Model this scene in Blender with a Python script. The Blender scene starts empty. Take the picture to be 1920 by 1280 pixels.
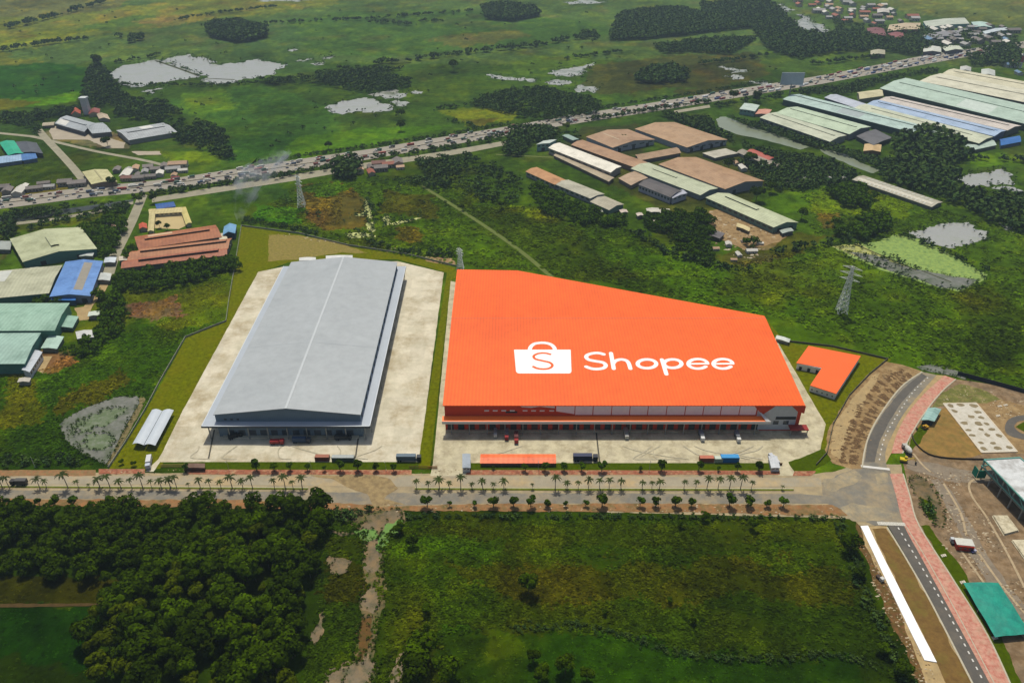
import bpy, bmesh, math, random
import numpy as np
from mathutils import Vector, Matrix
R = math.radians
rnd = random.Random(7)
rng = np.random.default_rng(11)
scene = bpy.context.scene
C = scene.collection

# ---------------------------------------------------------------- camera
FPX, CAMH = 1450.0, 320.0
TH = math.atan(920 / FPX)
SN, CS = math.sin(TH), math.cos(TH)
cd = bpy.data.cameras.new('camera')
cd.sensor_width = 36.0
cd.lens = 36.0 * FPX / 1920.0
cd.clip_start = 1.0
cd.clip_end = 30000.0
cam = bpy.data.objects.new('camera', cd)
C.objects.link(cam)
cam.location = (0, 0, CAMH)
cam.rotation_euler = (math.pi / 2 - TH, 0, 0)
scene.camera = cam

# ---------------------------------------------------------------- sky, sun, exposure
SUN_EL, SUN_AZ = R(68), R(-7)          # azimuth from +Y towards +X
w = bpy.data.worlds.new('World')
scene.world = w
w.use_nodes = True
nt = w.node_tree
sky = nt.nodes.new('ShaderNodeTexSky')
sky.sky_type = 'NISHITA'
sky.sun_disc = False
sky.sun_elevation = SUN_EL
sky.sun_rotation = SUN_AZ
sky.air_density = 1.2
sky.dust_density = 3.5
bg = nt.nodes['Background']
nt.links.new(sky.outputs[0], bg.inputs[0])
bg.inputs[1].default_value = 0.085
sd = bpy.data.lights.new('sun', 'SUN')
sd.energy = 3.75
sd.angle = R(1.6)
sd.color = (1.0, 0.95, 0.82)
sun = bpy.data.objects.new('sun', sd)
C.objects.link(sun)
dv = Vector((math.sin(SUN_AZ) * math.cos(SUN_EL), math.cos(SUN_AZ) * math.cos(SUN_EL), math.sin(SUN_EL)))
sun.rotation_euler = dv.to_track_quat('Z', 'Y').to_euler()
sun.location = dv * 900
vs = scene.view_settings
vs.view_transform = 'Standard'
vs.look = 'None'
vs.exposure = 0.0
vs.gamma = 1.0
vs.use_curve_mapping = False

# ---------------------------------------------------------------- helpers
def G(px, py, h=0.0):
    """where a photograph point lies on the level plane h metres above the ground (2-D)"""
    u = (px - 960) / FPX
    v = (py - 640) / FPX
    t = (CAMH - h) / (SN + v * CS)
    return (u * t, t * (CS - v * SN))

def G3(px, py, h=0.0):
    a = G(px, py, h)
    return (a[0], a[1], h)

def lin(c):
    return tuple(((x / 255 / 12.92) if x / 255 < 0.04045 else ((x / 255 + 0.055) / 1.055) ** 2.4) for x in c)

GAIN = 1.25
def A(r, g, b):
    """albedo that daylight brings to about this sRGB value"""
    return tuple(min(0.82, x / GAIN) for x in lin((r, g, b)))

MATS = {}
def mat(name, col, rough=0.8, var=0.12, scale=0.15, col2=None, bump=0.0, bscale=2.0, metal=0.0, stripe=None, spec=0.3,
        rnd_obj=0.0, rnd_isl=0.0, attr=False, dscale=None, dvar=0.0, dcol=None, trans=0.0, slabs=None):
    if name in MATS:
        return MATS[name]
    m = bpy.data.materials.new(name)
    m.use_nodes = True
    t = m.node_tree
    N, L = t.nodes, t.links
    b = N['Principled BSDF']
    b.inputs['Roughness'].default_value = rough
    b.inputs['Metallic'].default_value = metal
    b.inputs['Specular IOR Level'].default_value = spec
    geo = N.new('ShaderNodeNewGeometry')
    pos = geo.outputs['Position']
    def noise(sc, det=4, rg=0.6):
        n = N.new('ShaderNodeTexNoise')
        n.inputs['Scale'].default_value = sc
        n.inputs['Detail'].default_value = det
        n.inputs['Roughness'].default_value = rg
        L.new(pos, n.inputs['Vector'])
        return n.outputs['Fac']
    def mp(f, a, b_, c, d):
        n = N.new('ShaderNodeMapRange')
        for i, x in enumerate((a, b_, c, d)):
            n.inputs[i + 1].default_value = x
        L.new(f, n.inputs[0])
        return n.outputs[0]
    def mixc(f, c1, c2, mode='MIX'):
        n = N.new('ShaderNodeMix')
        n.data_type = 'RGBA'
        n.blend_type = mode
        for s, x in ((n.inputs['Factor'], f), (n.inputs['A'], c1), (n.inputs['B'], c2)):
            if isinstance(x, bpy.types.NodeSocket):
                L.new(x, s)
            elif isinstance(x, (int, float)):
                s.default_value = x
            else:
                s.default_value = (*x[:3], 1)
        return n.outputs['Result']
    if attr:
        a = N.new('ShaderNodeAttribute')
        a.attribute_name = 'Col'
        base = a.outputs['Color']
    else:
        base = mixc(0.0, col, col)
    if col2 is not None:
        base = mixc(mp(noise(scale * 1.7, 5), 0.42, 0.62, 0, 1), base, col2)
    def mul(base, f):
        n = N.new('ShaderNodeVectorMath')
        n.operation = 'SCALE'
        L.new(base, n.inputs[0])
        L.new(f, n.inputs['Scale'])
        return n.outputs[0]
    if dcol is not None:
        base = mixc(mp(noise(dscale or scale, 7, 0.72), 0.47, 0.70, 0, dvar), base, dcol)
        base = mul(base, mp(noise((dscale or scale) * 7, 3, 0.7), 0.3, 0.7, .92, 1.06))
    if var:
        base = mul(base, mp(noise(scale, 6, 0.65), 0.25, 0.75, 1 - var * 2, 1 + var * 2))
    if rnd_obj:
        oi = N.new('ShaderNodeObjectInfo')
        base = mul(base, mp(oi.outputs['Random'], 0, 1, 1 - rnd_obj, 1 + rnd_obj))
    if rnd_isl:
        base = mul(base, mp(geo.outputs['Random Per Island'], 0, 1, 1 - rnd_isl, 1 + rnd_isl))
    bh = None
    if slabs:
        sp = N.new('ShaderNodeVectorMath'); sp.operation = 'SNAP'
        L.new(pos, sp.inputs[0]); sp.inputs[1].default_value = (slabs[0], slabs[1], 1000)
        wn = N.new('ShaderNodeTexWhiteNoise'); wn.noise_dimensions = '2D'
        L.new(sp.outputs[0], wn.inputs['Vector'])
        base = mul(base, mp(wn.outputs['Value'], 0, 1, 1 - slabs[2], 1 + slabs[2]))
    if stripe:
        ax, per, amt = stripe      # axis vector (2-D world), period, strength: sheet ribs
        vm = N.new('ShaderNodeVectorMath')
        vm.operation = 'DOT_PRODUCT'
        L.new(pos, vm.inputs[0])
        vm.inputs[1].default_value = (ax[0], ax[1], 0)
        mm = N.new('ShaderNodeMath')
        mm.operation = 'MULTIPLY'
        L.new(vm.outputs['Value'], mm.inputs[0])
        mm.inputs[1].default_value = 2 * math.pi / per
        sn = N.new('ShaderNodeMath')
        sn.operation = 'SINE'
        L.new(mm.outputs[0], sn.inputs[0])
        bh = sn.outputs[0]
        base = mul(base, mp(bh, -1, 1, 1 - amt, 1 + amt))
    L.new(base, b.inputs['Base Color'])
    if bump:
        bp = N.new('ShaderNodeBump')
        bp.inputs['Strength'].default_value = bump
        bp.inputs['Distance'].default_value = 1.0
        L.new(noise(bscale, 5, 0.7), bp.inputs['Height'])
        L.new(bp.outputs[0], b.inputs['Normal'])
    if trans:
        tr = N.new('ShaderNodeBsdfTranslucent')
        L.new(base, tr.inputs['Color'])
        mx = N.new('ShaderNodeMixShader')
        mx.inputs[0].default_value = trans
        L.new(b.outputs[0], mx.inputs[1])
        L.new(tr.outputs[0], mx.inputs[2])
        L.new(mx.outputs[0], N['Material Output'].inputs['Surface'])
    MATS[name] = m
    return m

def tag(o, label=None, cat=None, group=None, kind=None):
    if label: o['label'] = label
    if cat: o['category'] = cat
    if group: o['group'] = group
    if kind: o['kind'] = kind
    return o

def link(name, me, parent=None):
    o = bpy.data.objects.new(name, me)
    C.objects.link(o)
    if parent is not None:
        o.parent = parent
    return o

def empty(name, loc, label, cat, group=None, rz=0):
    o = link(name, None)
    o.location = loc
    o.rotation_euler = (0, 0, rz)
    o.empty_display_size = 1
    return tag(o, label, cat, group)

class MB:
    """collects faces for one mesh"""
    def __init__(s):
        s.v, s.f, s.m, s.mats = [], [], [], []
    def _mi(s, m):
        if m not in s.mats: s.mats.append(m)
        return s.mats.index(m)
    def add(s, vs, fs, m):
        o = len(s.v)
        s.v += [tuple(v) for v in vs]
        i = s._mi(m)
        for f in fs:
            s.f.append(tuple(o + k for k in f)); s.m.append(i)
        return s
    def box(s, x0, x1, y0, y1, z0, z1, m):
        return s.prism([(x0, y0), (x1, y0), (x1, y1), (x0, y1)], z0, z1, m)
    def prism(s, pts, z0, z1, m, top=None):
        n = len(pts)
        ar = sum(pts[i][0] * pts[(i + 1) % n][1] - pts[(i + 1) % n][0] * pts[i][1] for i in range(n))
        if ar < 0: pts = pts[::-1]
        t = top or pts
        s.add([(p[0], p[1], z0) for p in pts] + [(p[0], p[1], z1) for p in pts],
              [tuple(range(n - 1, -1, -1)), tuple(range(n, 2 * n))] + [(i, (i + 1) % n, n + (i + 1) % n, n + i) for i in range(n)], m)
        return s
    def bar(s, a, b, r, m, n=5, r2=None):
        a, b = Vector(a), Vector(b)
        d = (b - a)
        if d.length < 1e-6: return s
        d.normalize()
        u = d.orthogonal().normalized(); v = d.cross(u)
        r2 = r if r2 is None else r2
        vs = [a + (u * math.cos(2 * math.pi * i / n) + v * math.sin(2 * math.pi * i / n)) * r for i in range(n)]
        vs += [b + (u * math.cos(2 * math.pi * i / n) + v * math.sin(2 * math.pi * i / n)) * r2 for i in range(n)]
        return s.add(vs, [(i, (i + 1) % n, n + (i + 1) % n, n + i) for i in range(n)] + [tuple(range(n - 1, -1, -1)), tuple(range(n, 2 * n))], m)
    def slab(s, q, th, m):
        """four 3-D corners of a top face, thickened straight down"""
        q = [Vector(p) for p in q]
        if (q[1] - q[0]).cross(q[2] - q[0]).z < 0: q = q[::-1]
        lo = [p - Vector((0, 0, th)) for p in q]
        n = len(q)
        return s.add(q + lo, [tuple(range(n)), tuple(range(2 * n - 1, n - 1, -1))] + [(i, n + i, n + (i + 1) % n, (i + 1) % n) for i in range(n)], m)
    def build(s, name, parent=None, smooth=False, loc=None):
        me = bpy.data.meshes.new(name)
        vs = s.v
        if loc is not None:
            vs = [(v[0] - loc[0], v[1] - loc[1], v[2] - loc[2]) for v in vs]
        me.from_pydata(vs, [], s.f)
        for m in s.mats: me.materials.append(m)
        me.polygons.foreach_set('material_index', s.m)
        if smooth: me.polygons.foreach_set('use_smooth', [True] * len(s.f))
        me.update()
        o = link(name, me, parent)
        if loc is not None and parent is None: o.location = loc
        return o

def np_mesh(name, V, F, mats, col=None, midx=None, smooth=False):
    me = bpy.data.meshes.new(name)
    k = F.shape[1]
    me.vertices.add(len(V)); me.vertices.foreach_set('co', V.astype(np.float32).ravel())
    me.loops.add(F.size); me.loops.foreach_set('vertex_index', F.astype(np.int32).ravel())
    me.polygons.add(len(F)); me.polygons.foreach_set('loop_start', np.arange(0, F.size, k, dtype=np.int32))
    for m in mats: me.materials.append(m)
    if midx is not None: me.polygons.foreach_set('material_index', midx.astype(np.int32))
    if smooth: me.polygons.foreach_set('use_smooth', np.ones(len(F), dtype=bool))
    me.update(calc_edges=True)
    if col is not None:
        a = me.color_attributes.new('Col', 'FLOAT_COLOR', 'POINT')
        c = np.ones((len(V), 4), np.float32); c[:, :3] = col
        a.data.foreach_set('color', c.ravel())
    return me

def vnoise(x, y, sc, seed=0):
    x = x / sc + seed * 17.3; y = y / sc - seed * 9.1
    xi, yi = np.floor(x).astype(np.int64), np.floor(y).astype(np.int64)
    fx, fy = x - xi, y - yi
    fx = fx * fx * (3 - 2 * fx); fy = fy * fy * (3 - 2 * fy)
    def h(a, b):
        n = (a * 374761393 + b * 668265263 + seed * 1442695) & 0xffffffff
        n = ((n ^ (n >> 13)) * 1274126177) & 0xffffffff
        return ((n ^ (n >> 16)) & 0xffff) / 65535.0
    return (h(xi, yi) * (1 - fx) + h(xi + 1, yi) * fx) * (1 - fy) + (h(xi, yi + 1) * (1 - fx) + h(xi + 1, yi + 1) * fx) * fy
def fbm(x, y, sc, seed=0, oc=3):
    r = 0; a = 0.5
    for i in range(oc):
        r = r + a * (vnoise(x, y, sc / 2 ** i, seed + i) - 0.5) * 2; a *= 0.5
    return r
def pip(x, y, poly):
    inside = np.zeros(np.shape(x), bool)
    n = len(poly)
    for i in range(n):
        x0, y0 = poly[i]; x1, y1 = poly[(i + 1) % n]
        if y0 == y1: continue
        c = ((y0 > y) != (y1 > y)) & (x < (x1 - x0) * (y - y0) / (y1 - y0) + x0)
        inside ^= c
    return inside
def W(px):
    return [G(*p) for p in px]

EDGES = []
def outline(poly, step, amp, sc=None, rag=False):
    """a world polygon with a ragged edge"""
    out = []
    n = len(poly)
    cx = sum(p[0] for p in poly) / n; cy = sum(p[1] for p in poly) / n
    for i in range(n):
        a, b = Vector(poly[i]), Vector(poly[(i + 1) % n])
        k = max(1, int((b - a).length / step))
        nr = (b - a).orthogonal().normalized() if (b - a).length > 0 else Vector((0, 0))
        for j in range(k):
            p = a.lerp(b, j / k)
            q = np.array([p.x]), np.array([p.y])
            d = float(fbm(q[0], q[1], sc or step * 7, 5, 5)[0]) * amp * 1.3
            if rag: d += float(fbm(q[0], q[1], step * 2.6, 15, 2)[0]) * amp * .9 * min(1, 4 * min(j, k - j) / k)
            out.append((p.x + nr.x * d, p.y + nr.y * d))
    return out
LAYER = [0]
def sheet(name, poly, z, m, kind='structure', jit=0, label=None, cat=None, step=None, world=False):
    LAYER[0] += 1; z = z * 1.6 + LAYER[0] * .0009
    pts = poly if world else W(poly)
    wet = name in ('pond', 'algae_pond', 'muddy_water', 'algae_patch', 'red_mud', 'dirt_track', 'water')
    if jit: pts = outline(pts, step or max(1.0, jit * 0.8), jit, rag=wet)
    if wet: EDGES.append(pts)
    bm = bmesh.new()
    f = bm.faces.new([bm.verts.new((p[0], p[1], z)) for p in pts])
    f.normal_update()
    if f.normal.z < 0: f.normal_flip()
    bmesh.ops.triangulate(bm, faces=[f])
    me = bpy.data.meshes.new(name); bm.to_mesh(me); bm.free()
    me.materials.append(m)
    return tag(link(name, me), label, cat, None, kind)
def strip(name, up, lo, z, m, kind='structure', label=None, cat=None, th=0):
    a, b = W(up), W(lo)
    n = min(len(a), len(b))
    mb = MB()
    LAYER[0] += 1; z = z * 1.6 + LAYER[0] * .0009
    for i in range(n - 1):
        q = [(b[i][0], b[i][1], z), (b[i + 1][0], b[i + 1][1], z), (a[i + 1][0], a[i + 1][1], z), (a[i][0], a[i][1], z)]
        if th: mb.slab(q, th, m)
        else: mb.add(q, [(0, 1, 2, 3)], m)
    return tag(mb.build(name), label, cat, None, kind)
def ribbon(name, px, width, z, m, kind='structure', label=None, cat=None, h=0.0, world=False, par=None):
    p = [Vector(q) for q in (px if world else W(px))]
    mb = MB(); L_, R_ = [], []
    LAYER[0] += 1; z = z * 1.6 + LAYER[0] * .0009
    for i, q in enumerate(p):
        d = (p[min(i + 1, len(p) - 1)] - p[max(i - 1, 0)]).normalized()
        nr = Vector((-d.y, d.x)) * width / 2
        L_.append(q + nr); R_.append(q - nr)
    for i in range(len(p) - 1):
        q = [(*R_[i], z + h), (*R_[i + 1], z + h), (*L_[i + 1], z + h), (*L_[i], z + h)]
        if h: mb.slab(q, h, m)
        else: mb.add(q, [(0, 1, 2, 3)], m)
    o = mb.build(name, par)
    return tag(o, label, cat, None, kind)
def smooth(px, n=6):
    """Catmull-Rom through points"""
    P_ = [px[0]] + list(px) + [px[-1]]
    out = []
    for i in range(1, len(P_) - 2):
        p0, p1, p2, p3 = [np.array(q, float) for q in P_[i - 1:i + 3]]
        for k in range(n):
            t = k / n
            out.append(tuple(0.5 * (2 * p1 + (p2 - p0) * t + (2 * p0 - 5 * p1 + 4 * p2 - p3) * t * t + (3 * p1 - p0 - 3 * p2 + p3) * t ** 3)))
    out.append(tuple(px[-1]))
    return out

exec_marks = None
# ================================================================ GROUND
# land colours: (polygon in photo points, sRGB, edge wobble in metres, strength)
LAND = [
 ([(-900,-120),(2800,-120),(2800,120),(-900,120)], (92,116,66), 60, 1),
 ([(-400,-40),(330,-40),(200,20),(60,60),(-400,100)], (120,116,78), 30, .8),
 ([(-300,40),(120,30),(330,0),(620,-10),(640,8),(380,40),(200,62),(60,92),(-300,120)], (126,134,60), 20, .95),
 ([(130,55),(260,28),(330,35),(240,60)], (84,118,52), 15, .8),
 ([(240,40),(350,25),(420,30),(300,55)], (142,132,78), 20, .8),
 ([(0,75),(60,62),(190,55),(110,72),(0,95)], (132,142,48), 15, .9),
 ([(0,100),(40,105),(90,125),(40,150),(0,140)], (118,122,50), 20, .8),
 ([(-60,130),(90,118),(175,125),(160,172),(60,190),(-60,190)], (52,96,30), 14, 1),
 ([(20,185),(80,182),(155,170),(140,190),(60,200),(0,205)], (92,142,16), 6, 1),
 ([(-60,188),(30,186),(70,190),(10,207),(-60,212)], (126,120,34), 8, .9),
 ([(-60,215),(70,215),(60,262),(-60,262)], (66,92,40), 10, 1),
 ([(560,30),(960,20),(1150,60),(960,90),(700,110),(500,80)], (78,110,52), 50, .9),
 ([(780,75),(960,55),(980,70),(860,90)], (112,110,66), 30, .8),
 ([(400,40),(560,50),(600,130),(480,150),(430,110)], (76,104,62), 30, .8),
 ([(960,110),(1130,95),(1080,125),(970,138)], (96,122,42), 25, .9),
 ([(1080,120),(1420,95),(1440,150),(1250,180),(1130,180)], (84,84,48), 30, .85),
 ([(1130,180),(1300,160),(1250,190),(1120,205)], (80,112,44), 15, .8),
 ([(310,190),(480,160),(640,200),(600,280),(400,300),(380,230)], (72,108,44), 20, .9),
 ([(330,175),(420,165),(460,200),(350,215)], (96,128,34), 20, .9),
 ([(540,260),(700,240),(860,235),(700,270),(560,300),(540,290)], (84,122,22), 12, .95),
 ([(420,250),(560,250),(520,290),(440,305)], (56,92,36), 12, .9),
 ([(820,205),(990,200),(960,225),(880,238)], (122,132,36), 8, .9),
 ([(870,225),(940,222),(900,238)], (104,92,44), 6, .8),
 ([(780,150),(900,140),(900,190),(760,190)], (90,116,40), 25, .8),
 ([(1640,0),(2300,-20),(2300,60),(1920,52),(1780,36),(1680,20)], (120,128,74), 20, .9),
 ([(1430,95),(1680,100),(1560,140),(1440,130)], (82,108,44), 15, .9),
 ([(0,295),(140,290),(170,350),(0,370)], (66,86,26), 8, 1),
 ([(0,352),(140,345),(110,365),(0,378)], (128,108,44), 6, .9),
 ([(110,285),(290,305),(420,300),(360,320),(230,315),(150,320)], (70,92,28), 8, .9),
 ([(300,285),(410,283),(415,305),(320,305)], (98,122,20), 5, .9),
 ([(80,245),(250,250),(240,280),(170,275),(90,262)], (142,132,108), 5, .9),
 # middle marshes
 ([(380,350),(640,320),(860,320),(1130,400),(1400,520),(1900,560),(1980,760),(1400,620),(860,505),(450,430)], (68,94,12), 14, 1),
 ([(560,345),(640,340),(690,380),(690,430),(610,430),(560,400)], (104,84,38), 9, .85),
 ([(720,360),(830,365),(800,410),(720,400)], (78,72,30), 12, .7),
 ([(745,425),(800,430),(780,460),(745,450)], (120,90,28), 8, .6),
 ([(560,350),(640,340),(660,360),(600,375)], (72,112,18), 8, .9),
 ([(480,385),(570,390),(560,420),(480,415)], (62,118,22), 7, .9),
 ([(380,350),(540,335),(540,375),(400,385)], (52,80,44), 10, .9),
 ([(960,385),(1050,400),(1020,425),(990,420)], (98,128,12), 6, .95),
 ([(1150,440),(1240,450),(1330,510),(1500,540),(1500,590),(1300,560),(1150,500)], (72,104,12), 12, .9),
 ([(840,370),(1100,430),(1200,540),(1000,505),(900,440)], (58,76,10), 12, .8),
 ([(1500,560),(1700,560),(1920,600),(1920,720),(1750,680),(1550,640)], (66,92,8), 15, .9),
 ([(1780,560),(1920,520),(1920,720),(1860,680)], (48,66,10), 15, .8),
 ([(1520,355),(1700,370),(1700,410),(1500,400)], (96,118,26), 8, .95),
 ([(1440,360),(1530,350),(1520,400),(1450,400)], (80,112,26), 8, .9),
 ([(1540,400),(1580,405),(1570,430),(1530,425)], (118,96,42), 6, .8),
 ([(1800,285),(1920,290),(1920,310),(1830,312)], (92,124,26), 8, .9),
 ([(1330,490),(1440,440),(1560,440),(1500,480),(1400,500)], (84,80,44), 8, .7),
 ([(1330,395),(1370,390),(1480,440),(1440,470),(1330,440)], (150,122,84), 4, .9),
 ([(1210,300),(1330,260),(1460,330),(1380,400),(1250,400),(1030,290),(1090,240),(1200,230)], (74,76,52), 8, .8),
 # left side
 ([(0,690),(120,650),(260,600),(440,505),(430,610),(345,640),(270,770),(200,880),(0,880)], (50,78,10), 8, 1),
 ([(230,545),(440,510),(430,600),(330,620),(250,600)], (78,98,18), 7, .9),
 ([(235,570),(330,555),(345,590),(290,600),(240,590)], (128,96,66), 5, .9),
 ([(120,745),(220,690),(250,705),(180,750),(110,780)], (88,74,16), 9, .6),
 ([(0,700),(60,690),(80,790),(0,800)], (86,84,20), 9, .6),
 ([(60,660),(130,655),(150,680),(90,700)], (140,98,60), 4, .8),
 ([(0,405),(240,380),(200,480),(150,420),(0,440)], (78,86,34), 6, .8),
 ([(0,430),(20,470),(0,500)], (90,84,64), 4, .8),
 # foreground
 ([(-500,935),(2400,960),(2600,1500),(-700,1500)], (54,76,8), 5, 1),
 ([(-300,1075),(240,1085),(210,1135),(-300,1135)], (62,62,6), 3, 1),
 ([(-300,1135),(212,1135),(165,1180),(175,1290),(-300,1290)], (28,60,4), 3, 1),
 ([(-300,1230),(110,1240),(180,1300),(-300,1300)], (40,54,6), 6, .8),
 ([(960,975),(1560,975),(1590,1020),(960,1025),(750,990)], (58,74,12), 6, .9),
 ([(760,1010),(960,1015),(950,1045),(740,1050)], (62,92,8), 7, .9),
 ([(840,1060),(1560,1050),(1600,1110),(1000,1130),(850,1100)], (68,72,10), 12, .7),
 ([(960,1180),(1150,1190),(1400,1235),(1600,1230),(1640,1400),(860,1400),(820,1180)], (44,76,6), 5, .95),
 ([(930,1190),(1010,1195),(1010,1240),(880,1230)], (66,98,8), 8, .7),
 ([(610,1005),(690,1005),(680,1040),(620,1050)], (58,72,12), 4, .9),
 ([(600,1050),(690,1060),(680,1120),(600,1130)], (64,64,16), 6, .8),
]

# ---------------------------------------------------------------- where trees stand (photo points)
WOODS = {
 'far': [
  ('wood beyond the highway', [(880,195),(905,180),(960,165),(1010,162),(1060,172),(1130,188),(1120,210),(1040,224),(990,220),(930,205)], 9, 9),
  ('dark oval plantation in the fields, the left one', [(388,52),(405,43),(450,42),(498,54),(500,68),(450,78),(400,68)], 7, 16),
  ('dark oval plantation near the top centre', [(905,15),(940,8),(1000,15),(1012,28),(960,38),(915,34)], 8, 16),
  ('dark isolated grove above the highway', [(1192,140),(1215,128),(1260,120),(1290,135),(1285,149),(1230,154),(1195,152)], 8, 12),
  ('broad plantation at the upper right', [(1160,28),(1200,18),(1280,16),(1320,28),(1400,36),(1410,50),(1300,62),(1200,72),(1145,74),(1150,50)], 9, 13),
  ('large wood beside the far town', [(1310,5),(1440,0),(1470,24),(1500,60),(1570,62),(1650,72),(1760,82),(1720,102),(1640,92),(1550,98),(1500,108),(1440,92),(1410,50),(1320,25)], 11, 13),
  ('tree belt below the broad plantation', [(1225,85),(1330,72),(1420,70),(1400,85),(1370,100),(1300,95),(1240,97)], 10, 11),
  ('wood above the middle pond', [(580,140),(600,130),(640,125),(760,128),(710,135),(770,150),(770,160),(690,172),(640,162),(600,156),(500,156),(490,148)], 9, 10),
  ('trees left of the large flooded fields', [(155,150),(178,115),(200,130),(215,155),(240,180),(250,205),(200,195),(150,200)], 9, 11),
  ('wood right of the upper-left works', [(230,185),(300,185),(350,215),(415,240),(440,295),(410,290),(335,262),(290,225),(215,215)], 8, 10),
  ('tree belt left of the upper-left works', [(0,214),(90,205),(160,200),(150,212),(120,214),(60,228),(0,227)], 8, 10),
  ('trees between highway and tan halls', [(960,238),(1010,235),(1075,246),(1095,258),(1056,252),(1050,266),(1005,262),(975,290),(945,285),(950,258)], 8, 10),
  ('trees behind the largest highway-side tan hall', [(1240,212),(1330,222),(1345,240),(1378,262),(1355,258),(1270,224)], 8, 10),
  ('bushy near bank of the river', [(1366,266),(1385,262),(1440,278),(1520,292),(1560,300),(1615,330),(1560,345),(1470,322),(1460,300),(1410,278)], 8, 9),
  ('bushy far bank of the river', [(1362,214),(1425,230),(1560,272),(1610,285),(1700,305),(1690,322),(1650,312),(1600,292),(1510,266),(1400,232)], 7, 8),
  ('tall trees below the factory estate', [(1670,268),(1690,250),(1740,243),(1800,262),(1812,290),(1780,312),(1690,306)], 10, 16),
  ('thick wood at the right edge', [(1640,318),(1790,306),(1800,335),(1805,350),(1860,360),(1925,365),(1925,430),(1860,414),(1850,400),(1770,372),(1700,348),(1660,334)], 10, 12),
  ('trees along the highway by the factories', [(1470,180),(1560,162),(1660,142),(1750,128),(1765,132),(1700,140),(1640,158),(1600,172),(1560,176),(1500,174)], 9, 9),
  ('wood behind the factories', [(1815,105),(1900,80),(1920,110),(1905,125),(1870,118),(1820,124)], 10, 13),
  ('thicket between the largest tan hall and the river', [(1388,300),(1450,304),(1545,345),(1500,352),(1440,352),(1432,336),(1380,308)], 9, 9),
  ('sparse trees among the far town roofs', [(1700,38),(1760,56),(1900,62),(1915,84),(1880,92),(1740,96),(1715,70)], 20, 10),
  ('trees between factory roofs and river bend', [(1700,305),(1760,310),(1790,330),(1740,335),(1690,325)], 9, 10),
  ('wood between far town houses', [(1560,30),(1640,50),(1730,56),(1740,88),(1690,80),(1620,70),(1570,60)], 18, 10),
  ('bushes below the highway in the middle', [(780,298),(880,288),(905,296),(960,325),(990,352),(960,380),(900,372),(862,348),(790,348),(800,325)], 9, 9),
  ('dark trees below the highway', [(625,300),(665,292),(680,322),(652,335),(626,325)], 8, 13),
  ('hedge below the dark trees', [(690,332),(800,326),(790,342),(700,342)], 8, 7),
  ('tree belt in the highway verge at the left', [(0,398),(60,388),(150,378),(240,376),(240,392),(120,400),(0,410)], 6, 7),
  ('trees along the dark canal at the left edge', [(0,420),(30,412),(28,440),(0,450)], 7, 9),
 ],
 'near': [
  ('in the thicket beside the village road, north of the blue-roofed hall', [(150,425),(235,396),(238,425),(215,478),(192,482),(162,445)], 8, 9),
  ('in the strip between the village road and tan courtyard', [(240,462),(262,462),(252,480),(232,492)], 8, 9),
  ('in the dense hedge row south of the brick works', [(212,518),(300,504),(380,492),(440,484),(450,500),(350,528),(250,545),(212,540)], 7, 9),
  ('in the clump below the hedge row, beside the dirt lane', [(185,555),(225,548),(245,585),(215,612),(182,600)], 8, 9),
  ('in the low trees right of the mint halls', [(115,655),(150,642),(195,600),(235,615),(180,655),(130,668)], 8, 7),
  ('growing against the front of the cream hall', [(48,566),(85,562),(125,566),(60,576)], 7, 8),
  ('in the trees round the huts below the wooded row', [(1190,412),(1225,402),(1325,400),(1338,420),(1330,450),(1285,452),(1240,436)], 8, 9),
  ('in the belt edging the dirt yard to the south', [(1240,444),(1330,458),(1345,488),(1320,498),(1280,470)], 8, 8),
  ('standing between the dirt yard huts', [(1390,444),(1430,452),(1405,466)], 8, 9),
  ('in the long thicket in front of the wooded row', [(990,340),(1040,358),(1095,384),(1140,405),(1180,408),(1180,424),(1100,418),(1030,402),(995,372)], 9, 9),
  ('in the rounded clump by the meadow behind the long ribbed shed', [(1550,355),(1600,350),(1640,368),(1630,388),(1580,382)], 8, 11),
  ('in the dark clump right of the mint hall', [(1592,418),(1652,408),(1662,430),(1622,446),(1592,438)], 8, 12),
  ('in the pair of dark trees beside the meadow track', [(1566,415),(1582,418),(1580,440),(1566,438)], 8, 13),
 ],
}
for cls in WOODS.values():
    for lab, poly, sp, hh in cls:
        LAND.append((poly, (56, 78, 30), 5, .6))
ys = list(np.arange(1380, -190, -2.6))
rowY = [-500, -200, 0, 60, 110] + [G(960, y)[1] for y in ys] + [9000, 14000, 22000]
rowD = [600, 600, 600, 600, 600] + [(CAMH) / (SN + (y - 640) / FPX * CS) for y in ys] + [9000, 14000, 22000]
tcol = np.concatenate([np.linspace(-2.2, -0.86, 60)[:-1], np.linspace(-0.86, 0.86, 700), np.linspace(0.86, 2.2, 60)[1:]])
YY = np.repeat(np.array(rowY)[:, None], len(tcol), 1)
XX = np.array(rowD)[:, None] * tcol[None, :]
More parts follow.
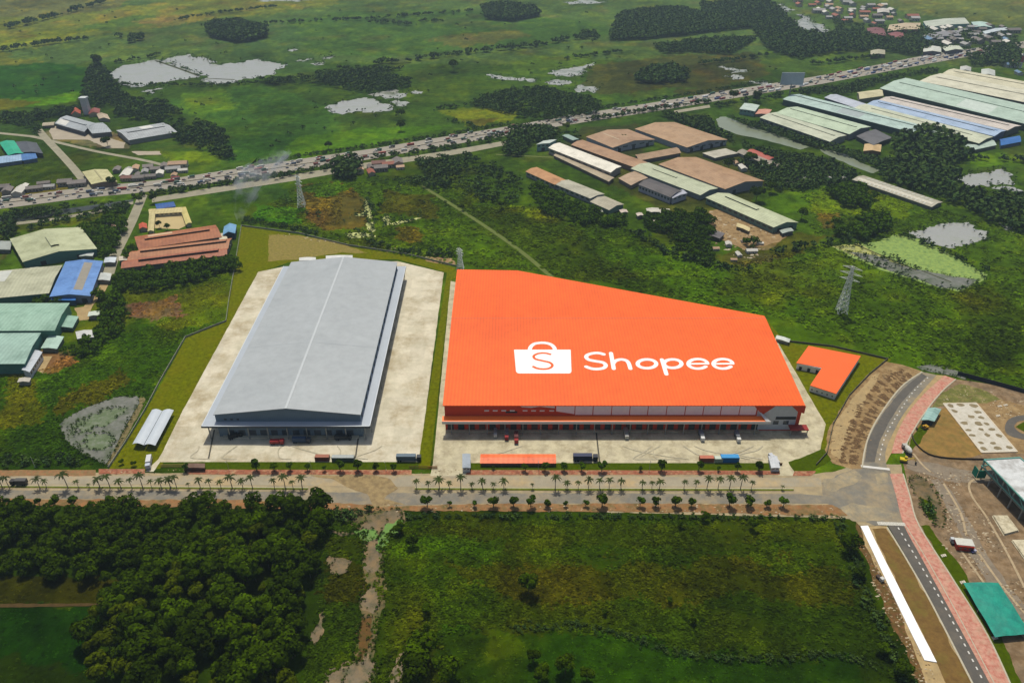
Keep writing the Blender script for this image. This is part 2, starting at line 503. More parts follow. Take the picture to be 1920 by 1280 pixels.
def land_color(x, y):
    d = np.hypot(x, y)
    c = np.empty(x.shape + (3,)); c[...] = A(70, 96, 36)
    big = fbm(x, y, 160, 3, 4)[..., None]
    c = c * (1 + 0.25 * big)
    for k, (poly, rgb, amp, st) in enumerate(LAND):
        wp = W([(p[0], max(p[1], -225)) for p in poly])
        xs = [p[0] for p in wp]; ysl = [p[1] for p in wp]
        m = (x > min(xs) - amp * 2) & (x < max(xs) + amp * 2) & (y > min(ysl) - amp * 2) & (y < max(ysl) + amp * 2)
        if not m.any(): continue
        xm, ym = x[m], y[m]
        wx = xm + amp * 1.5 * (fbm(xm, ym, amp * 2.4, 20 + k, 5) + rng.normal(0, 0.09, xm.shape))
        wy = ym + amp * 1.5 * (fbm(xm, ym, amp * 2.4, 60 + k, 5) + rng.normal(0, 0.09, xm.shape))
        ins = pip(wx, wy, wp)
        cc = c[m]
        cc[ins] = cc[ins] * (1 - st) + np.array(A(*rgb)) * st
        c[m] = cc
    # natural patchiness: damp dark, dry yellow, reddish weeds
    n1 = fbm(x, y, 38, 7, 4); n2 = fbm(x, y, 22, 31, 4); n3 = fbm(x, y, 60, 45, 3)
    n4 = fbm(x, y, 9, 71, 3); n5 = fbm(x, y, 110, 83, 4)
    c = c * (1 + 0.42 * n1[..., None] + .42 * n4[..., None] + .45 * n5[..., None])
    f = np.clip((n2 - 0.05) * 2.6, 0, 0.8)[..., None]
    c = c * (1 - f) + c * np.array([1.75, 1.45, 0.8]) * f
    f = np.clip((n3 - 0.2) * 2.0, 0, 0.5)[..., None]
    c = c * (1 - f) + c * np.array([1.5, 0.85, 1.3]) * f
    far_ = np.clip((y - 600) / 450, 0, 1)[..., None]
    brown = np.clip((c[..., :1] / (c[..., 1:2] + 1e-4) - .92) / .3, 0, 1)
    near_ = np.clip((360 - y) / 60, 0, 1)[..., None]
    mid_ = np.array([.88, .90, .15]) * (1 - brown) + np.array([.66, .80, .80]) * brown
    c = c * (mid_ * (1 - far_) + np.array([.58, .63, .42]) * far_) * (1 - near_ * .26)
    return np.clip(c, 0.0005, 0.8)
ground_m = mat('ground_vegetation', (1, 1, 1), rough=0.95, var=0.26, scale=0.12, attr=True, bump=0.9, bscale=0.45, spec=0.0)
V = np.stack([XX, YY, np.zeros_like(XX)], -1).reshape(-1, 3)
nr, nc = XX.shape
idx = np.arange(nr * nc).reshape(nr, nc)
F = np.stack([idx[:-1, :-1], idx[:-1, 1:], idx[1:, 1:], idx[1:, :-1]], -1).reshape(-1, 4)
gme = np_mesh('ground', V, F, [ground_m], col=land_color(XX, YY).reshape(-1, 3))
tag(link('ground', gme), kind='structure')

# ================================================================ MATERIALS
concrete = mat('concrete', A(216, 207, 184), 0.9, 0.03, 0.05, col2=A(200, 192, 168), bump=0.05, bscale=3, dcol=A(166, 150, 116), dscale=0.04, dvar=1.0, slabs=(11.0, 16.0, .05))
concrete_o = mat('weathered_concrete', A(204, 194, 162), 0.9, 0.06, 0.10, col2=A(188, 178, 150), dcol=A(140, 126, 96), dscale=0.11, dvar=0.8, slabs=(9.0, 12.0, .05))
lawn = mat('mown_grass', A(106, 112, 0), 0.95, 0.10, 0.25, col2=A(86, 92, 0), bump=0.3, bscale=1.2, dcol=A(112, 104, 6), dscale=0.05, dvar=0.6, spec=0.0)
verge_g = mat('verge_grass', A(68, 84, 0), 0.95, 0.15, 0.4, bump=0.3, bscale=1.5, spec=0.0)
redpath = mat('red_brick_path', A(158, 94, 68), 0.9, 0.15, 0.3, col2=A(138, 82, 58), dcol=A(190, 160, 120), dscale=0.25, dvar=0.8)
pinkpath = mat('pink_paving', A(202, 150, 130), 0.9, 0.08, 0.3, col2=A(184, 112, 94), dcol=A(188, 156, 130), dscale=0.16, dvar=0.9)
dirt = mat('bare_dirt', A(160, 134, 92), 0.95, 0.12, 0.12, col2=A(142, 114, 74), bump=0.3, bscale=1.0, dcol=A(112, 86, 52), dscale=0.2, dvar=0.7)
sand = mat('sandy_verge', A(178, 152, 106), 0.95, 0.10, 0.15, col2=A(170, 148, 106), dcol=A(140, 120, 86), dscale=0.2, dvar=0.6)
mud = mat('construction_mud', A(146, 122, 92), 0.9, 0.14, 0.12, col2=A(120, 96, 66), bump=0.4, bscale=0.8, dcol=A(104, 92, 74), dscale=0.08, dvar=0.8)
ochre = mat('ochre_soil', A(150, 116, 58), 0.95, 0.10, 0.15, col2=A(130, 104, 50), dcol=A(104, 100, 44), dscale=0.12, dvar=0.7)
furrow_m = mat('ploughed_soil', A(112, 86, 54), 0.95, 0.22, 0.5, col2=A(92, 68, 40), bump=0.5, bscale=0.8)
asphalt = mat('asphalt', A(92, 88, 82), 0.85, 0.07, 0.15, dcol=A(120, 110, 96), dscale=0.1, dvar=0.5)
dusty = mat('dusty_asphalt', A(122, 118, 108), 0.9, 0.08, 0.10, col2=A(136, 128, 112), dcol=A(168, 148, 112), dscale=0.045, dvar=0.95)
dusty2 = mat('dusty_road', A(158, 142, 112), 0.9, 0.07, 0.08, col2=A(176, 158, 120), dcol=A(140, 130, 106), dscale=0.06, dvar=0.8)
hwy = mat('highway_concrete', A(156, 149, 136), 0.9, 0.08, 0.05, dcol=A(140, 130, 120), dscale=0.05, dvar=0.7)
lane = mat('pale_lane', A(152, 146, 124), 0.9, 0.12, 0.1)
white_paint = mat('white_road_paint', A(215, 212, 205), 0.8, 0.05, 1)
kerb_m = mat('kerb_concrete', A(186, 178, 156), 0.9, 0.08, 0.5)
water = mat('pond_water', A(166, 166, 160), 0.2, 0.05, 0.05, spec=0.5, dcol=A(128, 136, 104), dscale=.05, dvar=.5)  # pale grey base stands in for the reflected sky
marshy = mat('marshy_water', A(168, 168, 160), 0.2, 0.05, 0.05, spec=0.3, dcol=A(62, 84, 30), dscale=.045, dvar=1.0)  # sky reflection put into the pale base colour here too
water_g = mat('murky_pond', A(124, 124, 116), 0.3, 0.10, 0.12, col2=A(112, 114, 104), dcol=A(66, 84, 40), dscale=0.07, dvar=0.9, spec=0.12)
river_m = mat('river_water', A(128, 136, 112), 0.25, 0.04, 0.03, spec=0.4)
algae = mat('algae_mat', A(146, 168, 76), 0.8, 0.10, 0.3, col2=A(122, 152, 78), dcol=A(84, 116, 56), dscale=0.22, dvar=1.0)
green_algae = mat('bright_algae', A(104, 146, 62), 0.8, 0.15, 0.2, dcol=A(92, 96, 60), dscale=.2, dvar=1)
limeweed = mat('pale_lime_weed', A(190, 194, 124), 0.9, 0.08, 0.3, dcol=A(84, 96, 24), dscale=.12, dvar=1.0)
muddy = mat('muddy_water', A(112, 98, 74), 0.4, 0.14, 0.1, col2=A(128, 106, 72), dcol=A(54, 62, 20), dscale=0.14, dvar=1.0, spec=0.1)
red_mud = mat('red_mud', A(98, 70, 26), 0.9, 0.15, 0.3, dcol=A(60, 66, 14), dscale=.2, dvar=1.0)

# ================================================================ SETTING SHEETS
Z1, Z2, Z3, Z4, Z5 = 0.02, 0.05, 0.08, 0.11, 0.14
# lawns round the warehouses
sheet('lawn', [(453,424),(560,440),(650,462),(760,478),(857,503),(840,512),(745,486),(540,492),(484,512),(420,645),(345,790),(300,878),(205,878),(240,825),(275,768),(350,632),(425,603),(437,522)], Z1, lawn, jit=0.5)
sheet('lawn', [(1435,596),(1470,640),(1500,646),(1560,650),(1650,668),(1672,674),(1650,690),(1600,735),(1565,790),(1548,840),(1535,866),(1490,884),(1470,872),(1540,800),(1462,645)], Z1, lawn, jit=0.5)
sheet('bare_soil', [(502,440),(560,441),(640,456),(690,475),(640,474),(560,485),(505,490)], Z2, mat('lawn_soil', A(140, 122, 62), 0.95, 0.12, 0.3, col2=A(118, 112, 30)), jit=2.5)
sheet('bare_soil', [(790,480),(850,484),(858,500),(800,490)], Z2, dirt, jit=1.5)
# concrete yards
sheet('yard', [(484,510),(533,500),(745,490),(832,511),(786,866),(300,866),(288,884),(272,884),(298,860),(340,775)], Z3, concrete, jit=0.25)
sheet('yard', [(845,527),(1455,635),(1548,795),(1538,842),(1512,864),(1485,868),(1492,892),(1460,892),(1440,868),(885,868),(872,894),(806,894),(812,868)], Z3, concrete_o, jit=0.25)
sheet('green_strip', [(838,512),(857,505),(856,520),(845,527),(806,880),(784,880),(787,850)], Z4, lawn, jit=0.2)
# frontage: verge, red path, carriageways
sheet('verge', [(352,866),(790,866),(770,882),(348,882)], Z4, verge_g)
sheet('verge', [(882,868),(1442,868),(1462,884),(886,882)], Z4, verge_g)
sheet('verge', [(1478,866),(1545,842),(1560,862),(1520,884),(1490,884)], Z4, verge_g, jit=0.8)
sheet('road', [(-300,885),(-300,944),(750,950),(1600,972),(1612,985),(1700,985),(1690,870),(1610,870),(1560,885),(1480,890)], Z2, dusty2, jit=0.6)
sheet('carriageway', smooth([(-300,893),(300,892),(700,893),(780,892),(1200,893),(1540,896)], 2) + [(1540,912),(1200,913),(780,912),(300,908),(-300,908)], Z3, mat('upper_carriageway', A(160, 150, 128), 0.9, 0.08, 0.08, dcol=A(188, 162, 116), dscale=0.05, dvar=1.0))
sheet('carriageway', [(-300,917),(580,922),(780,924),(1200,925),(1500,926),(1560,930),(1560,944),(1200,944),(900,944),(720,948),(500,938),(-300,932)], Z3, dusty, jit=0.4)
sheet('bare_soil', [(-300,881),(180,881),(180,892),(-300,893)], Z3, mat('reddish_verge', A(134, 110, 72), 0.95, 0.15, 0.3, col2=A(150, 106, 70)), jit=0.4)
sheet('red_path', [(185,879),(272,879),(272,888),(185,889)], Z4, redpath, jit=0.2)
sheet('red_path', [(350,880),(772,881),(772,890),(350,889)], Z4, redpath, jit=0.2)
sheet('red_path', [(880,881),(1462,882),(1462,890),(872,890)], Z4, redpath, jit=0.2)
sheet('red_path', [(1490,883),(1530,883),(1522,892),(1486,892)], Z4, redpath, jit=0.3)
sheet('bare_soil', [(-300,932),(500,938),(740,948),(900,944),(1200,944),(1560,946),(1600,968),(1300,960),(760,958),(640,955),(-300,942)], Z4, mat('orange_soil', A(144, 112, 74), 0.95, 0.15, 0.2, col2=A(150, 104, 62), dcol=A(88, 86, 44), dscale=0.12, dvar=0.95), jit=1.2)
sheet('mud_patch', [(575,890),(690,888),(730,900),(745,915),(720,935),(760,945),(700,950),(690,925),(640,905)], Z4, mat('wet_soil', A(150, 128, 84), 0.7, 0.12, 0.2, col2=A(128, 106, 68)), jit=3)
strip('median', [(-300,911),(0,911),(578,915)], [(-300,914),(0,914),(578,918)], 0.2, mat('median_hedge', A(98, 104, 20), 0.95, 0.2, 0.5), th=0.2)
strip('median', [(778,915),(1100,916),(1488,917)], [(778,918),(1100,920),(1488,920)], 0.2, MATS['median_hedge'], th=0.2)
strip('kerb', [(-300,909.6),(0,909.6),(578,913.6)], [(-300,911),(0,911),(578,915)], 0.15, kerb_m, th=0.15)
strip('kerb', [(778,913.4),(1100,914.4),(1488,915.4)], [(778,915),(1100,916),(1488,917)], 0.15, kerb_m, th=0.15)
# junction and curved boulevard on the right
sheet('junction', [(1540,905),(1600,878),(1668,878),(1690,940),(1700,985),(1640,985),(1590,965),(1545,940)], Z3, dusty, jit=1.0)
drift = mat('dust_drift', A(166, 150, 118), .95, .1, .15, col2=A(148, 138, 116), dcol=A(132, 126, 112), dscale=.12, dvar=1.0)
for q in ([(1545,900),(1600,880),(1618,893),(1600,905),(1570,925),(1550,920)], [(1575,952),(1600,940),(1640,948),(1682,964),(1665,976),(1600,976)], [(1640,888),(1662,886),(1660,905),(1645,915)]):
    sheet('sand_patch', q, Z4, drift, jit=3, step=1.5)
CL = smooth([(1729,697),(1690,725),(1655,770),(1632,810),(1621,845),(1616,880)], 6)
CR = smooth([(1756,703),(1725,738),(1695,775),(1673,815),(1660,850),(1664,882)], 6)
sheet('bare_soil', smooth([(1660,678),(1690,684),(1728,696)], 3) + CL[1:] + [(1612,885),(1560,868),(1545,850),(1556,800),(1590,745),(1625,703)], Z2, dirt, jit=0.8)
sheet('sand_patch', [(1556,850),(1562,800),(1590,755),(1640,700),(1652,700),(1600,790),(1575,860)], Z3, sand, jit=1.5)
sheet('road', CL + CR[::-1], Z4, dusty, jit=0)
sheet('asphalt_lane', [(1728,700),(1738,706),(1716,726),(1690,755),(1664,795),(1648,830),(1640,866),(1622,866),(1626,830),(1640,800),(1660,768),(1692,730)], Z5, asphalt, jit=0.25)
PL = smooth([(1771,704),(1738,733),(1704,772),(1682,812),(1671,850)], 6)
PR = smooth([(1792,711),(1765,735),(1735,772),(1708,815),(1692,850)], 6)
sheet('sandy_verge', CR[:-3] + [(1668,855)] + PL[::-1], Z3, sand)
sheet('pink_footpath', PL + PR[::-1], Z4 + .03, pinkpath)
sheet('pink_footpath', smooth([(1668,888),(1680,930),(1695,985),(1730,1050),(1790,1160),(1860,1290),(1900,1380)], 5) + smooth([(1935,1380),(1897,1290),(1850,1190),(1785,1085),(1722,985),(1705,930),(1692,888)], 5), Z4 + .03, pinkpath)
sheet('road', smooth([(1664,984),(1700,1045),(1748,1130),(1830,1290),(1880,1390)], 5) + smooth([(1925,1390),(1868,1290),(1800,1160),(1738,1050),(1697,984)], 5), Z4, asphalt)
ribbon('kerb', smooth([(1663,988),(1699,1047),(1746,1130),(1828,1290),(1876,1390)], 5), 0.9, 0, kerb_m, h=0.2)
ribbon('kerb', smooth([(1698,986),(1740,1053),(1801,1162),(1869,1290),(1926,1390)], 5), 0.5, 0.12, kerb_m, h=0.12)
ribbon('kerb', smooth([(1898,1290),(1851,1190),(1786,1085),(1723,985),(1706,930),(1693,888)], 5), 0.8, 0.1, kerb_m, h=0.14)
ribbon('kerb', CL[:-1], 0.9, 0, kerb_m, h=0.28)
ribbon('kerb', PR, 0.8, 0.0, kerb_m, h=0.3)
ribbon('stop_line', [(1614,874),(1668,880)], 2.0, Z5 + .02, white_paint)
ribbon('crosswalk', [(1645,981),(1697,983)], 2.6, Z5 + .02, mat('worn_crosswalk', A(196, 192, 180), 0.8, 0.15, 0.9, stripe=((1, 0), 1.0, 0.12)))
# lane dashes as one painted marking each stretch
mb = MB(); ZD = Z5 * 1.6 + .16
def dashes(path, n, ln, wd):
    p = [Vector(q) for q in W(path)]
    seg = [(p[i + 1] - p[i]).length for i in range(len(p) - 1)]
    tot = sum(seg)
    for k in range(n):
        s0 = tot * (k + 0.4) / n
        i = 0
        while i < len(seg) - 1 and s0 > seg[i]: s0 -= seg[i]; i += 1
        d = (p[i + 1] - p[i]).normalized(); a = p[i] + d * s0; nn = Vector((-d.y, d.x)) * wd / 2
        b = a + d * ln
        mb.add([(*(a - nn), ZD), (*(b - nn), ZD), (*(b + nn), ZD), (*(a + nn), ZD)], [(0, 1, 2, 3)], white_paint)
dashes(smooth([(1681,985),(1720,1050),(1775,1145),(1850,1290)], 4), 24, 1.6, 0.7)
dashes(smooth([(1742,706),(1712,735),(1678,785),(1657,825),(1648,866)], 4), 22, 1.5, 0.7)
tag(mb.build('lane_markings'), kind='structure')
# land east of the boulevard
sheet('bare_soil', [(1612,985),(1664,986),(1700,1047),(1748,1132),(1830,1292),(1880,1390),(1790,1390),(1740,1292),(1680,1130),(1620,1020)], Z2, sand, jit=0.8)
sheet('dirt_verge', [(1634,990),(1662,990),(1698,1048),(1746,1135),(1828,1292),(1868,1380),(1820,1380),(1780,1292),(1730,1190),(1690,1110)], Z3, mat('brown_verge', A(122, 94, 46), 0.95, 0.14, 0.2, col2=A(112, 84, 40), dcol=A(96, 92, 30), dscale=0.1, dvar=0.8), jit=1.0)
sheet('bare_soil', [(1602,960),(1622,985),(1640,1050),(1700,1170),(1750,1290),(1790,1390),(1770,1390),(1725,1290),(1680,1180),(1635,1090),(1608,1010)], Z1, mat('rusty_bank', A(112, 78, 42), 0.95, 0.2, 0.3, col2=A(84, 72, 24)), jit=2.0)
sheet('construction_ground', [(1694,870),(1708,815),(1735,772),(1765,735),(1792,711),(1830,716),(2100,760),(2300,900),(2500,1400),(1960,1400),(1897,1290),(1850,1190),(1785,1085),(1722,985),(1705,930)], Z1, mud, jit=0.4)
sheet('ochre_ground', [(1712,812),(1740,775),(1790,757),(1850,848),(1800,862),(1760,858),(1725,845)], Z2, ochre, jit=1.2)
sheet('ochre_ground', [(1830,757),(1860,745),(1920,760),(1990,800),(1990,860),(1906,850)], Z2, dirt, jit=1.5)
sheet('grass_patch', [(1766,737),(1800,720),(1850,735),(1880,750),(1850,757),(1790,755),(1740,768)], Z3, mat('weedy_grass', A(104, 106, 44), 0.95, 0.2, 0.2, dcol=A(160, 142, 96), dscale=0.15, dvar=0.9, bump=.3), jit=2.5)
sheet('grass_patch', [(1714,812),(1740,775),(1748,790),(1726,828),(1700,850)], Z3, verge_g, jit=1)
sheet('grass_patch', [(1726,985),(1740,985),(1800,1060),(1880,1200),(1920,1290),(1900,1290),(1850,1192),(1787,1087)], Z2 + .01, verge_g, jit=1)
sheet('service_road', smooth([(1990,775),(1920,778),(1893,785),(1884,800),(1890,815),(1920,824),(1990,835)], 4) + smooth([(1990,822),(1925,815),(1905,805),(1903,796),(1920,788),(1990,788)], 4), Z3, asphalt)
sheet('grass_patch', [(1904,800),(1922,790),(1990,792),(1990,818),(1925,812)], Z4, verge_g, jit=.6)
sheet('water', [(1702,900),(1714,888),(1738,900),(1760,935),(1772,975),(1760,990),(1744,965),(1722,935)], Z2 + .01, muddy, jit=1.2)
sheet('grass_patch', [(1722,930),(1745,940),(1755,970),(1742,975)], Z3, verge_g, jit=1.5)
sheet('gravel_road', smooth([(1700,862),(1740,866),(1800,880),(1850,884),(1990,880)], 3) + [(1990,905),(1850,905),(1790,905),(1720,885),(1700,878)], Z2, mat('grey_mud', A(132, 118, 100), 0.9, 0.12, 0.2, dcol=A(150, 140, 122), dscale=.15, dvar=.8), jit=1)
sheet('wet_track', smooth([(1745,900),(1775,950),(1800,1000),(1830,1060),(1880,1130),(1940,1200)], 4) + smooth([(1960,1180),(1900,1110),(1850,1040),(1820,980),(1790,930),(1765,895)], 4), Z2, MATS['grey_mud'], jit=1)
for k, tr in enumerate([[(1768,905),(1800,960),(1812,1005)], [(1800,1030),(1850,1100),(1900,1170),(1935,1210)], [(1830,1030),(1880,1100),(1930,1160)], [(1712,850),(1730,872),(1745,885)], [(1840,895),(1818,905),(1822,930),(1850,970),(1890,1040),(1925,1110)]]):
    ribbon('tyre_track', smooth(tr, 5), 1.3, Z4, mat('dry_track', A(176, 156, 124), .95, .12, .4))
sheet('water', [(1718,688),(1745,683),(1775,688),(1800,698),(1812,712),(1792,706),(1760,700),(1730,694)], Z3, water_g, jit=0.8)
# highway and lower service lane
HU = [(-300,408),(0,372),(170,350),(250,343),(330,334),(480,311),(600,293),(700,279),(800,262),(960,236),(1060,218),(1210,195),(1440,158),(1540,142),(1640,123),(1740,103),(1860,86),(2050,60)]
HL = [(-300,428),(0,392),(170,370),(250,363),(330,353),(480,332),(600,313),(700,298),(800,280),(960,253),(1060,235),(1210,212),(1440,174),(1540,158),(1640,139),(1740,120),(1860,99),(2050,72)]
strip('highway', HU, HL, Z3, hwy)
HM = [((a[0] + b[0]) / 2, a[1] * .5 + b[1] * .5) for a, b in zip(HU, HL)]
ribbon('highway_barrier', HM, 1.0, Z4, kerb_m, h=0.8, kind='structure')
strip('canal', [(285,371),(480,338),(560,326),(640,312),(780,292),(880,276),(960,262)], [(285,380),(480,350),(560,338),(650,322),(790,300),(885,285),(960,270)], Z2, lane)
for a, b in [([(1040,232),(1085,226)], [(1042,238),(1088,231)]), ([(1130,218),(1190,209)], [(1132,224),(1192,215)]), ([(1262,208),(1330,197)], [(1264,213),(1332,202)])]:
    strip('canal', a, b, Z2, lane)
strip('canal', [(-60,425),(0,408),(100,395),(250,374)], [(-60,440),(0,422),(100,405),(250,381)], Z2, mat('dark_canal', A(44, 52, 44), .4, .1, .1))
strip('road', [(30,417),(100,409),(180,395),(250,378)], [(30,422),(100,414),(180,400),(250,383)], Z3, lane)
ribbon('road', smooth([(170,356),(140,318),(110,285),(88,262),(72,243)], 4), 9, Z3, lane)
ribbon('road', [(88,262),(60,256),(0,250),(-80,242)], 7, Z2, lane)
ribbon('road', smooth([(95,264),(180,284),(280,303),(345,322)], 4), 6, Z2, lane)
ribbon('road', smooth([(268,366),(245,420),(215,480),(203,515)], 4), 10, Z3, lane)
ribbon('road', smooth([(205,508),(190,545),(165,575),(158,600)], 4), 7, Z2, sand)
ribbon('path', smooth([(790,348),(860,392),(930,438),(985,478),(1035,520)], 5), 4.5, Z2, mat('grassy_path', A(96, 108, 44), .95, .1, .2))
ribbon('path', [(1130,300),(930,290)], 4, Z2, MATS['grassy_path'])
sheet('dirt_yard', [(1330,395),(1365,388),(1400,410),(1480,440),(1460,455),(1400,470),(1330,440)], Z2, dirt, jit=2)
sheet('dirt_yard', [(92,246),(100,236),(160,246),(235,268),(232,278),(200,278),(165,262),(100,262)], Z2, mat('pale_yard', A(172, 160, 140), .9, .08, .05), jit=1)
sheet('dirt_yard', [(245,284),(300,284),(303,290),(260,291)], Z2, MATS['pale_yard'], jit=1.5)
sheet('dirt_yard', [(280,392),(348,388),(360,418),(335,430),(288,428)], Z2, mat('tan_court', A(190, 170, 122), .9, .05, .05))
sheet('dirt_yard', [(60,690),(75,668),(98,668),(80,700)], Z2, sand, jit=.5)
sheet('dirt_yard', [(150,600),(140,578),(160,575),(165,600)], Z2, sand, jit=1)
# ponds
PONDS = [
 [(197,136),(233,124),(290,113),(338,126),(372,142),(330,153),(240,165),(215,150)],
 [(299,114),(355,102),(368,109),(385,111),(410,122),(440,119),(480,112),(520,118),(538,122),(515,138),(480,148),(400,160),(378,151),(385,145),(342,127)],
 [(265,172),(300,166),(285,177)], [(367,108),(405,118),(375,113)],
 [(612,200),(640,190),(685,184),(700,190),(725,194),(737,205),(700,213),(680,207),(660,212),(620,214)],
 [(688,178),(740,168),(765,175),(745,185),(715,183)], [(738,190),(765,193),(755,201)], [(775,172),(792,172),(785,176)],
 [(912,140),(945,143),(1012,150),(1005,155),(960,152),(925,146)], [(1030,136),(1060,130),(1115,118),(1112,124),(1075,143),(1040,143)],
 [(1018,155),(1045,150),(1070,155),(1045,160)], [(1078,168),(1090,160),(1125,168),(1115,174)],
 [(1350,125),(1375,130),(1400,134),(1372,138)], [(1355,143),(1385,142),(1390,148),(1375,150)], [(1395,154),(1425,152),(1435,156),(1410,158)],
 [(553,114),(580,111),(575,116)], [(580,120),(612,116),(600,122)], [(600,108),(630,105),(620,110)], [(545,96),(556,92),(550,98)],
 [(480,3),(545,-4),(600,-2),(560,4)], [(1055,5),(1105,1),(1135,4),(1100,9)],
 [(1463,8),(1478,14),(1482,25),(1468,22)], [(1490,42),(1500,27),(1520,35),(1545,50),(1562,58),(1540,63),(1510,57)],
 [(1800,336),(1835,325),(1880,316),(1900,328),(1895,345),(1850,350),(1815,348)], [(1858,353),(1900,350),(1918,360),(1890,360)],
 [(1702,438),(1760,420),(1815,417),(1830,430),(1855,435),(1850,447),(1780,467)], [(1873,417),(1905,425),(1900,437),(1880,430)],
]
for i, p in enumerate(PONDS):
    k = 60 / max(40, min(q[1] for q in p) + 100)
    ym_ = sum(q[1] for q in p) / len(p)
    dd = G(960, ym_ - 1)[1] - G(960, ym_)[1]
    sheet('pond', p, Z2, marshy if 4 < i < 23 and i not in (7,) else water, jit=2.5 + dd * 2.6, step=1.5 + dd * .4)
sheet('river', smooth([(1343,224),(1360,219),(1400,235),(1460,254),(1517,276)], 3) + smooth([(1500,281),(1430,262),(1385,253),(1350,240)], 3), Z2, river_m, jit=1.5)
sheet('river', smooth([(1538,280),(1575,286),(1610,303),(1650,320)], 3) + smooth([(1635,325),(1590,308),(1545,288)], 3), Z2, river_m, jit=1.5)
sheet('algae_pond', [(1558,463),(1610,458),(1650,452),(1662,446),(1680,440),(1720,447),(1780,475),(1850,515),(1845,525),(1800,547),(1760,540),(1700,520),(1680,515),(1650,505),(1590,480)], Z2, algae, jit=1.5)
sheet('algae_pond', [(1560,462),(1610,457),(1652,478),(1716,506),(1700,512),(1650,492),(1600,480)], Z2 + .01, mat('yellow_algae', A(166, 168, 84), .8, .1, .3, dcol=A(140, 142, 118), dscale=.15, dvar=1.0), jit=1.2)
sheet('pond', [(1590,472),(1640,478),(1700,500),(1770,515),(1835,525),(1800,545),(1762,538),(1700,518),(1650,502)], Z3, water_g, jit=2.5)
ribbon('dyke', [(292,114),(330,127),(374,143)], 5.0, Z4, mat('dyke_soil', A(62, 66, 30), .95, .2, .3))
ribbon('dyke', [(378,150),(400,148),(440,150)], 4.0, Z4, MATS['dyke_soil'])
ribbon('dyke', [(1603,459),(1660,482),(1718,507)], 2.0, Z4, mat('dyke_soil', A(62, 66, 30), .95, .2, .3))
ribbon('dyke', [(1728,508),(1783,529)], 1.6, Z4, MATS['dyke_soil'])
sheet('pond', [(112,797),(122,785),(160,765),(215,745),(262,740),(266,748),(235,800),(205,862),(198,870),(170,858),(140,840),(122,825)], Z2, water_g, jit=1.0)
for q in ([(150,790),(200,765),(235,768),(215,790),(180,800),(150,815)], [(160,820),(200,812),(215,825),(195,845),(165,840)], [(130,800),(150,785),(150,800),(135,815)]):
    sheet('algae_patch', q, Z2 + .01, mat('pond_weed', A(96, 112, 76), .8, .15, .2, dcol=A(120, 122, 112), dscale=.2, dvar=1.0), jit=5, step=1.0)
sheet('bank', [(262,741),(272,748),(268,762),(212,868),(200,872),(236,800),(262,755)], Z3, mat('pond_bank', A(126, 112, 76), .95, .2, .4, col2=A(98, 92, 48)), jit=.8)
for p in [[(683,376),(690,374),(694,388),(697,412),(688,408),(686,392)], [(688,418),(702,416),(705,432),(698,436),(688,430)], [(645,438),(660,436),(700,438),(705,444),(660,446)], [(663,402),(686,398),(686,404),(666,406)], [(718,412),(726,405),(734,420),(722,424)], [(733,418),(790,407),(792,410),(740,422)]]:
    sheet('algae_patch', p, Z2, limeweed, jit=2.6, step=1.0)
sheet('dirt_track', [(640,958),(752,955),(756,980),(735,1004),(722,1020),(716,1060),(722,1100),(712,1150),(704,1200),(712,1300),(640,1310),(662,1235),(670,1160),(676,1100),(684,1060),(680,1000),(650,978)], Z1, mat('wet_track_soil', A(92, 84, 44), .8, .2, .2, col2=A(120, 98, 60), dcol=A(56, 72, 16), dscale=.12, dvar=1.0), jit=2.5)
for p in [[(695,965),(750,955),(756,975),(735,1000),(712,1000),(712,1050),(715,1070),(695,1078),(680,1062),(686,1030),(688,1000),(672,990)], [(672,1125),(690,1100),(705,1095),(712,1120),(700,1150),(680,1145)], [(668,1240),(690,1225),(700,1250),(690,1300),(640,1310),(600,1290),(610,1255)], [(617,1042),(660,1052),(645,1075),(630,1080),(612,1060)], [(598,1150),(610,1142),(605,1185),(588,1210),(582,1185)], [(612,992),(645,998),(690,990),(688,1000),(640,1004)], [(770,1200),(765,1250),(740,1300),(728,1295),(745,1230)]]:
    sheet('muddy_water', p, Z2, muddy, jit=2.6, step=1.4)
for p in [[(664,998),(700,990),(712,1005),(690,1018)], [(722,985),(755,975),(752,995),(728,1010),(720,1030),(706,1025),(712,1005)]]:
    sheet('algae_patch', p, Z3, green_algae, jit=2.4, step=1.2)
sheet('red_mud', [(675,1155),(700,1155),(694,1215),(676,1240),(664,1238)], Z2, red_mud, jit=2.6, step=1.3)
sheet('bank', [(0,1132),(210,1130),(212,1136),(0,1138)], Z2, mat('brown_bank', A(74, 56, 20), .95, .2, .4), jit=.5)

# ================================================================ PART 2
#PART2
# ================================================================ BUILDING KIT
def V3(px, h): 
    return Vector(G3(px[0], px[1], h))
def wallpieces(root, loc, name, p0, p1, n, wd, z0, z1, m, out, t=0.12, off=0.5):
    """n separate openings along a wall line, each its own part"""
    p0, p1 = Vector(p0).to_2d(), Vector(p1).to_2d()
    d = (p1 - p0); L_ = d.length; d.normalize()
    nn = Vector((d.y, -d.x)) * out
    for k in range(n):
        c = p0 + d * (L_ * (k + off) / n)
        a, b = c - d * wd / 2, c + d * wd / 2
        mb = MB()
        mb.prism([tuple(a - nn * .05), tuple(b - nn * .05), tuple(b + nn * t), tuple(a + nn * t)], z0, z1, m)
        mb.build(name, root, loc=loc)
dark = mat('dark_opening', (0.02, 0.022, 0.025), .6, 0)
glass = mat('window_glass', (0.05, 0.06, 0.07), .15, 0, spec=.6)
steel = mat('galvanised_steel', A(150, 152, 150), .5, .06, 1, metal=.3)
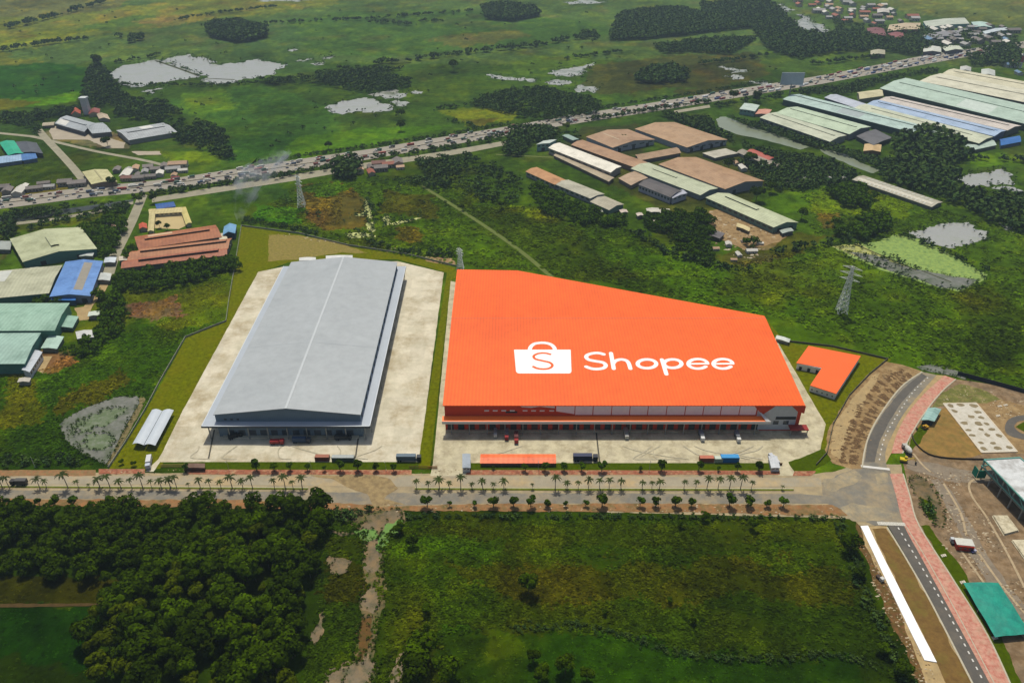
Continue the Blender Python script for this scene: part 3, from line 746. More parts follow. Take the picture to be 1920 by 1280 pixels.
def hall(name, label, cat, q, h, rh, rc, wc, axis=0, over=0.8, group=None, vent=None, doors=0, wins=0, side_wins=0, stripe=True, lights=0, patch=None, rvar=.07, gable_mat=None, base=0.0):
    """q: the four eave corners as seen in the photograph (A,B gable end, C,D the far end)"""
    if axis: q = [q[1], q[2], q[3], q[0]]
    if h >= 5: h = h * .78
    a, b, c_, d = [V3(p, h) for p in q]
    # true the plan up into a parallelogram
    cen = (a + b + c_ + d) / 4
    e1 = ((b - a) + (c_ - d)) / 4; e2 = ((d - a) + (c_ - b)) / 4
    a, b, c_, d = cen - e1 - e2, cen + e1 - e2, cen + e1 + e2, cen - e1 + e2
    loc = (cen.x, cen.y, 0)
    root = empty(name, loc, label, cat, group)
    u1, u2 = e1.normalized(), e2.normalized()
    key = '%s_%d%d%d' % (name, rc[0], rc[1], rc[2])
    rm = mat(key + '_roof', A(*rc), .55, rvar, .08, stripe=((u2.x, u2.y), 3.1, .07) if stripe else None, dcol=A(*[max(20, x - 42) for x in rc]), dscale=.07, dvar=.8)
    wm = mat('wall_%d%d%d' % tuple(wc), A(*wc), .8, .06, .3)
    f = 1 + over / e1.length; g = 1 + over / e2.length
    R1, R2 = cen - e2 * g + Vector((0, 0, rh)), cen + e2 * g + Vector((0, 0, rh))
    dz = Vector((0, 0, -rh * (f - 1)))
    mb = MB()
    mb.slab([cen - e1 * f - e2 * g + dz, R1, R2, cen - e1 * f + e2 * g + dz], .3, rm)
    mb.slab([R1, cen + e1 * f - e2 * g + dz, cen + e1 * f + e2 * g + dz, R2], .3, rm)
    roof = mb.build('roof', root, loc=loc)
    lo = h - .32
    P_ = [a, b, c_, d]
    mb = MB()
    vs = [(p.x, p.y, 0) for p in P_] + [(p.x, p.y, lo) for p in P_] + [(*((a + b) / 2).to_2d(), lo + rh), (*((c_ + d) / 2).to_2d(), lo + rh)]
    ccw = (b - a).cross(d - a).z > 0
    fs = [(0, 1, 5, 8, 4), (1, 2, 6, 5), (2, 3, 7, 9, 6), (3, 0, 4, 7), (3, 2, 1, 0), (4, 8, 9, 7), (8, 5, 6, 9)]
    if not ccw: fs = [x[::-1] for x in fs]
    mb.add(vs, fs, wm)
    mb.build('wall', root, loc=loc)
    if vent:
        s0, s1, wv, hv = vent
        mb = MB(); w2 = u1 * wv / 2
        z = rh + hv
        for sg in (-1, 1):
            p = [cen + e2 * s0 + w2 * sg + Vector((0, 0, rh + hv * .75)), cen + e2 * s1 + w2 * sg + Vector((0, 0, rh + hv * .75)), cen + e2 * s1 + Vector((0, 0, z)), cen + e2 * s0 + Vector((0, 0, z))]
            mb.slab(p, .15, rm)
        v_ = mb.build('ridge_vent', root, loc=loc)
        mb = MB()
        wi = w2 * .75
        qd = [cen + e2 * s0 - wi, cen + e2 * s0 + wi, cen + e2 * s1 + wi, cen + e2 * s1 - wi]
        mb.prism([tuple(p.to_2d()) for p in qd], h + rh - .8, h + rh + hv * .72, dark)
        mb.build('louvre', v_, loc=loc)
    for k in range(lights):
        s = -0.85 + 1.7 * (k + .5) / lights
        mb = MB()
        for sg in (-1, 1):
            p0 = cen + e2 * s - u2 * .8
            q0 = [p0 + e1 * sg * .12 + Vector((0, 0, rh * .88 + .06)), p0 + e1 * sg * .88 + Vector((0, 0, rh * .12 + .06)), p0 + u2 * 1.6 + e1 * sg * .88 + Vector((0, 0, rh * .12 + .06)), p0 + u2 * 1.6 + e1 * sg * .12 + Vector((0, 0, rh * .88 + .06))]
            mb.slab(q0, .05, mat('roof_light_sheet', A(196, 200, 190), .5, .05, 1))
        mb.build('roof_light', roof, loc=loc)
    o = 1 if ccw else -1
    if doors: wallpieces(root, loc, 'door', a, b, doors, min(4.5, (b - a).length / doors * .5), 0, min(4.2, h * .6), dark, o)
    if wins:
        wallpieces(root, loc, 'window', a, b, wins, (b - a).length / wins * .55, h * .62, h * .82, glass, o)
    if side_wins:
        pa, pb = (b, c_) if b.y + c_.y < a.y + d.y else (d, a)
        wallpieces(root, loc, 'window', pa, pb, side_wins, (pb - pa).length / side_wins * .55, h * .45, h * .75, glass, o)
    if patch:
        col, s0, s1, t0, t1 = patch   # a run of newer sheets: along, across
        mb = MB()
        def rp(s, t): return cen + e2 * s + e1 * t + Vector((0, 0, rh * (1 - abs(t)) + .07))
        mb.slab([rp(s0, t0), rp(s0, t1), rp(s1, t1), rp(s1, t0)], .05, mat('sheet_%d%d%d' % tuple(col), A(*col), .6, .08, .2))
        mb.build('newer_sheets', roof, loc=loc)
    return root

# ================================================================ GREY WAREHOUSE
def grey_warehouse():
    roofm = mat('grey_roof', A(170, 175, 178), .5, .03, .03, stripe=((0.06, 1), 1.5, .02), dcol=A(160, 166, 170), dscale=.02, dvar=.7, spec=.3)
    canm = mat('canopy_sheet', A(176, 184, 194), .5, .03, .1)
    wallm = mat('slate_wall', A(112, 132, 148), .7, .05, .2, stripe=((1, 0), 1.2, .05))
    # plan in metres, true to the photograph's corners
    yf, yr = 389.8, 604.3
    h1, hc, hr = 18.2, 11.6, 23.2
    xl0, xr0 = G(400, 776, h1)[0], G(676, 778, h1)[0]
    xl1, xr1 = G(546, 491, h1)[0], G(745, 492, h1)[0]
    loc = ((xl0 + xr0) / 2, yf, 0)
    root = empty('grey_warehouse', loc, 'long light grey gabled warehouse with a canopy all round, on its concrete yard', 'warehouse')
    xm0, xm1 = G(535, 764, hr)[0], G(643, 485, hr)[0]
    a, b, c_, d = Vector((xl0, yf, h1)), Vector((xr0, yf, h1)), Vector((xr1, yr, h1)), Vector((xl1, yr, h1))
    m0, m1 = Vector(((xl0 + xr0) / 2 + 0, yf, hr)), Vector(((xl1 + xr1) / 2, yr, hr))
    fr = Vector((0, -.7, 0))
    mb = MB()
    mb.slab([a + fr, m0 + fr, m1, d], .35, roofm); mb.slab([m0 + fr, b + fr, c_, m1], .35, roofm)
    roof = mb.build('roof', root, loc=loc)
    mb = MB()
    mb.slab([m0 + fr + Vector((-.8, -.05, -.02)), m0 + fr + Vector((.8, -.05, -.02)), m1 + Vector((.8, 0, -.02)), m1 + Vector((-.8, 0, -.02))], .1, mat('ridge_cap', A(190, 195, 198), .5, .03, .3))
    for o_ in mb.v: pass
    mb.v = [(x, y, z + .12) for x, y, z in mb.v]
    mb.build('ridge_cap', roof, loc=loc)
    # transverse sheet joints
    for s in (.36,):
        mb = MB()
        for p, q in ((a, m0), (m0, b)):
            pp = p.lerp(d if p is a else m1, s); qq = q.lerp(m1 if q is m0 else c_, s)
            z = Vector((0, 0, .05))
            mb.slab([pp + z, qq + z, qq + z + Vector((0, .5, 0)), pp + z + Vector((0, .5, 0))], .04, mat('roof_joint', A(165, 171, 175), .5, .03, .3))
        mb.build('sheet_joint', roof, loc=loc)
    mb = MB()
    ins = .6
    P4 = [(xl0 + ins, yf), (xr0 - ins, yf), (xr1 - ins, yr - 1), (xl1 + ins, yr - 1)]
    vs = [(x, y, 0) for x, y in P4] + [(x, y, h1 - .36) for x, y in P4] + [(m0.x, yf, hr - .4), (m1.x, yr - 1, hr - .4)]
    mb.add(vs, [(0, 1, 5, 8, 4), (1, 2, 6, 5), (2, 3, 7, 9, 6), (3, 0, 4, 7)], wallm)
    wall = mb.build('wall', root, loc=loc)
    # canopy ring
    cl0, cr0 = G(376, 799, hc), G(693, 800, hc)
    cl1, cr1 = G(534, 496, hc), G(762, 496, hc)
    yc = 385.6
    O = [(G(376, 801, hc)[0], yc), (G(693, 801, hc)[0], yc), (G(762, 496, hc)[0], yr + 5), (G(532, 498, hc)[0], yr + 5)]
    hi = hc + .7
    I = [Vector((xl0 + ins, yf, hi)), Vector((xr0 - ins, yf, hi)), Vector((xr1 - ins, yr - 1, hi)), Vector((xl1 + ins, yr - 1, hi))]
    Oo = [Vector((x, y, hc)) for x, y in O]
    mb = MB()
    for i in range(4):
        j = (i + 1) % 4
        mb.slab([Oo[i], Oo[j], I[j], I[i]], .25, canm)
    can = mb.build('canopy', root, loc=loc)
    mb = MB()
    fas = mat('dark_fascia', A(58, 66, 76), .6, .05, .5)
    for i in range(4):
        j = (i + 1) % 4
        p, q = Oo[i], Oo[j]
        d_ = (q - p).normalized(); n_ = Vector((d_.y, -d_.x, 0)) * .12
        mb.add([p + n_ + Vector((0, 0, -1.3)), q + n_ + Vector((0, 0, -1.3)), q + n_ + Vector((0, 0, -.02)), p + n_ + Vector((0, 0, -.02)),
                p - n_ + Vector((0, 0, -1.3)), q - n_ + Vector((0, 0, -1.3)), q - n_ + Vector((0, 0, -.3)), p - n_ + Vector((0, 0, -.3))],
               [(0, 1, 2, 3), (7, 6, 5, 4), (0, 4, 5, 1), (3, 2, 6, 7)], fas)
    mb.build('fascia', can, loc=loc)
    mb = MB()
    for i in (0, 1, 3):
        j = (i + 1) % 4
        p, q = Oo[i], Oo[j]
        d_ = (q - p).normalized(); n_ = Vector((d_.y, -d_.x, 0))
        mb.slab([p + n_ * .1 + Vector((0, 0, .12)), q + n_ * .1 + Vector((0, 0, .12)), q - n_ * .45 + Vector((0, 0, .12)), p - n_ * .45 + Vector((0, 0, .12))], .12, mat('pale_gutter', A(206, 212, 218), .5, .02, 1))
    mb.build('gutter', can, loc=loc)
    # columns along front and right
    for k in range(9):
        x = O[0][0] + (O[1][0] - O[0][0]) * (k + .3) / 8.6
        MB().box(x - .3, x + .3, yc + 1.0, yc + 1.6, 0, hc - 1.2, steel).build('column', root, loc=loc)
    for k in range(14):
        t = (k + .5) / 14
        x = O[1][0] + (O[2][0] - O[1][0]) * t; y = O[1][1] + (O[2][1] - O[1][1]) * t
        MB().box(x - 1.2, x - .7, y, y + .5, 0, hc - 1.2, steel).build('column', root, loc=loc)
    wallpieces(root, loc, 'dock_door', (xl0 + 5, yf), (xr0 - 5, yf), 12, 4.2, .9, 5.2, mat('dock_door', A(74, 80, 88), .6, .1, .3), 1, .15)
    # platform
    MB().box(xl0 + 3, xr0 - 3, yf - 2.5, yf - .05, 0, 1.1, concrete).build('loading_platform', root, loc=loc)
    for k in range(3):
        x = xl0 + 6 + 4 * k
        MB().box(x, x + 1.6, yf - .2, yf - .02, 13.4, 14.6, glass).build('window', root, loc=loc)
    # rib edge of the long eave
    for k in range(22):
        t = (k + .5) / 22
        p = b.lerp(c_, t)
        MB().box(p.x - 1.0, p.x - .1, p.y - .35, p.y + .35, hi + .1, h1 - .4, mat('dark_pilaster', A(60, 66, 74), .7, .05, 1)).build('pilaster', root, loc=loc)
    return root
grey_warehouse()

# ================================================================ ORANGE WAREHOUSE
def ORZ(y, H0=20.85):   # height of the roof surface
    return H0 + (min(y, 500) - 395.4) * .024 - max(0, y - 500) * .024
def orange_warehouse():
    om = mat('orange_roof', (0.78, .108, .010), .5, .03, .03, stripe=((1, 0), 2.3, .10), dcol=(0.70, .088, .008), dscale=.02, dvar=.8, spec=.2)
    h0 = 16.0
    yF, yR, yD = 395.4, G(857, 505, 14)[1], 500.0
    loc = (70, 401.6, 0)
    root = empty('orange_warehouse', loc, 'huge bright orange warehouse roof with a white shopping bag sign and lettering', 'warehouse')
    def rp(px, py):
        h = 20.85
        for _ in range(4):
            x, y = G(px, py, h); h = ORZ(y)
        return Vector((x, y, h))
    A_, B_ = rp(830, 760), rp(1510, 760)
    C_, D_, E_ = rp(1433, 592), rp(970, 507), rp(857, 505)
    Lr, Rr = A_.lerp(E_, (500 - A_.y) / (E_.y - A_.y)), None
    Lr = Vector((Lr.x, 500, ORZ(500)))
    Rr = B_.lerp(C_, (509 - B_.y) / (C_.y - B_.y)); Rr = Vector((Rr.x, 500, ORZ(500)))
    mb = MB()
    mb.slab([A_, B_, Rr, Lr], .5, om)
    bk = [Lr, Rr] + ([C_] if C_.y > 500.5 else []) + [D_, E_]
    mb.slab(bk, .5, om)
    roof = mb.build('roof', root, loc=loc)
    mb = MB()
    mb.slab([Lr + Vector((0, -.5, .08)), Rr + Vector((0, -.5, .08)), Rr + Vector((0, .5, .08)), Lr + Vector((0, .5, .08))], .05, mat('orange_ridge', (.6, .11, .035), .6, .02, 1))
    mb.build('ridge_cap', roof, loc=loc)
    # walls
    wm = mat('orange_wall', (.50, .04, .004), .7, .04, .2)
    wg = mat('pale_side_wall', A(190, 186, 176), .8, .05, .2)
    mb = MB()
    P5 = [A_, B_, C_, D_, E_]
    cx = sum((p for p in P5), Vector()) / 5
    I5 = [p + (cx - p).normalized() * 1.3 for p in P5]
    I5[0].y = I5[1].y = yF + .3
    n = 5
    for i in range(n):
        j = (i + 1) % n
        p, q = I5[i], I5[j]
        mb.add([(p.x, p.y, 0), (q.x, q.y, 0), (q.x, q.y, ORZ(q.y) - .55), (p.x, p.y, ORZ(p.y) - .55)], [(0, 1, 2, 3)], wm if i == 0 else wg)
    mb.build('wall', root, loc=loc)
    # cladding of the front: pale bays framed by dark posts
    def fx(px, h=16.5): return G(px, 770, h)[0]
    zt, zb = ORZ(yF) - .6, 12.4
    pan = mat('lilac_panel', A(250, 232, 236), .6, .04, .3)
    wht = mat('white_panel', A(232, 230, 226), .6, .04, .3)
    yb = yF + .26
    def fpoly(name, pts, m, dep=.12, parent=root):
        v = [(fx(x), yb - dep, z) for x, z in pts] + [(fx(x), yb, z) for x, z in pts]
        k = len(pts)
        mb = MB()
        fr = tuple(range(k))
        ar = sum(v[i][0] * v[(i + 1) % k][2] - v[(i + 1) % k][0] * v[i][2] for i in range(k))
        if ar < 0: fr = fr[::-1]
        mb.add(v, [fr, tuple(reversed([x + k for x in fr]))] + [(fr[i], fr[i] + k, fr[(i + 1) % k] + k, fr[(i + 1) % k]) for i in range(k)], m)
        return mb.build(name, parent, loc=loc)
    edges = [1042, 1078, 1112, 1147, 1181, 1215, 1250, 1285, 1319, 1352, 1387, 1419]
    for k in range(len(edges) - 1):
        x0, x1 = edges[k] + .8, edges[k + 1] - .8
        if k == 0: fpoly('cladding_bay', [(x0, zb + 3.6), (x1, zb + 1.3), (x1, zt), (x0, zt)], pan)
        else: fpoly('cladding_bay', [(x0, zb + .7), (x1, zb + .7), (x1, zt), (x0, zt)], pan)
    fpoly('cladding_bay', [(974, zt), (1040, zt), (1040, zt - 1.8), (1012, zt - .5), (985, zt - 2.2)], wht)
    fpoly('accent_panel', [(1040, zb + 5), (1040, zb + 3.4), (985, zt - 3.2), (962, zt - 2.8), (975, zt - .9)], wm, .2)
    for x in list(range(908, 968, 16)) + [980, 996, 1012, 1030]:
        fpoly('window', [(x, zb + 3.6), (x + 9, zb + 3.6), (x + 9, zb + 4.5), (x, zb + 4.5)], wht, .25)
    fpoly('window', [(948, zb + 2.2), (970, zb + 2.2), (970, zb + 3.5), (948, zb + 3.5)], dark, .22)
    # right entrance: glass front between two orange wedges
    fpoly('entrance_glazing', [(1421, zt), (1497, zt), (1497, 1.0), (1421, 1.0)], mat('pale_glazing', A(190, 194, 200), .3, .05, .4, spec=.5), .1)
    fpoly('orange_wedge', [(1413, zt), (1452, zt), (1431, zb + 1.0)], wm, .5)
    fpoly('orange_wedge', [(1483, zt), (1509, zt), (1509, zb + 2), (1496, zb + 3.5)], wm, .5)
    for x, z0, z1 in ((1433, 6, 8), (1455, 5.4, 8.2), (1474, 5.4, 8.2)):
        fpoly('window', [(x, z0), (x + 10, z0), (x + 10, z1), (x, z1)], glass, .3)
    fpoly('window', [(1458, 9.4), (1496, 9.4), (1496, 11.6), (1458, 11.6)], dark, .3)
    # front canopy
    zc = 12.2
    x0, x1 = fx(831, 11.5), fx(1428, 11.5)
    yc = G(960, 790, 11.5)[1]
    cm = mat('orange_canopy', (.95, .19, .02), .5, .03, .3)
    mb = MB(); mb.slab([(x0, yc, 11.5), (x1, yc, 11.5), (x1 + .0, yF + .1, zc), (x0, yF + .1, zc)], .3, cm)
    can = mb.build('canopy', root, loc=loc)
    mb = MB(); mb.box(x0 + .02, x1 + 3, yc - .25, yc - .02, 9.6, 11.65, mat('canopy_fascia', A(214, 210, 206), .6, .03, .5))
    mb.add([(x1, yc - .02, 11.5), (x1 + 3, yc - .02, 11.5), (x1 - 3, yF + .05, zc + 3.2), (x1 - 4.4, yF + .05, zc + 3.2)], [(0, 1, 2, 3)], MATS['canopy_fascia'])
    mb.build('fascia', can, loc=loc)
    for k in range(18):
        x = x0 + (x1 - x0) * (k + .5) / 18
        MB().box(x - .25, x + .25, yc + .8, yc + 1.3, 0, 11.1, steel).build('column', root, loc=loc)
    MB().box(x0 + 2, x1 - 2, yF - 1.8, yF + .2, 0, 1.2, concrete_o).build('loading_platform', root, loc=loc)
    dcols = [mat('dock_teal', A(26, 58, 56), .6, .1, .3), mat('dock_maroon', A(62, 30, 26), .6, .1, .3), mat('dock_grey', A(60, 58, 54), .6, .1, .3), mat('dock_brown', A(84, 60, 44), .6, .1, .3)]  # door colours darkened, the shade under the canopy put into them
    for k in range(30):
        x = x0 + 5 + (x1 - x0 - 10) * k / 29
        MB().box(x - 2, x + 2, yF - .12, yF + .22, 1.2, 5.4, dcols[[2, 3, 2, 1, 2, 0, 2, 3][(k * 5 + k // 7) % 8]]).build('dock_door', root, loc=loc)
    # entrance porch
    px0, px1 = fx(1467, 6), fx(1500, 6)
    pr = mat('porch_red', A(150, 30, 22), .6, .04, .3)
    pm = MB(); pm.box(px0, px1, yF - 5.5, yF + .1, 4.6, 5.2, pr); porch = pm.build('porch', root, loc=loc)
    for x in (px0 + .5, px1 - .5):
        MB().box(x - .25, x + .25, yF - 5, yF - 4.5, 0, 4.6, steel).build('post', porch, loc=loc)
    # ------------ the sign painted on the roof: bag and lettering, laid on the sheets
    wpaint = mat('sign_white', (.80, .79, .76), .6, .02, .2)
    def onroof(zx, zy, dz): 
        p = rp(960 + zx / 4, 640 + zy / 4); return (p.x, p.y, p.z + dz)
    def stroke(mb, pts, wd, m, dz, closed=False):
        P_ = [Vector(onroof(x, y, dz)) for x, y in pts]
        n = len(P_)
        for i in range(n - (0 if closed else 1)):
            a, b = P_[i], P_[(i + 1) % n]
            d = (b - a); d.z = 0
            if d.length < 1e-4: continue
            d.normalize(); nn = Vector((-d.y, d.x, 0)) * wd / 2
            e = .001 * i
            q = [a - nn, b - nn, b + nn, a + nn]
            mb.add([(p.x, p.y, ORZ(p.y) + dz + e) for p in q], [(0, 1, 2, 3)], m)
        for i, p in enumerate(P_):
            k = 12
            mb.add([(p.x + math.cos(t * 2 * math.pi / k) * wd / 2, p.y + math.sin(t * 2 * math.pi / k) * wd / 2, ORZ(p.y + math.sin(t * 2 * math.pi / k) * wd / 2) + dz + .0005 + .001 * i) for t in range(k)], [tuple(range(k))], m)
    def arc(cx, cy, rx, ry, a0, a1, n=20):
        return [(cx + rx * math.cos(R(a0 + (a1 - a0) * i / n)), cy - ry * math.sin(R(a0 + (a1 - a0) * i / n))) for i in range(n + 1)]
    def letter(paths, wd):
        mb = MB()
        for k, p in enumerate(paths): stroke(mb, p, wd, wpaint, .10 + .03 * k)
        mb.build('letter', roof, loc=loc)
    WD = 2.9
    letter([smooth([(688, 97), (655, 88), (615, 88), (572, 99), (556, 116), (575, 137), (625, 148), (680, 158), (703, 178), (690, 198), (650, 207), (600, 205), (556, 190)], 4)], WD)
    letter([[(742, 88), (763, 205)], smooth([(757, 170), (775, 147), (812, 136), (850, 141), (873, 160), (888, 205)], 4)], WD)
    letter([arc(1012, 168, 70, 33, 0, 360, 28)], WD)
    letter([[(1124, 136), (1158, 246)], arc(1205, 167, 66, 32, 0, 360, 26)], WD)
    for cx in (1394, 1582):
        letter([arc(cx, 168, 72, 36, 4, 325, 26)], WD * .95)
        mb = MB(); stroke(mb, [(cx - 62, 169), (cx + 66, 167)], 1.9, wpaint, .16); mb.build('letter', roof, loc=loc)
    mb = MB()
    bag = [(15, 62), (440, 62), (446, 225), (440, 236), (430, 240), (52, 240), (38, 236), (30, 224)]
    # fill by rows so that it follows the slope
    ps = [onroof(x, y, .10) for x, y in bag]
    mb.add(ps, [tuple(range(len(ps)))], wpaint)
    stroke(mb, smooth([(132, 66), (140, 42), (165, 20), (205, 12), (250, 12), (292, 24), (316, 46), (322, 66)], 4), 2.9, wpaint, .13)
    mb.build('bag_sign', roof, loc=loc)
    mb = MB()
    stroke(mb, smooth([(286, 97), (245, 88), (195, 92), (163, 110), (175, 132), (230, 146), (285, 160), (303, 182), (280, 202), (235, 208), (190, 203), (160, 190)], 4), 1.8, om, .19)
    mb.build('bag_letter', roof, loc=loc)
orange_warehouse()
# small orange-roofed L-shaped block
def l_block():
    h = 5.5
    pts = [(1516, 648), (1614, 667), (1568, 738), (1519, 722), (1541, 689), (1493, 680)]
    w3 = [V3(p, h) for p in pts]
    cen = sum(w3, Vector()) / 6
    loc = (cen.x, cen.y, 0)
    root = empty('guard_block', loc, 'small L-shaped building with orange roof on the lawn right of the orange warehouse', 'building')
    MB().slab(w3, .35, MATS['orange_canopy'] if False else mat('orange_block_roof', (.78, .110, .010), .5, .03, .1, stripe=((1, 0), 1.9, .02))).build('roof', root, loc=loc)
    ins = [p + (cen - p).normalized() * .7 for p in w3]
    MB().prism([tuple(p.to_2d()) for p in ins], 0, h - .36, mat('block_wall', A(240, 238, 234), .8, .05, .3)).build('wall', root, loc=loc)
    c = [p for p in ins]
    wallpieces(root, loc, 'window', c[3], c[2], 5, .9, 1.6, 2.6, glass, 1)
    wallpieces(root, loc, 'door', c[5], c[4], 3, 2.0, 0, 3.0, dark, 1)
l_block()
hall('small_roof', 'short white-roofed shelter behind the grey warehouse, the left and smaller one', 'shelter', [(563, 488), (590, 487.5), (591, 483), (562, 483.5)], 4, .4, (220, 220, 218), (120, 120, 120))
hall('small_roof', 'longer white-roofed shelter behind the grey warehouse, the right one', 'shelter', [(613, 485), (659, 484), (660, 479), (612, 480)], 4, .4, (222, 222, 220), (120, 120, 120))
hall('pump_house', 'narrow pale roof beside the rear right corner of the orange warehouse', 'shed', [(1456, 634), (1478, 640), (1480, 636), (1458, 629)], 3, .3, (206, 212, 204), (150, 150, 145))

# carport: two barrel roofs on posts
def carport(q, label):
    h = 3.6
    a, b, c_, d = [V3(p, h) for p in q]
    cen = (a + b + c_ + d) / 4; loc = (cen.x, cen.y, 0)
    root = empty('carport', loc, label, 'carport', None)
    mb = MB(); n = 8
    m = mat('carport_sheet', A(196, 204, 212), .45, .03, .2)
    prev = None
    for i in range(n + 1):
        t = i / n
        z = math.sin(t * math.pi) * 1.2
        p, q_ = a.lerp(b, t) + Vector((0, 0, z)), d.lerp(c_, t) + Vector((0, 0, z))
        if prev: mb.slab([prev[0], p, q_, prev[1]], .12, m)
        prev = (p, q_)
    mb.build('roof', root, loc=loc)
    for k in range(5):
        for s in (.06, .94):
            p = a.lerp(b, s).lerp(d.lerp(c_, s), (k + .3) / 4.6)
            MB().bar((p.x, p.y, 0), (p.x, p.y, h), .14, steel).build('post', root, loc=loc)
carport([(248, 832), (269, 834), (304, 770), (285, 768)], 'left barrel-roofed motorbike shelter of the pair on the lawn by the grey yard')
carport([(270, 834), (291, 835), (326, 768.5), (305, 769.5)], 'right barrel-roofed motorbike shelter of the pair beside the grey yard')
MB_ = MB()
hall('bike_shelter', 'long low orange-roofed shelter at the front edge of the orange yard', 'shelter', [(903, 866), (1040, 866), (1040, 852), (903, 852)], 3.2, .8, (250, 122, 72), (120, 92, 80), axis=1, side_wins=0)

# ================================================================ PERIMETER WALLS
def wallrun(name, px, label, cat='wall', h=1.5, t=.3, m=None, posts=0):
    p = [Vector(q) for q in W(px)]
    mb = MB()
    m = m or mat('boundary_concrete', A(150, 150, 134), .9, .1, .5)
    for i in range(len(p) - 1):
        a, b = p[i], p[i + 1]
        d = (b - a).normalized(); n = Vector((-d.y, d.x)) * t / 2
        a2 = a - d * .1; b2 = b + d * .1
        mb.prism([tuple(a2 - n), tuple(b2 - n), tuple(b2 + n), tuple(a2 + n)], 0, h + .002 * i, m)
    o = mb.build(name, None, loc=(p[0].x, p[0].y, 0))
    tag(o, label, cat)
    if posts:
        for i in range(len(p) - 1):
            a, b = p[i], p[i + 1]
            k = max(1, int((b - a).length / posts))
            for j in range(k):
                q = a.lerp(b, j / k)
                MB().box(q.x - t * .8, q.x + t * .8, q.y - t * .8, q.y + t * .8, 0, h + .35, m).build('post', o, loc=(p[0].x, p[0].y, 0))
    return o
wallrun('boundary_wall', [(204, 877), (238, 826), (273, 768), (300, 716), (348, 633), (385, 618), (424, 603), (430, 560), (437, 520), (453, 424)], 'long grey boundary wall along the left edge of the bright lawn', posts=9)
wallrun('boundary_wall', [(453, 424), (560, 438), (650, 460), (760, 477), (857, 500)], 'grey boundary wall behind the grey warehouse and the soil patch', posts=9)
wallrun('boundary_wall', [(1480, 641), (1560, 650), (1664, 674), (1630, 702), (1592, 742), (1562, 795), (1550, 850), (1530, 872)], 'dark curving boundary wall right of the orange warehouse', m=mat('dark_wall', A(98, 94, 78), .9, .1, .5), posts=9)
wallrun('site_hoarding', [(1795, 703), (1830, 712), (1875, 724), (1925, 738), (1990, 756)], 'dark blue-black net hoarding along the top of the building site', 'hoarding', 3.2, .2, mat('black_net', A(44, 48, 60), .9, .1, .5), posts=6)
wallrun('site_hoarding', smooth([(1709, 815), (1716, 832), (1740, 852), (1780, 860), (1850, 862)], 3), 'dark low hoarding curving below the ochre ground of the site', 'hoarding', 1.2, .3, mat('brown_net', A(66, 58, 50), .9, .1, .5))
def sliding_gate(px0, px1, py, label, col=(112, 60, 40)):
    a, b = G(px0, py), G(px1, py)
    loc = ((a[0] + b[0]) / 2, a[1], 0)
    m = mat('gate_%d%d%d' % col, A(*col), .7, .05, 1)
    root = empty('gate', loc, label, 'gate')
    mb = MB()
    n = 24
    for k in range(n + 1):
        x = a[0] + (b[0] - a[0]) * k / n
        mb.box(x - .08, x + .08, a[1] - .05, a[1] + .05, .1, 1.9, m)
    mb.build('bars', root, loc=loc)
    for z in (.15, 1.8): MB().box(a[0], b[0], a[1] - .1, a[1] + .1, z, z + .2, m).build('rail', root, loc=loc)
sliding_gate(302, 345, 875, 'pale tan folding gate across the grey yard entrance', (176, 140, 90))
sliding_gate(768, 802, 878, 'dark brown sliding gate left of the orange yard entrance', (86, 44, 30))
sliding_gate(802, 820, 878, 'short orange-brown gate at the orange yard entrance', (150, 96, 40))
sliding_gate(1452, 1466, 872, 'small brown gate at the right-hand exit of the orange yard', (120, 84, 60))
def kiosk(q, label, h=4, rc=(160, 170, 180), wc=(200, 202, 204), cat='guard booth'):
    return hall('guard_booth', label, cat, q, h, .3, rc, wc, over=.4, wins=2, stripe=False)
kiosk([(868, 876), (881, 876), (881, 851), (868, 851)], 'pale guard booth with grey-blue roof left of the orange shelter')
kiosk([(345, 876), (383, 876), (383, 869), (346, 869)], 'low brown guard booth beside the folding gate of the grey yard', 3.0, (112, 84, 66), (90, 62, 48))
kiosk([(1447, 876), (1462, 876), (1456, 855), (1442, 855)], 'white guard booth with dark roof lights at the right exit', 3.6, (200, 204, 208), (206, 206, 206))
# tyre marks worn into the yards
tm_ = mat('tyre_mark', A(182, 174, 150), .9, .1, .3, dcol=A(190, 182, 158), dscale=.15, dvar=1.0)
rt = random.Random(9)
for k in range(15):
    x0 = rt.uniform(330, 760) if k < 6 else rt.uniform(850, 1490); x1 = x0 + rt.uniform(-60, 90)
    ribbon('tyre_track', smooth([(x0, 836), ((x0 * 2 + x1) / 3 + rt.uniform(-8, 8), 845), (x1, 855 + rt.uniform(-3, 5)), (x1 + rt.uniform(20, 60), 861)], 4), rt.uniform(.5, 1.0), Z5, tm_)
# drains across the yards
for a, b in (((402, 806), (391, 861)), ((674, 806), (666, 862)), ((1118, 812), (1124, 865))):
    ribbon('drain', [a, b], 0.9, Z4 + .01, mat('drain_grate', A(84, 80, 70), .9, .1, 1))

# ================================================================ OTHER HALLS
TEAL = (86, 130, 122); WH = (196, 196, 190); LIL = (150, 152, 160)
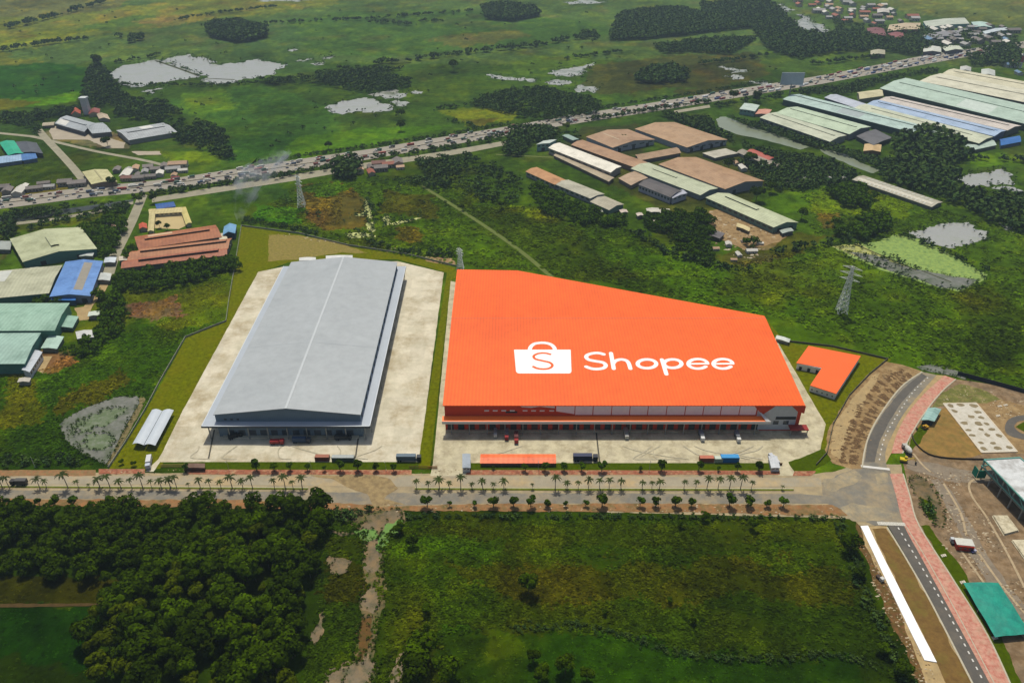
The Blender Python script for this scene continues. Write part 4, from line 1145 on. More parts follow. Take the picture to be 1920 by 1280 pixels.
# left edge
hall('factory_hall', 'pale cream-green gabled hall with a long ridge vent, beside the village road', 'factory', [(44, 490), (180, 466), (150, 426), (20, 448)], 9, 4, (184, 188, 150), TEAL, vent=(-.55, .35, 7, 1.4), doors=2, wins=0)
hall('factory_hall', 'cream sheet-roofed hall left of the blue-roofed hall', 'factory', [(-70, 560), (88, 553), (117, 494), (-40, 515)], 9, 1.5, (182, 182, 154), (70, 112, 104), axis=1, lights=0, patch=((196, 198, 190), .2, .98, .05, .95))
hall('factory_hall', 'blue-roofed hall with a tan panel and white ridge', 'factory', [(98, 553), (165, 556), (194, 488), (121, 493)], 9, 2, (104, 146, 206), (120, 130, 150), patch=((146, 140, 128), -.75, .85, .10, .55), doors=3)
hall('lean_to', 'bright blue lean-to roof along the front of the blue-roofed hall', 'lean-to', [(97, 561), (140, 562), (142, 552), (100, 551)], 6.5, .5, (30, 110, 190), (60, 90, 120), axis=1)
hall('factory_hall', 'upper mint green flat-looking hall at the left edge', 'factory', [(-80, 620), (92, 618), (137, 569), (-60, 569)], 12, 1.5, (152, 186, 166), (92, 146, 126), axis=1)
hall('factory_hall', 'lower mint green hall at the left edge with white office beside it', 'factory', [(-80, 682), (36, 680), (83, 625), (-60, 625)], 12, 1.5, (154, 184, 170), (70, 122, 112), axis=1)
hall('annex', 'small mint annex at the right end of the upper mint hall', 'annex', [(106, 612), (134, 613), (146, 594), (116, 592)], 5, .6, (148, 184, 166), (90, 120, 106))
hall('annex', 'pale mint annex between the two mint halls and the yard', 'annex', [(78, 652), (106, 652), (117, 632), (92, 630)], 5, .6, (176, 204, 190), (110, 120, 110))
hall('office', 'narrow white office block beside the lower mint hall', 'office', [(42, 692), (55, 696), (77, 660), (66, 657)], 8, .4, (190, 196, 204), (206, 208, 210), side_wins=6)
hall('hut', 'white-roofed hut among trees right of the mint annexes', 'hut', [(148, 634), (172, 631), (172, 619), (142, 622)], 4, .6, (206, 206, 202), (150, 146, 138))
hall('hut', 'pale small roof between trees just below the blue-roofed hall', 'hut', [(166, 592), (184, 590), (185, 584), (168, 585)], 4, .5, (196, 206, 192), (150, 146, 138))
hall('hut', 'white roof at the gate beside the village road', 'hut', [(180, 524), (205, 525), (207, 513), (184, 512)], 4, .5, (196, 200, 196), (150, 146, 138))
hall('shed', 'grey shed roof at the left edge above the cream halls', 'shed', [(-20, 470), (18, 466), (20, 454), (-15, 452)], 5, .6, (160, 166, 160), (110, 110, 104))
for k, (x, y, w_, h_, c, l) in enumerate([(196, 492, 18, 9, (200, 208, 214), 'white roof by the right corner of the blue-roofed hall'), (150, 480, 22, 6, (190, 196, 190), 'narrow pale roof behind the blue-roofed hall'), (55, 508, 24, 6, (186, 188, 170), 'narrow cream roof behind the cream hall'), (35, 715, 18, 6, (196, 190, 178), 'pale rubble shed below the lower mint hall')]):
    hall('shed', l, 'shed', [(x, y), (x + w_, y - 1), (x + w_ + 3, y - h_), (x + 2, y - h_)], 4, .5, c, (140, 138, 130))
# brick works
RB = (166, 100, 58)
hall('brick_hall', 'northernmost long rust-red roof of the brick works', 'factory', [(261, 464), (414, 446), (403, 420), (253, 446)], 7, 2.4, RB, (126, 120, 110), axis=1, vent=(-.8, .8, 4, 1.6), patch=((206, 176, 140), .1, .7, .3, .9))
hall('brick_hall', 'middle long rust-red roof of the brick works', 'factory', [(229, 490), (436, 463), (424, 449), (262, 466)], 7, 2.4, (176, 116, 76), (126, 120, 110), axis=1, vent=(-.95, .8, 3.5, 1.6), patch=((196, 150, 96), -.1, .6, .1, .8))
hall('brick_hall', 'southernmost long rust-red roof of the brick works, along the dark hedge', 'factory', [(233, 500), (420, 479), (430, 464), (229, 491)], 7, 2.2, (166, 92, 56), (126, 120, 110), axis=1, vent=(-.85, .7, 3.5, 1.6))
hall('lean_to', 'pale cement-sheet roof at the right end of the brick works', 'lean-to', [(417, 461), (432, 459), (419, 437), (411, 440)], 6, .4, (206, 196, 170), (120, 110, 100))
hall('lean_to', 'white roof at the left end of the brick works beside the road', 'lean-to', [(226, 488), (240, 487), (243, 481), (223, 481)], 6, .4, (206, 196, 176), (120, 110, 100))
hall('kiln_shed', 'light blue curved-looking sheet roof at the right of the brick works', 'shed', [(418, 440), (440, 436), (441, 422), (422, 424)], 8, 2.5, (120, 168, 206), (50, 70, 90), doors=1)
hall('shed', 'deep blue tent roof behind the tan courtyard', 'shed', [(296, 391), (327, 387), (325, 378), (291, 383)], 5, 1, (22, 80, 150), (60, 80, 110), axis=1)
hall('school_wing', 'rear cream wing of the tan courtyard', 'building', [(281, 401), (342, 397), (340, 389), (280, 393)], 5, .8, (200, 184, 128), (196, 186, 150), axis=1, side_wins=7)
hall('school_wing', 'left cream wing of the tan courtyard', 'building', [(278, 433), (287, 432), (289, 402), (281, 402)], 5, .8, (202, 188, 134), (196, 186, 150), side_wins=0)
hall('school_wing', 'right cream wing of the tan courtyard', 'building', [(349, 420), (358, 417), (347, 389), (340, 391)], 5, .8, (206, 192, 120), (196, 186, 150), side_wins=0)
hall('hut', 'small bright orange-red roofed hut left of the tan courtyard', 'hut', [(262, 428), (275, 427), (273, 419), (262, 420)], 4, 1.5, (204, 92, 60), (190, 170, 150))
hall('hut', 'white roofed hut between trees west of the village road', 'hut', [(199, 420), (207, 419), (208, 415), (200, 415)], 4, 1, (214, 210, 204), (190, 170, 150))
hall('hut', 'pale pink roofed hut between trees west of the village road', 'hut', [(210, 425), (220, 424), (221, 420), (211, 420)], 4, 1, (196, 160, 140), (190, 170, 150))
# upper left works
hall('works_hall', 'light grey hall at the far left of the upper-left works', 'factory', [(101, 231), (160, 247), (176, 231), (127, 217)], 8, 2, (166, 172, 176), (84, 84, 92), axis=1, vent=(-.8, .8, 4, 1), patch=((214, 212, 204), .3, .95, -.9, -.1))
hall('works_hall', 'grey hall in the middle of the upper-left works', 'factory', [(171, 250), (211, 247), (189, 230), (160, 233)], 8, 2, (168, 174, 178), (90, 90, 96), axis=1)
hall('works_hall', 'large grey white-patched hall at the right of the upper-left works', 'factory', [(245, 262), (328, 248), (308, 230), (216, 245)], 8, 2.5, (170, 174, 176), (140, 140, 136), axis=1, vent=(-.8, .8, 4, 1), patch=((216, 214, 208), -.4, .1, .1, .9))
hall('works_hall', 'narrow tan roof left of the upper-left works', 'factory', [(78, 236), (102, 234), (100, 229), (84, 230)], 5, 1, (176, 164, 140), (120, 110, 100), axis=1)
hall('temple_roof', 'small steep orange-red roof behind the upper-left works, the left one', 'temple', [(133, 214), (151, 213), (149, 206), (136, 207)], 6, 4, (176, 84, 56), (190, 170, 140))
hall('temple_roof', 'small dark red roof behind the upper-left works beside the white tower', 'temple', [(166, 214), (186, 212), (186, 204), (169, 206)], 6, 2.5, (140, 72, 60), (190, 170, 140))
hall('temple_roof', 'cream roofed hall right of the dark red roof', 'temple', [(186, 222), (206, 224), (200, 214), (182, 214)], 5, 2, (190, 172, 146), (170, 160, 140))
tw = MB(); p = G(165, 214); tw.box(p[0] - 4, p[0] + 4, p[1] - 4, p[1] + 4, 0, 22, mat('tower_white', A(200, 206, 206), .8, .04, .5)); tw.prism([(p[0] - 5, p[1] - 5), (p[0] + 5, p[1] - 5), (p[0] + 5, p[1] + 5), (p[0] - 5, p[1] + 5)], 22.01, 24, MATS['tower_white'], [(p[0] - 1, p[1] - 1), (p[0] + 1, p[1] - 1), (p[0] + 1, p[1] + 1), (p[0] - 1, p[1] + 1)])
tag(tw.build('water_tower', loc=(p[0], p[1], 0)), 'white square tower behind the upper-left works', 'tower')
hall('shed', 'bright teal green roof at the left edge', 'shed', [(16, 291), (43, 287), (25, 264), (0, 267)], 7, 1.5, (24, 168, 132), (60, 90, 100))
hall('shed', 'dark charcoal roof right of the teal green roof', 'shed', [(44, 288), (76, 285), (71, 270), (27, 264)], 7, 1.5, (80, 84, 92), (60, 60, 66))
hall('shed', 'pale blue roof below the teal green roof at the left edge', 'shed', [(-20, 309), (40, 300), (38, 289), (-20, 296)], 6, 1, (150, 178, 206), (90, 110, 140), axis=1)
hall('shed', 'strong blue roof below the charcoal roof', 'shed', [(41, 301), (71, 296), (62, 286), (42, 289)], 6, 1, (66, 116, 176), (90, 110, 140), axis=1)
hall('works_hall', 'cream hall with a dark centre strip beside the highway junction', 'factory', [(172, 345), (219, 340), (200, 318), (156, 322)], 7, 1.5, (196, 190, 140), (140, 120, 100), patch=((130, 124, 90), -.8, .9, -.1, .05))
# middle industrial estate
TAN = (170, 136, 104)
hall('estate_hall', 'tan hall with a pale ridge patch, first behind the long white hall', 'warehouse', [(1150, 276), (1226, 262), (1178, 242), (1099, 257)], 9, 4, TAN, (168, 170, 176), patch=((190, 174, 146), -.4, .8, -.35, .1), doors=3, wins=5)
hall('estate_hall', 'large tan hall nearest the highway in the industrial estate', 'warehouse', [(1290, 277), (1361, 261), (1266, 230), (1190, 241)], 9, 4, (176, 142, 106), (158, 160, 168), doors=4, wins=6, patch=((192, 164, 132), -.9, .9, -.06, .06))
hall('estate_hall', 'largest tan hall in front of the pale flat roof', 'warehouse', [(1359, 353), (1432, 340), (1305, 294), (1237, 309)], 10, 4, (174, 138, 102), (140, 140, 146), doors=2, patch=((176, 158, 126), .35, .5, -.95, .6))
hall('estate_hall', 'small low tan hall between the tan halls', 'warehouse', [(1198, 301), (1276, 286), (1268, 277), (1192, 290)], 6, 1.5, (164, 134, 102), (110, 100, 96), axis=1)
hall('estate_hall', 'long narrow rust-tan hall along the white hall', 'warehouse', [(1193, 315), (1213, 304), (1092, 263), (1072, 271)], 8, 1.5, (172, 134, 100), (130, 100, 80))
hall('estate_hall', 'long pale mint hall continuing the rust-tan one', 'warehouse', [(1311, 365), (1347, 353), (1214, 305), (1186, 316)], 8, 2, (184, 190, 160), (130, 140, 140), vent=(-.1, .6, 3, .8))
hall('estate_hall', 'bright white long hall beside the teal office', 'warehouse', [(1144, 323), (1165, 312), (1048, 268), (1030, 277)], 10, 1.5, (236, 230, 214), (160, 150, 140), side_wins=9)
hall('lean_to', 'cluttered tan lean-to in front of the bright white hall', 'lean-to', [(1140, 340), (1152, 333), (1047, 286), (1040, 291)], 5, .6, (176, 160, 134), (110, 96, 84))
hall('estate_hall', 'tan-roofed court building between the white hall and the charcoal hall', 'warehouse', [(1184, 348), (1213, 332), (1192, 322), (1160, 333)], 6, .8, (178, 152, 124), (130, 116, 104))
hall('office', 'teal office block at the left end of the bright white hall', 'office', [(1008, 271), (1029, 268), (1044, 262), (1018, 264)], 12, .4, (196, 206, 196), (130, 168, 160), wins=3, doors=1)
hall('shed', 'narrow pale teal roof behind the teal office', 'shed', [(1075, 263), (1084, 261), (1066, 252), (1055, 254)], 6, .6, (146, 168, 158), (100, 110, 104))
hall('estate_hall', 'charcoal-roofed hall with pale side wall', 'warehouse', [(1257, 369), (1277, 358), (1219, 335), (1198, 346)], 10, 2, (86, 80, 80), (172, 170, 182), side_wins=10)
hall('office', 'pale lilac roofed block at the end of the charcoal hall', 'office', [(1259, 371), (1290, 362), (1278, 356), (1257, 365)], 9, 1, (176, 178, 190), (176, 176, 186), wins=3)
hall('estate_hall', 'pale mint hall with a ridge vent beside the dirt yard', 'warehouse', [(1452, 428), (1494, 414), (1368, 365), (1324, 368)], 9, 3, (190, 196, 160), (106, 132, 120), vent=(-.2, .75, 4, 1), side_wins=12, doors=2)
hall('estate_hall', 'rusty orange-tan roof at the near end of the wooded row', 'warehouse', [(1040, 346), (1060, 337), (1006, 314), (987, 321)], 8, 1.2, (190, 140, 92), (150, 150, 150), side_wins=6)
hall('estate_hall', 'pale grey roof in the middle of the wooded row', 'warehouse', [(1103, 371), (1136, 364), (1062, 337), (1044, 345)], 8, 1.2, (178, 174, 154), (156, 156, 166), side_wins=7)
hall('estate_hall', 'pale teal-edged roof at the far end of the wooded row', 'warehouse', [(1143, 393), (1168, 383), (1135, 368), (1107, 378)], 7, 2, (176, 168, 146), (110, 134, 124))
hall('shed', 'flat pale cream roof behind the largest tan hall', 'shed', [(1342, 296), (1381, 287), (1362, 279), (1317, 287)], 5, .4, (190, 184, 166), (120, 118, 110))
hall('row_house', 'long red-roofed house row beside the river', 'house', [(1440, 301), (1453, 296), (1412, 280), (1401, 284)], 5, 1.5, (176, 84, 66), (186, 180, 160), side_wins=7)
hall('row_house', 'long grey-white house row in front of the red-roofed row', 'house', [(1452, 314), (1463, 307), (1392, 280), (1383, 285)], 5, .8, (150, 140, 124), (176, 172, 160), side_wins=7)
hall('long_shed', 'very long narrow ribbed white-grey shed among the trees', 'shed', [(1747, 387), (1766, 379), (1620, 329), (1599, 337)], 5, 1.5, (176, 170, 150), (120, 120, 108), lights=16, patch=((206, 200, 182), -.95, .95, -.6, -.2))
hall('shed', 'white shed roof under the end of the mint hall by the dirt yard', 'shed', [(1467, 437), (1488, 432), (1482, 428), (1464, 432)], 4, .5, (176, 186, 176), (90, 90, 90))
hall('shed', 'cream shed roof standing in the dirt yard', 'shed', [(1381, 424), (1404, 433), (1405, 427), (1384, 419)], 3.5, .5, (206, 190, 140), (110, 100, 80))
hall('shed', 'rusty dark roof in the dirt yard between trees', 'shed', [(1322, 440), (1350, 446), (1356, 438), (1334, 431)], 4, .8, (110, 104, 106), (80, 70, 60))
for k, (x, y, w_, h_) in enumerate([(1112, 398, 18, 6), (1215, 398, 22, 8), (1240, 402, 18, 10), (1228, 416, 16, 5), (1196, 404, 10, 5), (1165, 398, 12, 5)]):
    hall('hut', ['small white hut roof under trees below the wooded row', 'white hut roof among trees left of the pair', 'largest white hut roof among the trees below the charcoal hall', 'low white hut roof in front of the other tree-shaded huts', 'tiny pale hut roof among trees', 'pale hut roof right of the wooded row end'][k], 'hut', [(x, y), (x + w_, y - 1), (x + w_ - 4, y - h_), (x - 2, y - h_ + 1)], 4, .6, (196 + k * 3, 194, 180), (140, 130, 116))
# big factory estate, upper right
MINT = (184, 202, 184); CR = (214, 210, 186)
hall('factory_roof', 'front cream-mint factory roof along the river', 'factory', [(1556, 267), (1586, 252), (1456, 212), (1426, 219)], 10, 2, (196, 200, 176), (130, 134, 130), vent=(-.9, .9, 3, .8), side_wins=14)
hall('factory_roof', 'second mint factory roof from the river', 'factory', [(1590, 252), (1634, 237), (1493, 201), (1458, 211)], 11, 3, (188, 204, 176), (110, 110, 112), vent=(-.9, .9, 3, .8))
hall('factory_roof', 'long pale aqua factory roof behind the two mint ones', 'factory', [(1715, 249), (1742, 237), (1500, 177), (1468, 186)], 11, 3, (178, 200, 192), (60, 84, 80), vent=(-.92, .92, 3, .9), patch=((160, 172, 172), -.2, .15, -.9, -.1))
hall('factory_roof', 'narrow lilac-white factory roof beside the cream tanks', 'factory', [(1606, 202), (1625, 196), (1570, 177), (1545, 183)], 10, 2, (186, 192, 204), (90, 100, 110))
hall('factory_roof', 'narrow cream-and-mint factory roof right of the aqua one', 'factory', [(1834, 268), (1862, 257), (1625, 195), (1600, 205)], 11, 2, (200, 204, 178), (60, 80, 70), vent=(-.8, .8, 3, .7))
hall('factory_roof', 'narrow mint roof between the aqua and cream ones', 'factory', [(1776, 262), (1800, 258), (1590, 202), (1560, 196)], 10, 2, (180, 200, 184), (60, 80, 70), vent=(-.8, .8, 3, .7))
hall('factory_roof', 'long blue-striped factory roof', 'factory', [(1863, 256), (1886, 244), (1648, 188), (1627, 195)], 11, 2, (168, 188, 214), (60, 80, 120), vent=(-.92, .92, 3, .9), patch=((60, 104, 160), -.95, .85, .02, .35))
hall('factory_roof', 'long pinkish-white factory roof behind the blue-striped one', 'factory', [(1887, 244), (1915, 236), (1672, 181), (1649, 188)], 11, 2, (206, 196, 186), (80, 90, 84), vent=(-.92, .92, 3, .9))
hall('factory_roof', 'widest mint factory roof of the estate', 'factory', [(1946, 240), (1995, 212), (1695, 147), (1655, 165)], 12, 3, (180, 200, 184), (60, 84, 74), vent=(-.92, .92, 3, .9), patch=((196, 208, 198), -.4, .0, -.9, -.1))
hall('factory_roof', 'cream factory roof behind the widest mint one', 'factory', [(1975, 203), (2000, 183), (1767, 139), (1722, 151)], 12, 2, CR, (110, 100, 90), vent=(-.9, .9, 3, .9))
hall('factory_roof', 'rearmost cream factory roof by the far trees', 'factory', [(1992, 183), (2012, 168), (1787, 130), (1768, 138)], 12, 2, (212, 206, 176), (110, 100, 90), vent=(-.9, .9, 3, .9))
hall('tank_house', 'cream barrel-topped store beside the lilac-white roof', 'store', [(1612, 186), (1656, 179), (1650, 168), (1608, 173)], 8, 3, (206, 198, 158), (150, 146, 120), axis=1, doors=0, wins=6)
hall('shed', 'strong blue roof at the right edge below the factory estate', 'shed', [(1877, 273), (1914, 265), (1911, 255), (1875, 261)], 6, 1.5, (48, 108, 176), (70, 90, 120), axis=1)
hall('shed', 'mint roof left of the strong blue roof', 'shed', [(1806, 284), (1871, 272), (1855, 261), (1803, 274)], 6, 1.5, (184, 202, 188), (100, 104, 96), axis=1)
hall('shed', 'dark grey roof at the end of the second mint factory roof', 'shed', [(1638, 271), (1672, 259), (1642, 242), (1606, 256)], 7, 1, (100, 98, 100), (60, 60, 60))
hall('house', 'ochre-walled house below the dark grey roof', 'house', [(1620, 283), (1650, 284), (1652, 272), (1622, 270)], 5, 1.5, (206, 176, 128), (150, 110, 70))
hall('office', 'teal and white office at the left end of the factory estate', 'office', [(1388, 205), (1414, 208), (1424, 198), (1396, 193)], 10, .5, (186, 200, 190), (120, 156, 150), wins=4)
hall('shed', 'salmon roof beside the teal and white office', 'shed', [(1416, 214), (1440, 214), (1446, 206), (1424, 205)], 5, .8, (206, 146, 124), (150, 120, 100))
# far town
FAR = [([(1736, 52), (1820, 44), (1806, 34), (1734, 40)], (190, 196, 180), (110, 160, 160), 'long cream-teal depot roof in the far town'),
       ([(1826, 50), (1862, 52), (1850, 42), (1824, 42)], (180, 206, 196), (100, 130, 130), 'pale aqua roof right of the far depot'),
       ([(1660, 60), (1728, 54), (1722, 44), (1672, 46)], (196, 176, 144), (160, 110, 80), 'tan roof left of the far depot'),
       ([(1628, 66), (1664, 68), (1654, 52), (1628, 54)], (126, 70, 70), (120, 80, 70), 'dark red roof in the far town'),
       ([(1664, 74), (1698, 70), (1690, 62), (1668, 62)], (140, 76, 74), (120, 80, 70), 'second dark red roof in the far town'),
       ([(1730, 97), (1766, 98), (1762, 88), (1734, 88)], (206, 208, 196), (90, 90, 100), 'left pale roof beside the far highway'),
       ([(1772, 96), (1808, 93), (1796, 86), (1768, 89)], (206, 212, 190), (90, 90, 100), 'right pale roof beside the far highway'),
       ([(1738, 74), (1800, 66), (1806, 58), (1740, 62)], (140, 138, 140), (100, 100, 104), 'broad grey roof behind the far highway'),
       ([(1848, 64), (1892, 56), (1888, 52), (1842, 59)], (196, 206, 210), (110, 120, 130), 'long thin white roof at the far right'),
       ([(1840, 140), (1866, 142), (1864, 132), (1842, 130)], (196, 200, 192), (150, 150, 146), 'white roof behind the rearmost factory roofs'),
       ([(1800, 132), (1820, 134), (1820, 126), (1802, 125)], (190, 190, 184), (150, 150, 146), 'small white roof left of the one behind the factories'),
       ([(1592, 80), (1606, 82), (1604, 76), (1590, 74)], (196, 192, 184), (150, 150, 146), 'small white roof at the edge of the far wood'),
       ([(1630, 103), (1662, 102), (1656, 94), (1636, 95)], (176, 170, 144), (130, 120, 110), 'cream roof beside the far highway meadow'),
       ([(1645, 24), (1668, 24), (1666, 17), (1646, 17)], (196, 190, 180), (140, 130, 120), 'white roof at the far edge of the town')]
for q, rc, wc, l in FAR:
    hall('far_building', l, 'building', q, 8, 2, rc, wc, axis=0)

# villages of small houses, each house a thing
def house_meshes():
    out = []
    cols = [((158, 92, 72), (186, 170, 146)), ((160, 158, 156), (186, 180, 170)), ((206, 202, 192), (190, 186, 176)), ((120, 112, 108), (150, 140, 130)), ((184, 150, 120), (200, 190, 170)), ((100, 130, 160), (180, 180, 176)), ((124, 84, 74), (180, 160, 130))]
    for k, (rc, wc) in enumerate(cols):
        rm = mat('house_roof_%d' % k, A(*rc), .7, .08, .4, rnd_obj=.15); wm = mat('house_wall_%d' % k, A(*wc), .8, .06, .4, rnd_obj=.1)
        L_, w_, h, rh = 6.5, 4.0, 4.2, 1.8
        mb = MB()
        mb.box(-L_, L_, -w_, w_, 0, h, wm)
        mb.add([(-L_, -w_, h), (-L_, w_, h), (-L_, 0, h + rh), (L_, -w_, h), (L_, w_, h), (L_, 0, h + rh)], [(0, 2, 1), (3, 4, 5)], wm)
        mb.slab([(-L_ - .5, -w_ - .6, h - .2), (L_ + .5, -w_ - .6, h - .2), (L_ + .5, 0, h + rh + .05), (-L_ - .5, 0, h + rh + .05)], .15, rm)
        mb.slab([(-L_ - .5, 0, h + rh + .05), (L_ + .5, 0, h + rh + .05), (L_ + .5, w_ + .6, h - .2), (-L_ - .5, w_ + .6, h - .2)], .15, rm)
        for x in (-4, -1, 4): mb.box(x, x + 1.2, -w_ - .06, -w_ + .02, 1.2, 2.6, glass)
        mb.box(1.2, 2.4, -w_ - .06, -w_ + .02, 0, 2.3, dark)
        o = mb.build('house_proto'); out.append(o.data); bpy.data.objects.remove(o)
    return out
HM = house_meshes()
def village(poly, n, label, group, cols=None, sc=(0.7, 1.3), ang=0, mind=13):
    wp = W(poly); xs = [p[0] for p in wp]; ys_ = [p[1] for p in wp]
    placed = []; t = 0
    while len(placed) < n and t < n * 60:
        t += 1
        x, y = rnd.uniform(min(xs), max(xs)), rnd.uniform(min(ys_), max(ys_))
        if not pip(np.array([x]), np.array([y]), wp)[0]: continue
        if any((x - a) ** 2 + (y - b) ** 2 < mind ** 2 for a, b in placed): continue
        placed.append((x, y))
        o = link('house', HM[rnd.choice(cols or range(7))])
        o.location = (x, y, 0); o.rotation_euler = (0, 0, ang + rnd.choice([0, math.pi / 2]) + rnd.uniform(-.12, .12))
        s = rnd.uniform(*sc); o.scale = (s * rnd.uniform(.8, 1.3), s, s)
        cw = ['red-roofed', 'grey-roofed', 'white-roofed', 'brownish grey-roofed', 'pale tan-roofed', 'blue-roofed', 'dark red-roofed'][HM.index(o.data)]
        tag(o, label.replace('small', 'small ' + cw, 1) if ' or ' not in label else label, 'house', cw + ' ' + group)
village([(215, 322), (262, 318), (345, 312), (345, 330), (240, 343)], 26, 'small house in the cluster above the highway left of the village road', 'houses above the highway on the left', [3, 1, 2, 4, 3, 6], ang=.25, mind=11)
village([(0, 352), (150, 342), (160, 350), (0, 368)], 12, 'small roadside house on the upper side of the highway at the far left', 'houses along the highway at the left edge', [1, 2, 3], ang=.3)
village([(660, 322), (690, 312), (745, 308), (760, 318), (700, 328)], 9, 'small house among the roadside trees below the highway', 'houses among trees below the highway', [0, 3, 2, 4, 6], ang=.3, mind=12)
village([(1480, 5), (1560, 0), (1700, 18), (1720, 40), (1640, 48), (1570, 45), (1530, 28)], 46, 'small house of the far town beside the pale creek', 'houses of the far town by the creek', [1, 1, 2, 3, 4, 0], sc=(.9, 1.7), mind=22)
village([(1730, 55), (1900, 50), (1900, 84), (1800, 90), (1730, 86)], 36, 'small house of the far town behind the highway', 'houses of the far town behind the highway', [1, 1, 2, 3, 5], sc=(.9, 1.7), mind=22)
village([(1880, 100), (1925, 98), (1925, 150), (1870, 128)], 8, 'small house at the right edge beyond the factories', 'houses at the far right edge', [1, 2, 4, 5], sc=(.9, 1.5), mind=20)
village([(1330, 470), (1420, 440), (1440, 470), (1370, 492)], 7, 'small hut on the bare ground below the dirt yard', 'huts below the dirt yard', [2, 4, 3], sc=(.4, .7), mind=9)
village([(1480, 335), (1590, 335), (1560, 345), (1480, 345)], 5, 'small house beside the long ribbed shed', 'houses by the long ribbed shed', [0, 1, 2], sc=(.6, .9), mind=14)
village([(1380, 305), (1440, 312), (1420, 325), (1380, 318)], 4, 'small house in the trees behind the largest tan hall', 'white houses behind the tan hall', [2, 2, 4], sc=(.6, .9), mind=10)

# ================================================================ TOWERS, POSTS
def pylon(px, py, h, label, w0=6.0, armw=8):
    x, y = G(px, py)
    loc = (x, y, 0)
    root = empty('pylon', loc, label, 'pylon')
    m = mat('pylon_steel', A(232, 236, 230), .6, .05, 1)
    mb = MB(); n = 9
    def lev(t): 
        w = w0 / 2 * (1 - t) ** 1.2 + .8
        return [(x + sx * w, y + sy * w, h * t) for sx, sy in ((-1, -1), (1, -1), (1, 1), (-1, 1))]
    L0 = lev(0)
    for i in range(n):
        a, b = lev(i / n), lev((i + 1) / n)
        for k in range(4):
            mb.bar(a[k], b[k], .24, m, 4); mb.bar(a[k], b[(k + 1) % 4], .17, m, 4); mb.bar(a[(k + 1) % 4], b[k], .13, m, 4); mb.bar(b[k], b[(k + 1) % 4], .12, m, 4)
    mb.build('lattice', root, loc=loc)
    for t in (.72, .84, .96):
        mb = MB(); w = armw * (1.1 - abs(t - .84))
        for s in (-1, 1):
            for dy in (-.7, .7):
                mb.bar((x, y + dy, h * t), (x + s * w * .8, y - w * .6 * s, h * t + .3), .14, m, 4)
                mb.bar((x, y + dy, h * t + 2), (x + s * w * .8, y - w * .6 * s, h * t + .3), .12, m, 4)
        mb.build('cross_arm', root, loc=loc)
pylon(1577, 586, 42, 'grey lattice pylon standing in the green marsh near the algae pond')
pylon(863, 505, 20, 'short lattice pylon behind the gap between the two warehouses', 5, 4)
pylon(566, 388, 34, 'faint lattice pylon in the smoke beside the canal', 6, 6)
def mast(px, py, h, label, striped=False, r=1.2):
    x, y = G(px, py); loc = (x, y, 0)
    root = empty('mast', loc, label, 'mast')
    for k in range(6):
        m = mat('mast_red', A(170, 50, 44), .6, .03, 1) if striped and k % 2 else mat('mast_white', A(205, 205, 205), .6, .03, 1)
        MB().bar((x, y, h * k / 6), (x, y, h * (k + 1) / 6), r * (1 - k * .1), m, 6, r * (1 - (k + 1) * .1)).build('segment', root, loc=loc)
mast(1912, 128, 62, 'red and white banded mast at the top right edge', True, 2.4)
mast(1570, 34, 22, 'slim white mast in the far town')
mast(66, 876, 9, 'slim pale pole by the left road verge', r=.18)
def billboard():
    x, y = G(1478, 190); loc = (x, y, 0)
    root = empty('billboard', loc, 'tall grey-white hoarding on a post beside the highway', 'billboard')
    MB().bar((x, y, 0), (x, y, 26), .9, steel, 8).build('post', root, loc=loc)
    MB().box(x - 17, x + 17, y - .6, y + .6, 24, 42, mat('billboard_face', A(176, 184, 196), .6, .1, .05, dcol=A(130, 140, 160), dscale=.1, dvar=.6)).build('panel', root, loc=loc)
billboard()
def lamp(px, py, label, h=9):
    x, y = G(px, py); loc = (x, y, 0)
    root = empty('street_lamp', loc, label, 'street lamp', 'street lamps along the front road')
    MB().bar((x, y, 0), (x, y, h), .13, steel, 6, .08).build('pole', root, loc=loc)
    MB().bar((x, y, h), (x, y - 1.8, h + .4), .06, steel, 5).build('arm', root, loc=loc)
    MB().box(x - .15, x + .15, y - 2.4, y - 1.6, h + .32, h + .5, steel).build('lamp_head', root, loc=loc)
for px, l in ((430, 'slim street lamp left of the containers on the grey yard edge'), (724, 'slim street lamp at the verge right of the grey container'), (1009, 'slim street lamp at the verge in front of the orange shelter'), (1217, 'slim street lamp at the verge in front of the orange warehouse'), (585, 'slim street lamp just left of the brown container')):
    lamp(px, 884, l)

